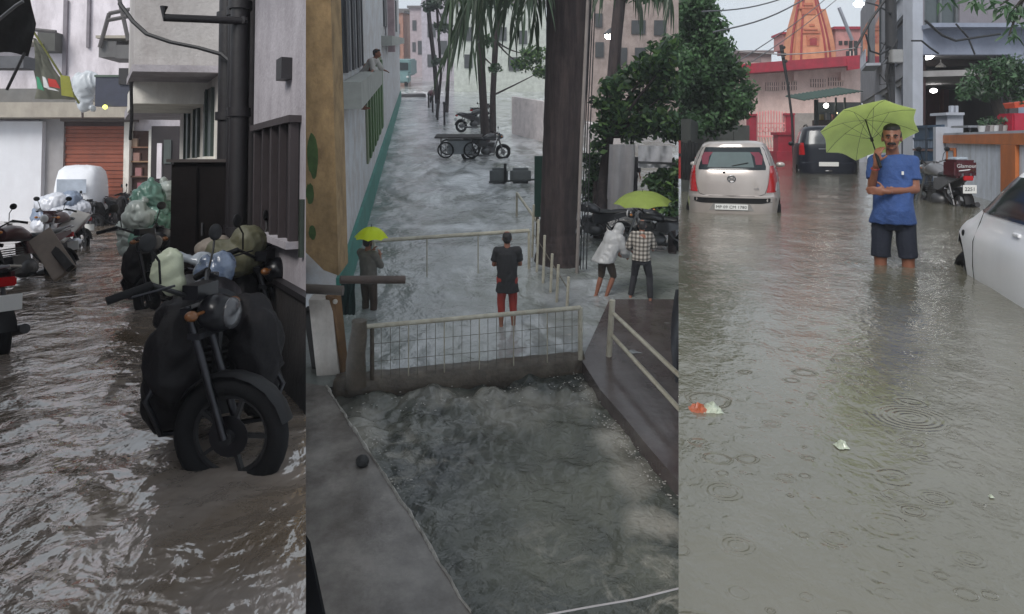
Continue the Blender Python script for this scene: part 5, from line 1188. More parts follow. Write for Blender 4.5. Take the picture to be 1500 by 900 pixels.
def pipes():
    D = 9.6
    o = MB().tube([at(498, 410, D + .2), at(593, 410, D + .5)], .055, 14).build('pipe', M('pipe_brown', L(92, 76, 68, .7), .6, var=.3), None, True); tag(o, 'thick brown pipe sticking out horizontally from the ochre column', 'pipe')
    o = MB().tube([at(430, 422, D), at(503, 426, D)], .065, 14).build('pipe', M('pipe_grey', L(105, 95, 88, .7), .6, var=.3), None, True); tag(o, 'grey pipe crossing under the ochre column at the left edge', 'pipe')
    t = thing('hanging_cloth', 'dark teal cloth hanging below the brown pipe next to the white post', 'cloth', tuple(at(512, 412, 10.4)))
    rows = []
    for i in range(9):
        y = 405 + i * 7; rows.append([at(499 + j * 2.6 + .6 * math.sin(i + j), y + (j % 2), 10.4 + .05 * math.sin(j * 1.9 + i * .3)) for j in range(9)])
    back = [[p + Vector((0, .02, 0)) for p in r] for r in rows]
    MB().loft(rows, False, False).loft(back, False, False).build('cloth', M('teal_dark', L(30, 60, 56, .7), .8), t, 'all', world=True)
    t = thing('gate_post', 'rust brown eroded gate post at the left end of the threshold', 'post', tuple(gr(524, 560)))
    D = g1.y - .1; mb = MB(); rings = []
    for k in range(9):
        py = 470 + k * 12; c_ = at(526 - k * .8, py, D); r = .1 + .02 * noise.noise(Vector((k, 0, 0))) + k * .006; rings.append([c_ + Vector((r * math.cos(q) * (1 + .1 * math.sin(3 * q + k)), r * math.sin(q), 0)) for q in [6.283 * m / 12 for m in range(12)]])
    mb.loft(rings).build('post', rust, t, True, world=True)
pipes()
# ---- the mesh gate and the rails
cream = M('cream_rail', L(205, 200, 182, .75), .45, var=.2, dirt=L(120, 100, 76), dirt_amt=.5, dirt_s=(5, 5, 5))
thin = M('thin_wire', L(120, 114, 100, .6), .6)
def mesh_gate():
    t = thing('mesh_gate', 'low white-topped mesh gate across the flooded street in the foreground', 'gate', tuple(gr(700, 545)))
    A0, A1 = gr(545, 556, WZ() + .04), gr(850, 527, WZ() + .04); T0, T1 = at(545, 478, A0.y), at(850, 451, A1.y)
    MB().tube([T0 - (T1 - T0) * .05, T1], .034, 12).build('top_rail', cream, t, True, world=True)
    MB().tube([T1, A1], .034, 12).build('post', cream, t, True, world=True); MB().tube([T0, A0], .03, 12).build('post', rust, t, True, world=True)
    for k in range(1, 24):
        u = k / 24; a = A0.lerp(A1, u); b = T0.lerp(T1, u); MB().tube([a, b], .004 if k % 4 else .009, 5).build('bar', thin if k % 4 else cream, t, world=True)
    for k in (1, 2):
        u = k / 3; MB().tube([A0.lerp(T0, u), A1.lerp(T1, u)], .0035, 5).build('cross_wire', thin, t, world=True)
mesh_gate()
def rail_fence():
    t = thing('handrail', 'white two-bar handrail running down the right walkway', 'handrail', tuple(gr(893, 520)))
    P = gr(892, 522, zl); Dp = P.y; Q = gr(1012, 720, zl)
    MB().tube([P, at(897, 440, Dp)], .045, 12).build('post', cream, t, True, world=True)
    MB().tube([at(899, 460, Dp - .02), at(1012, 566, 8.2)], .03, 10).build('rail', cream, t, True, world=True)
    MB().tube([at(897, 492, Dp - .02), at(1012, 618, 8.2)], .03, 10).build('rail', cream, t, True, world=True)
    MB().tube([Q, at(1012, 560, Q.y)], .045, 12).build('post', cream, t, True, world=True)
    t = thing('street_rail', 'farther white rail across the street beyond the man in black', 'rail', tuple(gr(660, 405)))
    A0, A1 = gr(548, 412), gr(775, 395); T0, T1 = at(548, 353, A0.y), at(775, 338, A1.y)
    MB().tube([T0, T1], .04, 10).build('top_rail', cream, t, True, world=True)
    for u in (0, .33, .66, 1): MB().tube([A0.lerp(A1, u), T0.lerp(T1, u)], .012 if 0 < u < 1 else .03, 8).build('post', cream, t, True, world=True)
    t = thing('picket_fence', 'row of thin white pickets along the right side of the flooded street', 'fence', tuple(gr(815, 430)))
    for (x, y0, y1) in ((787, 322, 400), (796, 345, 416), (807, 372, 428), (816, 388, 442), (831, 406, 448), (780, 300, 380)):
        g_ = gr(x - 1, y1); MB().tube([g_ - Vector((0, 0, .2)), at(x + 2, y0, g_.y)], .026, 8).build('picket', cream, t, True, world=True)
    a_, b_ = gr(780, 380), gr(831, 448); MB().tube([at(783, 345, a_.y), at(833, 425, b_.y)], .012, 6).build('wire', thin, t, world=True)
    o = MB().tube([at(757, 283, 20), at(792, 332, 16.5)], .035, 8).build('slanting_rail', cream, None, True); tag(o, 'slanting white rail behind the pickets left of the big trunk', 'rail')
    o = MB().tube([at(757, 283, 20), gr(757, 318)], .03, 8).build('rail_post', cream, None, True); tag(o, 'thin white post holding the upper end of the slanting rail', 'post')
rail_fence()
# ---- palm and big trunk
palm_bark = M('palm_bark', L(62, 50, 52, .5), .85, var=.4, vs=2.5, bump=.5, bs=9, dirt=L(108, 92, 88, .6), dirt_amt=.6, dirt_s=(5, 5, .5))
frond_m = M('frond_green', (.04, .068, .036), .5, var=.3, island=.3, transl=.1, bump=0)
def frond(t, p0, p1, droop, leaf_l, rnd, n=30):
    """arching rachis; long thin leaflets hang from it in two or three bends"""
    mid = p0.lerp(p1, .5) + Vector((0, 0, droop)); pts = []
    for k in range(15):
        u = k / 14; pts.append(p0 * (1 - u) ** 2 + mid * 2 * u * (1 - u) + p1 * u * u)
    mb = MB().tube(pts, [.03 * (1 - k / 18) for k in range(15)], 5); lean = Vector((rnd.uniform(-.25, .25), 0, 0))
    for k in range(n):
        u = .25 + .75 * (k + .5) / n; i = min(13, int(u * 14)); p = pts[i].lerp(pts[i + 1], u * 14 - i); d = (pts[i + 1] - pts[i]).normalized()
        s = d.cross(Vector((0, 0, 1))); s = s.normalized() if s.length > .05 else Vector((1, 0, 0))
        for sg in (-1, 1):
            l = leaf_l * rnd.uniform(.75, 1.25) * (1.1 - .45 * u); dr = (s * sg * rnd.uniform(.2, .5) + d * rnd.uniform(.2, .6) + Vector((0, 0, -.35)) + lean).normalized(); q = p.copy(); w = Vector((rnd.uniform(.6, 1), rnd.uniform(-.6, .6), 0)).normalized() * rnd.uniform(.016, .03); ring_ = [(q - w * .4, q + w * .4)]
            for st in range(4):
                dr = (dr + Vector((0, 0, -.45)) + lean * .3).normalized(); q = q + dr * l / 4; ww = w * (1, .9, .6, .08)[st]; ring_.append((q - ww, q + ww))
            vs = [v for r in ring_ for v in r]; mb.add(vs, [(2 * i_, 2 * i_ + 1, 2 * i_ + 3, 2 * i_ + 2) for i_ in range(4)])
    mb.v = [t.matrix_basis.inverted() @ v for v in mb.v]
    return mb.build('frond', frond_m, t)
def big_trunk():
    b = gr(816, 383); D = b.y; t = thing('palm_tree', 'massive dark palm trunk with long fronds hanging from the top of the frame', 'tree', tuple(b))
    pts = []; rr = []
    for py, px, w in ((-260, 838, 62), (-60, 834, 64), (60, 832, 64), (180, 826, 60), (280, 820, 56), (340, 817, 54), (368, 816, 62), (392, 816, 78)):
        pts.append(at(px, py, D)); rr.append(w / 2 * D / F)
    # ringed surface
    P = []; Rr = []
    for i in range(len(pts) - 1):
        for k in range(10):
            P.append(pts[i].lerp(pts[i + 1], k / 10)); Rr.append((rr[i] + (rr[i + 1] - rr[i]) * k / 10) * (1 + .008 * math.sin(len(P) * 1.7) + .025 * noise.noise(Vector((len(P) * .7, 0, 0)))))
    P.append(pts[-1]); Rr.append(rr[-1]); MB().tube(P, Rr, 22).build('trunk', palm_bark, t, True, world=True)
    rnd = random.Random(2); root = at(838, -330, D)
    for (x, y, dD, dr, l) in ((662, 60, -2.5, .5, 1.5), (676, 30, -2.2, .8, 1.5), (690, 70, -1.6, .7, 1.4), (658, 0, -2.8, .5, 1.5), (668, -30, -2, .9, 1.3), (700, 10, -1, .9, 1.2), (684, -10, 0, .8, 1.5), (735, 20, -1, .8, 1.3), (752, 40, 1, .8, 1.3), (768, 20, -1.5, .8, 1.3), (782, 40, 1.0, .7, 1.2), (730, -40, .5, .9, 1.2), (760, -20, -1.5, .9, 1.2), (795, -20, -1, .9, 1.2), (880, -10, -1, .8, .9), (905, -30, 1, .8, .9), (940, 10, 0, .8, 1.0), (955, -20, -1.6, .9, 1.1), (985, 0, -1, .8, 1.1), (972, -40, .5, .8, 1.1)):
        st = root + Vector((rnd.uniform(-.1, .1), rnd.uniform(-.2, .2), 0)) if x < 830 else at(880, -160, D)
        frond(t, st, at(x, y, D + dD), dr, l, rnd)
big_trunk()
def misc_posts():
    t = thing('utility_pole', 'pale thin pole with cables right beside the big palm trunk', 'pole', tuple(gr(846, 400)))
    D = gr(846, 400).y; MB().tube([gr(845, 400), at(852, 200, D), at(864, -60, D)], .035, 8).build('pole', M('pole_pale', L(165, 155, 150, .6), .6), t, True, world=True)
    for dx in (5, 9, 14): MB().tube([at(845 + dx, 395, D + .1), at(853 + dx * .8, 200, D + .1), at(866 + dx * .6, -60, D + .1)], .012, 5).build('cable', wire_black, t, world=True)
    t = thing('notice_board', 'dark green board fixed at the left side of the big palm trunk', 'board', tuple(at(793, 275, 16.9)))
    MB().pbox(783, 229, 801, 318, 16.9, .06).build('panel', M('board_green', L(32, 72, 60, .7), .5, var=.3), t, world=True); MB().pbox(785, 318, 789, 398, 16.9, .05).build('leg', rust, t, world=True)
    t = thing('road_barrier', 'low grey barrier of two rounded panels with a black post in the flooded street', 'barrier', tuple(gr(748, 269)))
    g_ = gr(748, 269); D = g_.y; gm = M('barrier_grey', L(128, 134, 136, .6), .6, var=.25)
    for x0, x1 in ((717, 744), (747, 778)):
        a = at(x0, 247, D); b = at(x1, 266, D); MB().bx(a.x, b.x, D, D + .25, b.z - .1, a.z).build('panel', gm, t, world=True, bevel=.09)
    MB().pbox(738, 240, 742, 268, D - .1, .08).build('post', black_plastic, t, world=True); MB().seg(at(716, 267, D - .05), at(785, 263, D - .05), .08, .05).build('base_bar', M('barrier_dark', (.05, .055, .055), .6), t, world=True)
misc_posts()
def handcart():
    g_ = gr(672, 234); D = g_.y; t = thing('handcart', 'flat four-wheeled handcart parked in the grey flooded street', 'cart', tuple(g_))
    wood = M('cart_wood', L(78, 74, 74, .6), .8, var=.3); a = at(638, 199, D); b = at(706, 203, D)
    for k in range(5): MB().bx(a.x, b.x, D - .45 + k * .2, D - .27 + k * .2, a.z - .06, a.z).build('plank', wood, t, world=True)
    for x in (654, 692):
        for dy in (-.4, .45):
            c_ = at(x, 218, D) + Vector((0, dy, 0)); w = MB().torus(c_, .3, .03, (0, 1, 0), 20, 6).build('wheel', rubber, t, True, world=True)
            for k in range(8):
                q = MB().tube([c_, c_ + Vector((math.cos(k * .785) * .3, 0, math.sin(k * .785) * .3))], .01, 4); q.v = [t.matrix_basis.inverted() @ v for v in q.v]; q.build('spoke', dull_metal, w)
    for x in (645, 700): MB().pbox(x, 202, x + 2, 228, D, .06).build('leg', wood, t, world=True)
    MB().bx(at(655, 0, D).x, at(690, 0, D).x, D - .35, D + .3, at(0, 224, D).z, at(0, 205, D).z).build('box', M('cart_box', L(160, 165, 170, .6), .7), t, world=True)
handcart()
# bikes parked on the right
dk_paint = M('dark_paint', (.02, .02, .024), .3, coat=.5, bump=0)
b0 = motorcycle('small grey motorcycle parked beyond the handcart by the double tree trunk', tuple(gr(694, 193)), -1.0, dk_paint, sc=1.15, group='motorcycles parked along the upper street')
g_ = gr(712, 232); dup(b0, (g_.x, g_.y, WZ() - .1), -1.3, 'grey motorcycle parked against the right end of the handcart', sc=1.1)
g_ = gr(706, 180); dup(b0, (g_.x, g_.y, WZ() - .1), -.6, 'grey motorcycle nearest to the double trunk on its far side', sc=1.15)
g_ = gr(872, 352); dup(b0, (g_.x, g_.y, WZ() - .1), 1.2, 'dark motorcycle parked under the tree behind the person in the raincoat', sc=1)
g_ = gr(962, 368); dup(b0, (g_.x, g_.y, WZ() - .1), 1.3, 'dark motorcycle standing below the pale green parasol at the right', sc=1.05)
g_ = gr(985, 352); dup(b0, (g_.x, g_.y, WZ() - .1), 1.7, 'dark motorcycle half hidden at the right edge under the shrubs', sc=1.0)
# ---- people
tee_b = M('black_tshirt', (.018, .018, .02), .85, var=.2, bump=.4, bs=40); red_s = M('red_shorts', L(165, 55, 45, .75), .8, var=.2, bump=.3, bs=40)
g_ = gr(743, 476); face_away = math.pi
person('person in black t-shirt and red shorts seen from behind, wading beyond the mesh gate', (g_.x, g_.y, WZ() - .08), math.pi + .05, dict(elL=(-.225, -.06, 1.13), wrL=(-.13, -.24, 1.08), elR=(.225, -.06, 1.13), wrR=(.13, -.24, 1.08), head=(0, -.03, 1.585)), tee_b, red_s, H=1.66, voxel=.014, sleeve=.7, hem=.68, leg_len=.55)
coat_m = M('raincoat_clear', L(200, 200, 200, .8), .35, var=.15, bump=.5, bs=15, transl=.2); trous = M('dark_trousers', (.02, .02, .024), .85, var=.2); brown_tr = M('brown_trousers', L(80, 66, 54, .6), .85)
g_ = gr(886, 432)
person('person in a pale hooded raincoat bending forward as they wade past the trunk', (g_.x, g_.y, WZ() - .1), 2.1, dict(chest=(0, -.16, 1.18), neck=(0, -.27, 1.35), head=(0, -.37, 1.43), shL=(-.17, -.22, 1.3), shR=(.17, -.22, 1.3), elL=(-.22, -.3, 1.05), elR=(.22, -.3, 1.05), wrL=(-.16, -.42, .9), wrR=(.16, -.42, .9), knL=(-.1, -.14, .52), anL=(-.1, .05, .1), knR=(.1, .02, .5), anR=(.1, .15, .1)), None, brown_tr, H=1.55, hood=coat_m, leg_len=.1)
plaid = bpy.data.materials.new('plaid_shirt'); plaid.use_nodes = True
def mk_plaid():
    t = plaid.node_tree; N = t.nodes; K = t.links; g = N.new('ShaderNodeTexCoord'); prev = None
    for d, s in (('X', 8), ('Z', 8)):
        w = N.new('ShaderNodeTexWave'); w.wave_type = 'BANDS'; w.bands_direction = d; w.inputs['Scale'].default_value = s / 2; K.new(g.outputs['Object'], w.inputs['Vector'])
        r = N.new('ShaderNodeMath'); r.operation = 'GREATER_THAN'; r.inputs[1].default_value = .55; K.new(w.outputs['Fac'], r.inputs[0])
        if prev is None: prev = r.outputs[0]
        else:
            a = N.new('ShaderNodeMath'); a.operation = 'ADD'; K.new(prev, a.inputs[0]); K.new(r.outputs[0], a.inputs[1]); prev = a.outputs[0]
    cr = N.new('ShaderNodeValToRGB'); cr.color_ramp.elements[0].color = (.4, .37, .33, 1); cr.color_ramp.elements[1].color = (.06, .055, .05, 1)
    e = cr.color_ramp.elements.new(.5); e.color = (.17, .15, .13, 1); dv = N.new('ShaderNodeMath'); dv.operation = 'MULTIPLY'; dv.inputs[1].default_value = .5; K.new(prev, dv.inputs[0]); K.new(dv.outputs[0], cr.inputs[0])
    K.new(cr.outputs[0], N['Principled BSDF'].inputs['Base Color']); N['Principled BSDF'].inputs['Roughness'].default_value = .9
mk_plaid()
g_ = gr(938, 437)
person('person in plaid shirt and black trousers mid-stride seen from behind', (g_.x, g_.y, WZ() - .05), math.pi - .2, dict(chest=(0, -.07, 1.2), neck=(0, -.13, 1.4), head=(0, -.2, 1.5), shL=(-.17, -.1, 1.34), shR=(.17, -.1, 1.34), elL=(-.24, -.16, 1.1), elR=(.26, -.05, 1.1), wrL=(-.24, -.34, 1.0), wrR=(.2, -.25, .95), hiL=(-.09, 0, .88), knL=(-.17, -.05, .5), anL=(-.2, .12, .09), knR=(.13, -.12, .5), anR=(.2, -.02, .08)), plaid, trous, H=1.55, sleeve=1.6, hem=.86, leg_len=.95)
g_ = gr(541, 452); um_person = person('person in grey clothes half hidden under a neon yellow umbrella by the teal wall', (g_.x, g_.y, WZ() - .3), 2.6, dict(elR=(.2, -.12, 1.15), wrR=(.1, -.22, 1.35), elL=(-.2, -.12, 1.15), wrL=(-.1, -.22, 1.3)), M('grey_shirt', L(128, 124, 116, .6), .85), brown_tr, H=1.6, leg_len=.9, sleeve=1.3)
neon = M('umbrella_neon', L(225, 240, 30, .95), .5, var=.08, bump=0, transl=.45)
hx = at(543, 400, g_.y - .1); hb = at(544, 333, g_.y - .05)
umbrella('neon yellow umbrella held low beside the teal wall band', hx, hb - hx, .3, .19, neon, 8, (hb - hx).length)
g_ = gr(925, 300); person('dark clothed person standing far under the trees before the pale tent', (g_.x, g_.y, WZ()), .3, {}, M('dark_shirt', (.04, .04, .045), .85), trous, H=1.62, leg_len=.95, sleeve=1.5, voxel=.022)
p_ = at(541, 78, 18.8); person('person in pale shirt leaning out of the white building above the green shutters', (wallX(18.8) + .05, 18.8, p_.z - 1.42), 1.4, dict(chest=(0, -.2, 1.15), neck=(0, -.32, 1.33), head=(0, -.4, 1.45), shL=(-.17, -.3, 1.28), shR=(.17, -.3, 1.28), elL=(-.3, -.4, 1.05), elR=(.3, -.4, 1.05), wrL=(-.5, -.42, 1.0), wrR=(.45, -.45, 1.0)), M('pale_shirt', L(210, 205, 200, .75), .85), trous, H=1.65, leg_len=.9, sleeve=1.3, voxel=.02)
lg_um = M('umbrella_pale_green', L(175, 195, 95, .75), .6, transl=.4, bump=0)
hx = gr(943, 385); hb = at(941, 281, hx.y); umbrella('wide pale green parasol standing under the trees at the right', hx, hb - hx, .62, .24, lg_um, 8, (hb - hx).length)
# ---- trees at right
leaf_y = M('leaf_bright', (.12, .22, .06), .45, var=.35, island=.4, transl=.35, bump=0, vs=1.5)
def trees2():
    rnd = random.Random(12)
    def tree(label, base, trunk_pts, cl, n, size, mats, D, r0=.16):
        t = thing('tree', label, 'tree', tuple(base)); mb = MB(); mb.tube([base] + trunk_pts, [r0] + [r0 * .8] * len(trunk_pts), 10)
        for c_, r in cl: limb(mb, trunk_pts[-1] if len(trunk_pts) < 3 else min(trunk_pts, key=lambda q: (q - c_).length), c_, .05, .012, .08, rnd=rnd)
        mb.build('trunk', palm_bark, t, True, world=True)
        for m_, k in mats: q = MB(); leaves(q, cl, int(n * k), size, 2.0, rnd, .2); q.build('crown', m_, t, world=True)
    D = 19; A = lambda x, y, r, d=0: (at(x, y, D + d), (r, r, r * .75))
    tree('broad-leaved dark green tree filling the right side above the parasol', gr(878, 350), [at(884, 260, D), at(892, 200, D)],
         [A(900, 128, .45), A(925, 112, .5, .5), A(955, 100, .6), A(985, 80, .7, -.5), A(985, 130, .7), A(945, 150, .6, .5), A(905, 165, .55), A(885, 190, .4), A(925, 190, .5), A(965, 180, .6, -.5), A(990, 185, .6), A(880, 150, .3), A(880, 215, .3)], 5200, .2, ((leaf_d, .7), (leaf_y, .3)), D)
    D = 17.5; tree('low leafy shrub tree at the right edge above the parked motorcycles', gr(985, 375), [at(984, 320, D)],
         [A(958, 268, .3), A(975, 268, .45), A(990, 250, .4), A(965, 290, .35), A(988, 300, .5, -.3)  , A(975, 330, .3)], 1900, .16, ((leaf_d, .75), (leaf_y, .25)), D, .1)
    D = 19.5; tree('thin leafy tree left of the tent behind the raincoat person', gr(872, 335), [at(872, 260, D)],
         [A(868, 235, .35), A(872, 255, .3), A(862, 275, .3), A(868, 285, .25), A(864, 300, .25)], 1100, .15, ((leaf_d, .9), (leaf_y, .1)), D, .08)
    D = 30; tree('slender tall trunk leaning right beside the street lamp', gr(893, 235), [at(895, 150, D), at(902, 60, D), at(912, -40, D), at(915, -160, D)], [A(900, -60, 1.2), A(940, -20, 1.)], 1200, .3, ((leaf_d, 1),), D, .3)
    D = 33; tree('double dark tree trunk standing in the flooded road', gr(712, 216), [at(708, 150, D), at(704, 80, D), at(700, -20, D)], [A(700, 0, .9), A(712, 60, .4), A(690, -20, .9), A(725, 100, .35)], 1300, .22, ((leaf_d, .8), (leaf_g, .2)), D, .22)
    D = 36; tree('second dark trunk just right of the double trunk', gr(722, 205), [at(722, 140, D), at(726, 60, D), at(735, -40, D)], [A(740, -10, 1.), A(765, 95, .55), A(782, 80, .7), A(792, 105, .5)], 1500, .24, ((leaf_d, .6), (leaf_y, .4)), D, .18)
    D = 56; tree('bare tall trunk on the kerb of the far street', gr(641, 152), [at(637, 100, D), at(629, 30, D), at(622, -60, D)], [A(640, -30, 1.5)], 500, .4, ((leaf_d, 1),), D, .2)
    D = 50; tree('thin bare trunk next to the bare tall trunk on the far kerb', gr(654, 165), [at(657, 100, D), at(660, 20, D), at(664, -60, D)], [A(668, -20, 1.6)], 500, .4, ((leaf_d, 1),), D, .14)
    D = 46; tree('slim grey tree with drooping twigs over the far parked carts', gr(640, 172), [at(646, 110, D), at(640, 10, D), at(632, -60, D)], [A(650, 40, .6), A(640, 90, .4), A(644, 0, .8), A(628, 10, .5)], 500, .3, ((leaf_g, 1),), D, .1)
trees2()
def far2():
    hz = .8
    def bld(label, x0, y0, x1, D, mat, dep=10, wins=(), roof=None):
        t = thing('building', label, 'building', (at((x0 + x1) / 2, 100, D).x, D, WZ())); a = at(x0, y0, D); b = at(x1, y0, D)
        MB().bx(a.x, b.x, D, D + dep, WZ() - .5, a.z).build('wall', mat, t, world=True)
        MB().bx(a.x - .3, b.x + .3, D - .3, D + dep, a.z, a.z + .3).build('roof_slab', roof or M('slab_far', L(140, 135, 135, .6), .8), t, world=True)
        for (wx0, wy0, wx1, wy1) in wins:
            q = at(wx0, wy0, D); r = at(wx1, wy1, D); MB().bx(q.x, r.x, D - .08, D + .1, r.z, q.z).build('window', M('window_shade', (0, 0, 0)), t, world=True)
    bld('peach house at the far end of the street behind the lit lamp', 562, 19, 590, 105, M('far_peach', L(200, 150, 130, .7), .85), 14, [(568, 40, 575, 62), (579, 35, 586, 50), (579, 62, 586, 80)])
    bld('narrow pale yellow house at the far end of the street', 586, 16, 601, 112, M('far_yellow', L(200, 205, 170, .7), .85), 12, [(590, 30, 596, 44), (590, 55, 596, 70)])
    bld('white house with pink wall right of the yellow house', 600, 12, 622, 98, M('far_pinkwhite', L(205, 190, 195, .7), .85), 12, [(604, 30, 610, 45), (612, 60, 619, 80), (604, 62, 609, 76)])
    bld('tall mauve grey building behind the bare trunks', 616, -60, 668, 88, M('far_mauve', L(198, 190, 200, .8), .85), 14, [(626, 35, 638, 55), (645, 20, 655, 40), (645, 60, 655, 80), (626, 80, 636, 98), (626, -5, 638, 12)])
    bld('pale grey green building behind the hanging fronds', 664, 6, 800, 70, M('far_green', L(208, 214, 206, .8), .85), 12, [(680, 40, 692, 60), (730, 40, 742, 60), (760, 45, 772, 65), (680, 80, 692, 100), (745, 84, 760, 104)])
    bld('brown grey building behind the slender trunk with terraces', 858, -20, 1010, 44, M('far_brown', L(190, 172, 166, .75), .85, dirt=L(85, 75, 72), dirt_amt=.5), 12, [(872, 62, 884, 84), (905, 70, 918, 96), (925, 30, 945, 50), (872, 20, 882, 40), (930, 70, 945, 96), (958, 30, 975, 52)])
    D = 44; 
    for k, y in enumerate((66, 108)): 
        t = None
    o = MB().wall(gr(752, 196), gr(806, 210), WZ(), WZ() + 1.9, .2).build('compound_wall', M('pinkish_wall', L(236, 226, 226, .9), .8)); tag(o, 'pale pinkish compound wall left of the big palm trunk', 'wall')
    o = MB().wall(gr(862, 240), gr(905, 262), WZ(), WZ() + 1.6, .2).build('compound_wall', M('pinkish_wall', (0, 0, 0))); tag(o, 'pale wall stub between the palm trunk and the tent', 'wall')
    t = thing('tent', 'pale canvas tent wall under the trees at the right', 'tent', tuple(gr(920, 320))); D = 18.4; cm = M('tent_canvas', L(228, 222, 222, .85), .85, var=.15, bump=.5, bs=5)
    rows = []
    for i in range(7):
        y = 212 + i * 17; rows.append([at(893 + j * 4.2 - i * .8, y, D + .12 * math.sin(j * 1.4)) for j in range(10)])
    MB().loft(rows, False, False).loft([[p + Vector((0, .03, 0)) for p in r] for r in rows], False, False).build('side_cloth', cm, t, 'all', world=True)
    rows = []
    for i in range(5): rows.append([at(935 + j * 5.5, 214 + i * 8, D - 1 + .1 * math.sin(j * 1.7 + i)) for j in range(10)])
    MB().loft(rows, False, False).loft([[p + Vector((0, .03, 0)) for p in r] for r in rows], False, False).build('front_cloth', M('white_canvas', L(215, 215, 220, .75), .85), t, 'all', world=True)
    MB().seg(at(934, 238, D - 1.1), at(990, 240, D - 1.1), .05, .05).build('cross_pole', dull_metal, t, world=True)
    # lamps
    for lb, x, y, D, r, x2, y2 in (('lit street lamp glowing beside the slender trunk', 893, 53, 32, .2, 905, 30), ('lit street lamp glowing before the peach house', 572, 53, 70, .26, 566, 44)):
        q = at(x, y, D); t = thing('street_lamp', lb, 'lamp', (q.x, q.y, WZ())); MB().tube([(q.x + .5, q.y + .3, WZ()), (q.x + .5, q.y + .3, q.z + .6), (q.x, q.y, q.z + .25)], .06, 8).build('pole', dull_metal, t, True, world=True)
        MB().ell(q, (r, r, r * .7), 14, 10).build('lamp_globe', M('street_glow', (1, .93, .82), emit=50), t, True, world=True); MB().lathe([(.03, .3), (r * 1.3, .1), (r * 1.2, .06)], q, 14).build('lamp_hood', dull_metal, t, True, world=True)
    # far lorry
    g_ = gr(588, 127); D = g_.y; t = thing('lorry', 'pale teal lorry parked at the far end of the flooded street', 'lorry', tuple(g_)); tm = M('lorry_teal', L(130, 165, 168, .65), .5, var=.2)
    MB().pbox(573, 88, 602, 112, D + 1, 5).build('body', tm, t, world=True, bevel=.15); MB().pbox(574, 106, 600, 122, D, 1.2).build('bonnet', tm, t, world=True, bevel=.15)
    MB().pbox(577, 92, 598, 103, D + .92, .1).build('windscreen', car_glass, t, world=True)
    MB().pbox(571, 110, 581, 113, D - .06, .1).build('bumper', black_plastic, t, world=True)
    for x in (576, 594): c_ = at(x + 1, 122, D + .5); MB().torus(c_, .35, .14, (1, 0, 0), 18, 8).build('wheel', rubber, t, True, world=True)
    for x in (576, 597): MB().ell(at(x, 113, D - .05), (.14, .05, .12), 10, 6).build('headlight', white_lens, t, True, world=True)
    o = MB().seg(gr(574, 141, WZ() + .1), gr(622, 140, WZ() + .1), 1.2, .3).build('speed_hump', M('kerb_dark', L(85, 82, 85, .6), .8)); tag(o, 'dark low hump crossing the far street', 'kerb')
    # things parked along the far right kerb
    for k, (x, y) in enumerate(((628, 158), (634, 165), (641, 176), (651, 184))):
        g_ = gr(x, y); t = thing('kerb_post', ('first short dark kerb post counted from the far end', 'second short dark kerb post from the far end', 'third short dark kerb post from the far end', 'nearest of the four short dark kerb posts')[k], 'post', tuple(g_), 0, 'short posts along the far kerb')
        MB().tube([g_, g_ + Vector((0, 0, .9 + .1 * k))], .06, 8).build('post', M('kerb_post_dark', L(70, 62, 66, .6), .7), t, True, world=True); MB().ell(g_ + Vector((0, 0, .95 + .1 * k)), .09, 8, 6).build('cap', M('kerb_post_dark', (0, 0, 0)), t, True, world=True)
    g_ = gr(632, 150); t = thing('parked_scooter', 'tiny maroon scooter at the far right kerb', 'scooter', tuple(g_)); dupm = None
    MB().ell(g_ + Vector((0, 0, .7)), (.3, .7, .25), 12, 8).build('body', M('scooter_maroon', L(110, 45, 60, .7), .4), t, True, world=True)
    for s in (-.6, .6): MB().torus(g_ + Vector((0, s, .25)), .2, .06, (1, 0, 0), 14, 6).build('wheel', rubber, t, True, world=True)
    MB().tube([g_ + Vector((0, .6, .3)), g_ + Vector((0, .5, 1.1)), g_ + Vector((.3, .4, 1.15))], .03, 6).build('handlebar', dull_metal, t, True, world=True)
far2()
# ---- bits near the camera
c = gr(531, 682, zl); o = MB().ell(c + Vector((0, 0, .05)), (.075, .075, .07), 14, 10).build('stone', M('dark_stone', (.02, .02, .02), .6, bump=.6), None, True); tag(o, 'round dark stone lying on the left kerb of the channel', 'stone')
c = gr(602, 562, WZ() - .2); o = MB().ell(c, (.05, .05, .045), 12, 8).build('coconut', M('dark_stone', (0, 0, 0)), None, True); tag(o, 'small dark coconut bobbing just below the threshold wall', 'coconut')
c = gr(850, 857, WZ() - .25); crumple('foam_scrap', 'ragged white plastic scrap floating at the bottom of the channel', (c.x, c.y, WZ() - .27), (.13, .14, .05), ((M('scrap_white', L(200, 195, 185, .8), .5), 'scrap'),), 11, 'scrap')
for k, (x, y) in enumerate(((738, 807), (935, 838), (928, 803), (712, 820))):
    c = gr(x, y, WZ() - .27); crumple('foam_fleck', ('small white fleck below the middle of the channel', 'small white fleck near the lower right foam', 'pale curled fleck by the right kerb foam', 'tiny fleck left of centre low in the channel')[k], (c.x, c.y, WZ() - .29), (.03, .04, .03), ((MATS['scrap_white'], 'scrap'),), 20 + k, 'scrap')
o = MB().tube([at(795, 902, 4.4), at(860, 890, 4.4), at(930, 878, 4.4), at(1010, 858, 4.4)], .006, 6).build('cable', M('wire_pale', (0, 0, 0)), None, True); tag(o, 'thin pale wire crossing the lower right corner above the channel', 'cable')
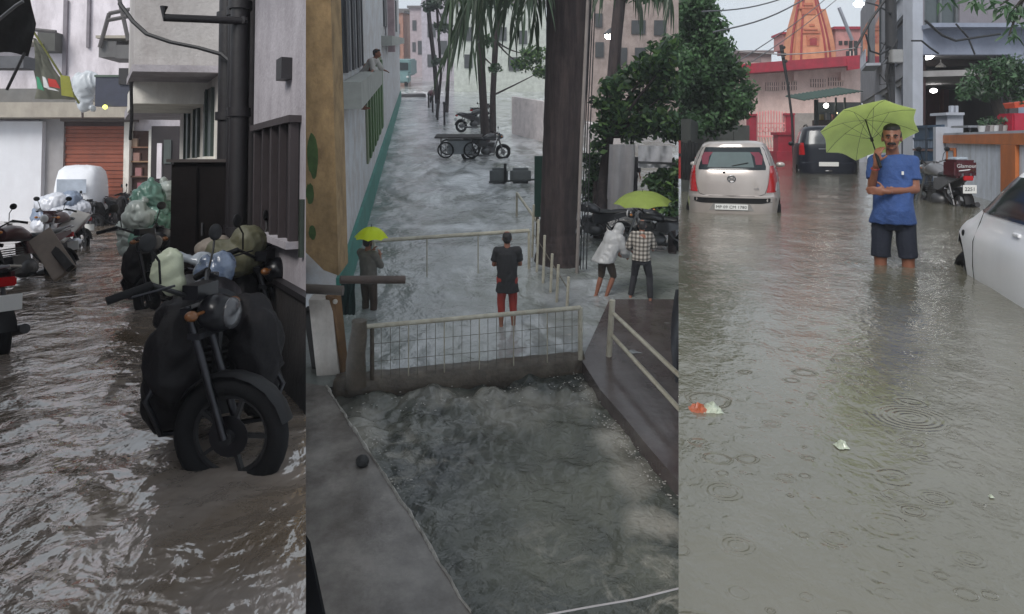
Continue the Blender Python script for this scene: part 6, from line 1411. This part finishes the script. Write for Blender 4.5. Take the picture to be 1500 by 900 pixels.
o = MB().add([at(440, 780, 3.2), at(452, 800, 3.2), at(486, 960, 3.2), at(440, 960, 3.2)] + [at(440, 780, 3.2) + Vector((0, .03, 0)), at(452, 800, 3.2) + Vector((0, .03, 0)), at(486, 960, 3.2) + Vector((0, .03, 0)), at(440, 960, 3.2) + Vector((0, .03, 0))], [(3, 2, 1, 0), (4, 5, 6, 7), (0, 1, 5, 4), (1, 2, 6, 5), (2, 3, 7, 6), (3, 0, 4, 7)]).build('window_ledge', M('ledge_black', (.006, .006, .007), .9, spec=.1), None); tag(o, 'black window ledge corner at the lower left below the walkway', 'ledge')
t = thing('tarpaulin', 'black tarpaulin edge hanging at the right side above the handrail', 'tarpaulin', tuple(at(992, 500, 9)))
rows = []
for i in range(9):
    y = 425 + i * 17; w = 11 * math.sin(math.pi * (i + 1.2) / 10.5); rows.append([at(994 - w + j * 3, y, 9 + .04 * math.sin(j + i)) for j in range(8)])
MB().loft(rows, False, False).loft([[p + Vector((0, .02, 0)) for p in r] for r in rows], False, False).build('sheet', M('tarp_black', (.012, .012, .016), .5), t, 'all', world=True)
# =================================================================== THE NARROW LANE (left)
PLACE = 1
w1 = water('lane_floodwater', L(160, 150, 142, .74), L(120, 104, 86, .66), rough=.05, ior=2.7, calm=.6,
           waves=((1.8, (1, 1, 1), .08, .4), (4.0, (1.2, .8, 1), .042, .4), (10, (1.3, .8, 1), .008, .4)))
def disp1(x, D):
    a = 1 if D < 8 else 8 / D
    return a * (.018 * noise.noise(Vector((x * 2.2 + .8 * D, D * 1.6, 0))) + .014 * noise.noise(Vector((x * 4.8, D * 4.2, 5))))
grid_sheet('floodwater', w1, lambda D: (-.75 * D - .3, -.27 * D + .4), 1.6, 40, 150, 260, WZ(), disp1)
grid_sheet('ground', M('wet_ground', (0, 0, 0)), lambda D: (-1.1 * D, -.2 * D), 1.6, 60, 6, 12, WZ() - .5)
X1 = lambda D: 1.5 - .5636 * D
wp1 = lambda D, off=0: Vector((X1(D) - off * .871, D - off * .491))    # off = metres out of the wall into the lane
lil = M('lane_wall_lilac', L(196, 190, 196, .72), .85, var=.15, vs=3, dirt=L(95, 88, 92), dirt_amt=.6, bump=.4)
crm = M('lane_wall_cream', L(240, 236, 228, .9), .85, var=.12, dirt=L(150, 140, 130), dirt_amt=.45, bump=.2)
low = M('lane_wall_low', L(70, 64, 64, .5), .8, var=.3, dirt=L(36, 30, 30, .5), dirt_amt=.8, bump=.4)
dkp = M('pipe_dark', L(42, 38, 42, .5), .5, var=.3)
def wall1(t, D0, D1, z0, z1, th, off, name, m, par=None):
    q = MB().wall(wp1(D0, off - th / 2), wp1(D1, off - th / 2), z0, z1, th)
    if par is not None: q.v = [t.matrix_basis.inverted() @ v for v in q.v]; return q.build(name, m, par)
    return q.build(name, m, t, world=True)
def right_house():
    t = thing('house', 'house wall on the right of the narrow lane with barred window and dark downpipes', 'house', (X1(6), 6, WZ()))
    wall1(t, 3.0, 6.85, -.82, 4.5, .4, 0, 'wall', lil); wall1(t, 3.0, 6.9, WZ() - .3, -.86, .4, .03, 'lower_wall', low); wall1(t, 3.0, 6.9, -.86, -.82, .5, .07, 'plinth_ledge', dkp)
    w = wall1(t, 5.35, 6.5, -.5, .34, .06, .02, 'window', M('window_black', (.02, .018, .02), .4))
    for D0, D1 in ((5.33, 5.38), (5.62, 5.65), (5.88, 5.93), (6.17, 6.2), (6.47, 6.52)): wall1(t, D0, D1, -.5, .34, .06, .07, 'bar', M('frame_wood', L(70, 60, 62, .6), .7), w)
    wall1(t, 5.3, 6.56, .34, .39, .1, .09, 'lintel', M('frame_wood', (0, 0, 0)), w); wall1(t, 5.3, 6.56, -.55, -.5, .12, .1, 'sill', lil, w)
    wall1(t, 5.56, 5.72, .68, .84, .08, .08, 'meter_box', M('meter_dark', (.025, .022, .025), .5))
    wall1(t, 5.2, 5.24, -.6, -.2, .03, .03, 'small_panel', M('panel_dark', (.02, .03, .02), .5))
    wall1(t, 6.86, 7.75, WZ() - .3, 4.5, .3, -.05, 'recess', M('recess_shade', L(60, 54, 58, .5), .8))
    for D, r in ((7.0, .085), (7.28, .06), (7.55, .1)):
        p = wp1(D, .1); MB().tube([(p.x, p.y, WZ() - .3), (p.x, p.y, 4.5)], r, 14).build('downpipe', dkp, t, True, world=True)
        for z in (-.6, .5, 1.5): MB().tube([(p.x, p.y, z), (p.x, p.y, z + .08)], r * 1.25, 14).build('pipe_collar', dkp, t, True, world=True)
    p = wp1(6.9, .1); q_ = at(240, 26, 6.6); e = at(362, 31, 6.9)
    MB().tube([q_ + Vector((0, 0, .1)), q_, e, Vector((p.x, p.y, e.z))], .035, 10).build('bracket_pipe', dkp, t, True, world=True)
    wall1(t, 7.76, 12.6, WZ() - .3, 1.2, .3, -.02, 'far_wall', crm)
    for D0, D1 in ((7.8, 8.22), (9.15, 9.75), (10.3, 10.8), (11.3, 11.8)):
        wn = wall1(t, D0, D1, .17, 1.02, .05, .02, 'window', M('window_green', (.03, .045, .04), .4)); wall1(t, D0 - .05, D1 + .05, .12, .17, .1, .08, 'sill', crm, wn)
        wall1(t, (D0 + D1) / 2 - .02, (D0 + D1) / 2 + .02, .17, 1.02, .03, .045, 'bar', M('bar_green', L(70, 90, 80, .5), .6), wn)
    # overhanging upper storey: soffit, face, second ledge
    over = M('overhang_plaster', L(205, 200, 198, .75), .85, var=.2, vs=2, dirt=L(110, 98, 95), dirt_amt=.6, bump=.4)
    def slab(D0, D1, o0, z0, z1, name, m):
        A = [wp1(D0), None, None, wp1(D1)]; a = Vector((X1(D0) - o0, D0)); b = Vector((X1(D1) - o0, D1)); v = [(p.x, p.y, z) for z in (z0, z1) for p in (wp1(D0, -.3), a, b, wp1(D1, -.3))]
        MB().add(v, [(3, 2, 1, 0), (4, 5, 6, 7), (0, 1, 5, 4), (1, 2, 6, 5), (2, 3, 7, 6), (3, 0, 4, 7)]).build(name, m, t, world=True)
    slab(-1.2, 5.6, 1.3, 2.75, 2.95, 'balcony_and_shade_slab', lil); slab(-1.2, 5.6, 1.3, 2.96, 4.5, 'storey_and_shade_block', over)  # unseen overhang above the near lane, added to shade the bikes and wall
    slab(8.7, 9.9, 1.0, 1.22, 4.5, 'storey_and_shade_block', over); slab(8.6, 9.95, 1.02, 1.14, 1.22, 'soffit_edge', lil); slab(9.6, 11.2, .94, .86, 1.14, 'balcony_and_shade_slab', crm)
    slab(11.3, 14, .85, .95, 1.1, 'balcony_and_shade_slab', lil)
right_house()
def left_house():
    t = thing('house', 'grey plastered house side wall along the left edge of the lane', 'house', (-3, 3, WZ()))
    c_ = lambda D, off=0: Vector((-1.95 - .5636 * D - off, D))
    MB().wall(c_(-.8, .2), c_(13.5, .2), WZ() - .3, 1.3, .4).build('wall', lil, t, world=True)
    MB().wall(c_(-.8, .1), c_(13.5, .1), 1.3, 1.45, .6).build('parapet', low, t, world=True)
left_house()
def end_house():
    D = 24; t = thing('house', 'pale lilac house closing the end of the lane with a brown roller shutter', 'house', (at(120, 312, D).x, D, WZ()))
    fac = M('end_facade', L(240, 232, 238, .88), .85, var=.15, vs=.8, dirt=L(130, 120, 124), dirt_amt=.5); be = M('canopy_beige', L(195, 186, 172, .72), .85, var=.15, dirt=L(110, 100, 95), dirt_amt=.4)
    inv = t.matrix_basis.inverted(); B = lambda x0, y0, x1, y1, d, dep, n, m: MB().pbox(x0, y0, x1, y1, d, dep).build(n, m, t, world=True)
    B(-60, -120, 300, 330, D + .3, .4, 'wall', fac)
    # shutter: one slat per corrugation
    for k in range(22):
        y0 = 184 + k * 6; q = MB(); a = at(90, y0, D); b = at(182, y0 + 5.6, D); q.bx(a.x, b.x, D + .02 + .03 * (k % 2), D + .2, b.z, a.z); q.build('shutter_slat', M('shutter_brown', L(165, 88, 64, .75), .6, var=.15, dirt=L(90, 50, 40), dirt_amt=.5), t, world=True)
    B(88, 176, 186, 185, D - .05, .4, 'shutter_box', M('shutter_dark', L(70, 42, 40, .6), .7)); B(182, 176, 187, 322, D - .1, .3, 'door_frame', crm); B(218, 190, 222, 322, D - .1, .3, 'door_frame', crm)
    B(187, 192, 218, 318, D + .12, .1, 'doorway', M('doorway_brown', L(80, 45, 32, .55), .8))
    for k, (y, c_) in enumerate(((215, (.25, .12, .07)), (236, (.3, .18, .1)), (258, (.12, .06, .04)), (280, (.2, .1, .06)))): B(188, y, 217, y + 2, D + .02, .12, 'shelf', M('shelf_%d' % k, c_, .7)); B(192 + k * 3, y - 12, 201 + k * 3, y, D + .03, .1, 'shelf_box', M('shelf_box_%d' % k, (.3, .2 - k * .03, .14), .7))
    B(222, 185, 262, 335, D - .2, .3, 'dark_bay', M('bay_dark', L(60, 52, 56, .5), .8)); B(230, 210, 236, 262, D - .26, .06, 'bay_strip', fac); B(240, 205, 250, 240, D - .26, .06, 'bay_panel', M('bay_teal', L(90, 100, 98, .6), .7))
    B(57, 172, 90, 335, D - .06, .25, 'pillar', M('pillar_grey', L(185, 182, 184, .72), .8, var=.15, dirt=L(125, 120, 120), dirt_amt=.4))
    B(-60, 150, 192, 172, D - .9, 1.1, 'canopy', be); B(-60, 130, 192, 152, D - .7, .9, 'balcony_wall', M('balcony_grey', L(150, 148, 145, .6), .85, dirt=L(105, 100, 95), dirt_amt=.5)); B(88, 172, 192, 178, D - .4, .5, 'lintel', M('lintel_grey', L(120, 110, 108, .6), .8))
    B(-60, 178, 58, 340, D - .25, .2, 'white_wall', M('wall_bright', L(235, 236, 242, .85), .8, var=.05, dirt=L(190, 185, 190), dirt_amt=.3))
    B(-60, 60, 52, 62, D - .6, .9, 'ledge', be)
    for (x0, y0, x1, y1) in ((145, 60, 170, 84), (170, 66, 190, 86)): B(x0, y0, x1, y1, D - 1.4, 1.2, 'air_box', M('box_soft_grey', L(120, 118, 118, .6), .7))
    B(140, 52, 192, 56, D - 1.5, 1.6, 'ledge', be)
    for a, b in (((146, 70), (160, 20)), ((160, 20), (190, 14)), ((158, 30), (190, 24)), ((175, 0), (188, 60)), ((52, 44), (82, 47))): MB().tube([at(*a, D - 1.5), at(*b, D - 1.5)], .06, 6).build('bracket', M('bracket_grey', L(105, 100, 100, .6), .7), t, world=True)
    B(55, 47, 80, 75, D - .2, .5, 'window_shade', M('shade_dark', L(105, 105, 100, .55), .8)); B(93, 0, 96, 110, D + .2, .12, 'drain_pipe', M('pipe_soft', L(160, 152, 160, .6), .7)); B(128, -20, 130, 70, D + .2, .12, 'drain_pipe', M('pipe_soft', (0, 0, 0)))
end_house()
def lane_hangings():
    # black awning top left
    D = 9; t = thing('awning', 'black tarpaulin awning sagging over the top left of the lane', 'awning', tuple(at(20, 60, D)))
    rows = []
    for i in range(8):
        u = i / 7; x1 = 52 - 18 * abs(u - .45) * 1.2; y = -6 + 84 * u
        rows.append([at(-40 + (x1 + 40) * j / 9, y + (4 if i else 0) * math.sin(j * .8) * .6 + j * .3 - (8 - j) * .5 * u, D + .8 * u + .06 * math.sin(j * 1.5 + i)) for j in range(10)])
    MB().loft(rows, False, False).loft([[p + Vector((0, .02, .0)) for p in r] for r in rows], False, False).build('sheet', M('tarp_dark', L(38, 38, 36, .45), .6, var=.3, bump=.4, bs=8), t, 'all', world=True)
    MB().tube([at(-20, 44, D - .1), at(24, 8, D - .1), at(34, 2, D - .1)], .02, 6).build('awning_pole', dull_metal, t, world=True); MB().tube([at(36, 78, D + .6), at(10, 132, D + .6)], .018, 6).build('stay', dkp, t, world=True)
    o = MB().pbox(-30, 82, 34, 100, 12, .3).build('grey_sheet', M('sheet_grey', L(120, 122, 128, .55), .6, var=.3)); tag(o, 'grey metal sheet under the black awning at the left edge', 'sheet')
    t = thing('banner', 'yellow green triangular cloth banner with a red and white patch', 'banner', tuple(at(80, 110, 14))); D = 14
    A, B_, C_, = at(50, 56, D), at(110, 146, D + .5), at(52, 150, D); rows = []
    for i in range(11):
        u = i / 10; l = A.lerp(C_, u * .95); r = A.lerp(B_, u); rows.append([l.lerp(r, j / 6) + Vector((0, .05 * math.sin(j * 2 + i), 0)) for j in range(7)])
    MB().loft(rows[:], False, False).loft([[p + Vector((0, .02, 0)) for p in r] for r in rows], False, False).build('cloth', M('banner_grey', L(150, 150, 135, .6), .8, var=.3), t, 'all', world=True)
    for nm, cl, (x0, y0, x1, y1) in (('yellow_stripe', L(165, 165, 70, .7), (88, 110, 104, 140)), ('green_patch', L(80, 170, 130, .7), (53, 112, 60, 130)), ('red_patch', L(200, 60, 55, .8), (70, 115, 84, 127)), ('white_patch', L(230, 230, 230, .8), (62, 112, 69, 128)), ('white_patch', L(230, 230, 230, .8), (68, 128, 82, 131))):
        a = [at(x0, y0, D - .09), at(x1 - 3, y0 + 2, D - .09), at(x1 + 4, y1 + 3, D - .09), at(x0 + 2, y1, D - .09)]; MB().add(a + [p + Vector((0, .02, 0)) for p in a], [(3, 2, 1, 0), (4, 5, 6, 7), (0, 1, 5, 4), (1, 2, 6, 5), (2, 3, 7, 6), (3, 0, 4, 7)]).build(nm, M('b_' + nm, cl, .8), t, world=True)
    MB().tube([at(48, 45, D - .1), at(116, 152, D + .4)], .02, 5).build('string', M('string_olive', L(150, 150, 80, .6), .8), t, world=True)
    t = thing('water_tank', 'white plastic wrapped tank hanging over the shutter', 'tank', tuple(at(124, 168, 20))); D = 20
    me = blob([('e', at(127, 122, D), (.34, .25, .3)), ('c', at(124, 125, D), at(124, 155, D), .26, .16), ('e', at(115, 118, D), (.15, .15, .18)), ('c', at(124, 150, D), at(136, 160, D), .08, .05)], .03, 2, .05, 5, 1)
    me.transform(t.matrix_basis.inverted()); obj('wrapped_body', me, M('plastic_white', L(215, 220, 225, .8), .35, var=.2, bump=.3, bs=8), t, recalc=False)
    MB().tube([at(120, 150, D), at(121, 172, D + 1.6)], .03, 6).build('strap', dull_metal, t, world=True)
    t = thing('shop_sign', 'dark navy sign panel with a small yellow lamp above the shutter', 'sign', tuple(at(165, 158, 19.5))); D = 19.5
    MB().pbox(140, 112, 192, 156, D, .15).build('panel', M('sign_navy', L(62, 66, 88, .6), .5, var=.35, vs=4), t, world=True); MB().pbox(138, 110, 194, 113, D - .03, .2).build('frame', M('sign_green', L(90, 110, 95, .6), .6), t, world=True); MB().pbox(174, 100, 192, 124, D - .06, .2).build('dark_box', dkp, t, world=True)
    MB().ell(at(154, 157, D - .1), .06, 10, 8).build('lamp', M('lamp_yellow', (.8, .85, .15), emit=1.5), t, True, world=True)
    cable('black cable looping from the overhang down to the pipes over the lane', [(175, 5), (195, 32), (215, 50), (250, 62), (290, 70), (325, 80), (342, 95), (347, 122)], 7.6, 7.2, .022)
    cable('thin black cable hanging straight down at the overhang corner', [(192, 120), (193, 170), (191, 205)], 9.4, 9.6, .02)
lane_hangings()
def rickshaw():
    D = 22.4; c_ = gr(134, 327); t = thing('auto_rickshaw', 'vehicle wrapped in white plastic sheeting parked before the brown shutter', 'rickshaw', (c_.x, D, WZ()), .25)
    rings = []
    for z, w, d, y in ((-.1, .58, .9, 0), (.35, .6, .95, 0), (.9, .6, .95, .02), (1.3, .58, .85, .05), (1.58, .54, .7, .08), (1.72, .42, .5, .1), (1.76, .15, .2, .1)):
        rings.append([Vector((w * math.copysign(abs(math.cos(q)) ** .5, math.cos(q)), y + d * math.copysign(abs(math.sin(q)) ** .5, math.sin(q)), z)) * (1 + .02 * noise.noise(Vector((q * 3, z * 4, 0)))) for q in [6.283 * (k + .5) / 40 for k in range(40)]])
    MB().loft(rings).build('cover', M('cover_white', L(240, 242, 248, .88), .5, var=.06, bump=.5, bs=4), t, True)
    MB().loft([[(x, -.97, z) for x in (-.38, .38)] for z in (.95, 1.35)], False, False).build('window', M('window_pale', L(190, 200, 215, .8), .3), t)
    MB().tube([(-.4, -.8, .16), (-.3, -.8, .16)], .2, 16).build('wheel', rubber, t, True); MB().tube([(.3, -.8, .16), (.4, -.8, .16)], .2, 16).build('wheel', rubber, t, True)
rickshaw()
# ---- parked two-wheelers and their loads
RZ1 = -math.radians(150.6)
def gl(px, py, dz=0): g_ = gr(px, py); return (g_.x, g_.y, WZ() + dz)
M0 = motorcycle('black motorcycle in the foreground facing the viewer with its wheel in the water', gl(300, 632, -.14), RZ1, black_paint, steer=.95, guard=True, chrome=M('chrome_dim', (.05, .05, .055), .35, metal=1), dull_metal=M('engine_dark', (.03, .03, .032), .5, metal=.5), white_lens=M('lens_dim', (.05, .05, .055), .15, coat=.4), amber=M('amber_dim', (.14, .05, .01), .3), group='motorcycles parked along the lane', sc=1.1)
g_ = gr(322, 612)
dup(M0, gl(372, 530, -.14), RZ1 + .12, 'second black motorcycle squeezed between the foreground one and the wall')
dup(M0, gl(238, 440, -.2), RZ1 - .25, 'black motorcycle buried under the green and white plastic bags')
dup(M0, gl(178, 330, -.2), RZ1 + .4, 'distant dark motorcycle standing before the open brown doorway')
dup(M0, gl(133, 330, -.2), RZ1 + .1, 'black motorcycle parked right in front of the white wrapped vehicle', sc=.95)
maroon1 = M('maroon_dark', (.06, .015, .018), .35, coat=.5, bump=0)
M1 = motorcycle('dark maroon motorcycle leaning at the left side of the lane', gl(40, 408, -.2), RZ1 - .75, maroon1, group='motorcycles parked along the left side', lean=.15)
dup(M1, gl(-52, 500, -.15), RZ1 - 2.7, 'black motorcycle tail cut by the left edge nearest the viewer')
dup(M1, gl(92, 368, -.2), RZ1 - .5, 'motorcycle loaded with white and blue bags on the left')
def bag(name, label, cat, c_, prims, mat, seed, vox=.025, wr=.045, ws=11):
    t = thing(name, label, cat, tuple(c_)); me = blob([(p[0], Vector(p[1]), *p[2:]) if p[0] == 'e' else (p[0], Vector(p[1]), Vector(p[2]), *p[3:]) for p in prims], vox, 2, wr, ws, seed)
    obj('plastic', me, mat, t, recalc=False); return t
rnd = random.Random(5)
gp = [M('bag_turquoise', L(125, 170, 155, .7), .3, var=.4, vs=5, bump=.4, bs=12, coat=.3), M('bag_milky', L(195, 205, 200, .75), .3, var=.3, vs=5, bump=.4, bs=12, coat=.3), M('bag_green', L(95, 135, 115, .65), .35, var=.4, vs=6, bump=.4, coat=.3)]
spots = ((218, 292, .3, 0), (232, 300, .26, 2), (205, 318, .27, 1), (225, 325, .3, 0), (240, 330, .26, 2), (198, 345, .27, 1), (215, 352, .28, 0), (236, 357, .26, 0), (193, 365, .2, 1), (212, 300, .22, 1), (243, 283, .2, 1), (228, 345, .24, 1))
names = ('turquoise plastic bag at the top of the bag heap', 'dull green plastic bag right of the topmost one', 'milky plastic bag on the upper left of the heap', 'turquoise plastic bag in the middle of the heap', 'green plastic bag at the right side of the heap', 'milky bag bulging at the left of the heap', 'turquoise bag low in the middle of the heap', 'turquoise bag low at the right near the cabinet', 'small milky bag lowest on the left of the heap', 'milky bag tucked beneath the topmost bag', 'small milky bag highest on the right by the cabinet', 'milky bag in the core of the heap')
for (x, y, r, m_), nm in zip(spots, names):
    c_ = at(x, y, 11.1 + rnd.uniform(-.15, .2)); r *= .8
    bag('plastic_bag', nm, 'bag', c_, [('e', (0, 0, 0), (r, r * .85, r * .8)), ('e', (rnd.uniform(-.1, .1), -.05, r * .5), (r * .6, r * .6, r * .5)), ('c', (0, 0, r * .5), (rnd.uniform(-.08, .08), 0, r * 1.15), .05, .03)], gp[m_], x, .022)
    TOP[-1][0]['group'] = 'plastic bags heaped on the motorcycle'
wb = [M('bag_white', L(225, 228, 238, .8), .35, var=.15, bump=.4, bs=10, coat=.3), M('bag_bluegrey', L(150, 165, 190, .7), .35, var=.3, bump=.4, bs=10, coat=.3)]
for (x, y, r, m_), nm in zip(((75, 300, .3, 0), (95, 297, .3, 1), (112, 305, .26, 0), (70, 318, .3, 1), (90, 316, .32, 0), (108, 322, .24, 1), (64, 330, .22, 0)), ('white bag top left of the load beside the grey pillar', 'blue grey bag at the top middle of the load', 'white bag at the top right by the wrapped vehicle', 'blue grey bag at the left of the load', 'large white bag in the middle of the load', 'small blue grey bag at the lower right of the load', 'small white bag lowest at the left of the load')):
    c_ = at(x, y, 16.4 + rnd.uniform(-.2, .2)); r *= 1.05
    bag('loaded_bag', nm, 'bag', c_, [('e', (0, 0, 0), (r, r * .8, r * .6)), ('e', (rnd.uniform(-.15, .15), 0, r * .3), (r * .6, r * .6, r * .45))], wb[m_], x + 3, .03)
    TOP[-1][0]['group'] = 'white and blue bags loaded on a motorcycle'
def boards1():
    D = 11.2; bm = M('board_beige', L(165, 150, 138, .6), .7, var=.25)
    o = MB().seg(at(58, 344, D), at(96, 402, D - .4), .34, .05, (.3, -1, .2)).build('leaning_board', bm, None, bevel=.01); tag(o, 'beige board leaning diagonally on the maroon motorcycle', 'board')
    o = MB().seg(at(76, 362, D - .1), at(104, 394, D - .5), .12, .06, (.3, -1, .2)).build('leaning_board', M('board_dark', (.02, .018, .018), .6), None, bevel=.01); tag(o, 'dark narrow board lying over the beige one', 'board')
    o = MB().seg(at(122, 312, 15.5), at(82, 352, 14.5), .3, .06, (.3, -1, .2)).build('leaning_board', M('board_pale', L(190, 185, 180, .65), .7), None, bevel=.01); tag(o, 'pale board slanting down below the white and blue bags', 'board')
    c_ = at(112, 354, 15); o = MB().ell(c_, (.09, .09, .07), 12, 8).build('white_bottle', wb[0], None, True); tag(o, 'small white bottle by the water under the pale board', 'bottle')
boards1()
def cabinet():
    D = 7.25; a = at(250, 238, D); b = at(336, 440, D); t = thing('cabinet', 'tall black cabinet standing behind the foreground motorcycle', 'cabinet', ((a.x + b.x) / 2, D, WZ())); cm = M('cabinet_black', (.007, .005, .005), .7, spec=.1, var=.5, vs=4, bump=.4, bs=10)
    MB().bx(a.x, b.x, D, D + .5, WZ() - .1, a.z).build('carcass', cm, t, world=True, bevel=.02)
    for k in range(2): x0 = a.x + .03 + k * (b.x - a.x) / 2; MB().bx(x0, x0 + (b.x - a.x) / 2 - .05, D - .03, D - .002, WZ() + .1, a.z - .05).build('door', cm, t, world=True, bevel=.008)
    MB().bx(a.x - .02, b.x + .02, D - .05, D + .52, a.z, a.z + .03).build('top_board', M('cabinet_top', (.04, .03, .028), .6), t, world=True)
    MB().box(((a.x + b.x) / 2 + .04, D - .045, (a.z + WZ()) / 2 + .2), (.015, .02, .12)).build('handle', dull_metal, t, world=True)
cabinet()
ol = M('cloth_olive', L(110, 108, 82, .6), .6, var=.35, vs=6, bump=.5, bs=14); pg = M('plastic_pale_green', L(205, 212, 185, .75), .35, var=.15, vs=5, bump=.3); bl = M('plastic_blueish', L(120, 135, 160, .6), .25, var=.5, vs=7, bump=.4, coat=.5)
for nm, lb, x, y, D, pr, mt, sd in (
    ('seat_cover', 'pale green plastic sheet over the left handlebar of the foreground motorcycle', 248, 393, 5.0, [('e', (0, 0, 0), (.1, .06, .13)), ('e', (.03, 0, -.1), (.08, .05, .08)), ('e', (-.05, 0, -.03), (.07, .05, .09))], pg, 1),
    ('plastic_sheet', 'blue grey plastic sheet bunched over the instruments of the foreground motorcycle', 312, 402, 4.95, [('e', (0, 0, 0), (.12, .1, .1)), ('e', (.06, 0, .05), (.08, .08, .1)), ('c', (-.03, -.05, .1), (.05, -.08, -.09), .03, .035)], bl, 2),
    ('seat_cloth', 'olive cloth draped over the second motorcycle beside the wall', 345, 378, 5.8, [('e', (0, 0, 0), (.2, .15, .14)), ('e', (.1, 0, .12), (.13, .12, .13)), ('e', (-.12, 0, .05), (.1, .1, .09))], ol, 3),
    ('plastic_sheet', 'thin glossy plastic strip lying between the handlebars', 272, 382, 5.2, [('c', (-.1, 0, .06), (.1, 0, -.02), .025, .02), ('e', (.1, .05, 0), (.07, .06, .05))], M('plastic_clear', L(175, 182, 190, .7), .25, coat=.5, var=.3), 4),
    ('brown_parcel', 'beige wrapped parcel tied above the olive cloth', 312, 366, 6.0, [('e', (0, 0, 0), (.14, .1, .09)), ('e', (.06, 0, .04), (.08, .08, .07))], M('parcel_beige', L(160, 148, 135, .6), .7, var=.3, bump=.4), 6)):
    bag(nm, lb, {'seat_cover': 'cover', 'plastic_sheet': 'sheet', 'seat_cloth': 'cloth', 'helmet': 'helmet', 'brown_parcel': 'parcel'}[nm], at(x, y, D), pr, mt, sd, .014, .012 if nm != 'helmet' else .001, 12)
# =================================================================== set each street at its own slope and trim what runs past the street's own side
def finish():
    planes = {1: [((448 - CX) / F, 1)], 2: [((448 - CX) / F, -1), ((994 - CX) / F, 1)], 3: [((994 - CX) / F, -1)]}
    bpy.context.view_layer.update()
    for o, k in TOP:
        if k != 3: o.matrix_basis = MK[k] @ o.matrix_basis
    bpy.context.view_layer.update()
    def walk(o, k):
        for ch in list(o.children): walk(ch, k)
        if o.type != 'MESH': return
        Mw = o.matrix_world
        cs = [Mw @ Vector(c_) for c_ in o.bound_box]
        if max(c_.y for c_ in cs) < .1: return
        done = False
        for s, sg in planes[k]:
            n = Vector((1, -s, 0)).normalized() * sg     # positive side is cut away
            d = [c_.dot(n) for c_ in cs]
            if max(d) <= 0: continue
            if min(d) >= 0:
                if not o.children: bpy.data.objects.remove(o); return
                continue
            if not done: o.data = o.data.copy(); done = True
            b = bmesh.new(); b.from_mesh(o.data); inv = Mw.inverted()
            ln = (Mw.to_3x3().transposed() @ n)
            r = bmesh.ops.bisect_plane(b, geom=b.verts[:] + b.edges[:] + b.faces[:], plane_co=inv @ Vector((0, 0, 0)), plane_no=ln, clear_outer=True, dist=1e-6)
            ed = [e for e in r['geom_cut'] if isinstance(e, bmesh.types.BMEdge)]
            if ed and len(ed) < 4000:
                try: bmesh.ops.holes_fill(b, edges=ed, sides=0)
                except Exception: pass
            b.to_mesh(o.data); nf = len(b.faces); b.free()
            if nf == 0 and not o.children: bpy.data.objects.remove(o); return
    for o, k in list(TOP): walk(o, k)
    bpy.context.view_layer.update()
    for o, k in list(TOP):
        if o.type == 'EMPTY' and not o.children_recursive: bpy.data.objects.remove(o)
finish()
# =================================================================== rain haze in the air
HZ = bpy.data.materials.new('rain_haze'); HZ.use_nodes = True
_n = HZ.node_tree.nodes; _n.remove(_n['Principled BSDF']); _v = _n.new('ShaderNodeVolumePrincipled')
_v.inputs['Color'].default_value = (.93, .95, 1, 1); _v.inputs['Density'].default_value = .0015; _v.inputs['Anisotropy'].default_value = .2
HZ.node_tree.links.new(_v.outputs[0], _n['Material Output'].inputs['Volume'])
_me = bpy.data.meshes.new('haze'); _b = MB().bx(-45, 80, -3, 125, -7.5, 34); _me.from_pydata([tuple(v) for v in _b.v], [], _b.f)
_o = bpy.data.objects.new('haze', _me); COL.objects.link(_o); _me.materials.append(HZ); _o['kind'] = 'stuff'; SC.cycles.volume_bounces = 1; tag(_o, 'pale rain haze filling the air over the streets', 'haze')
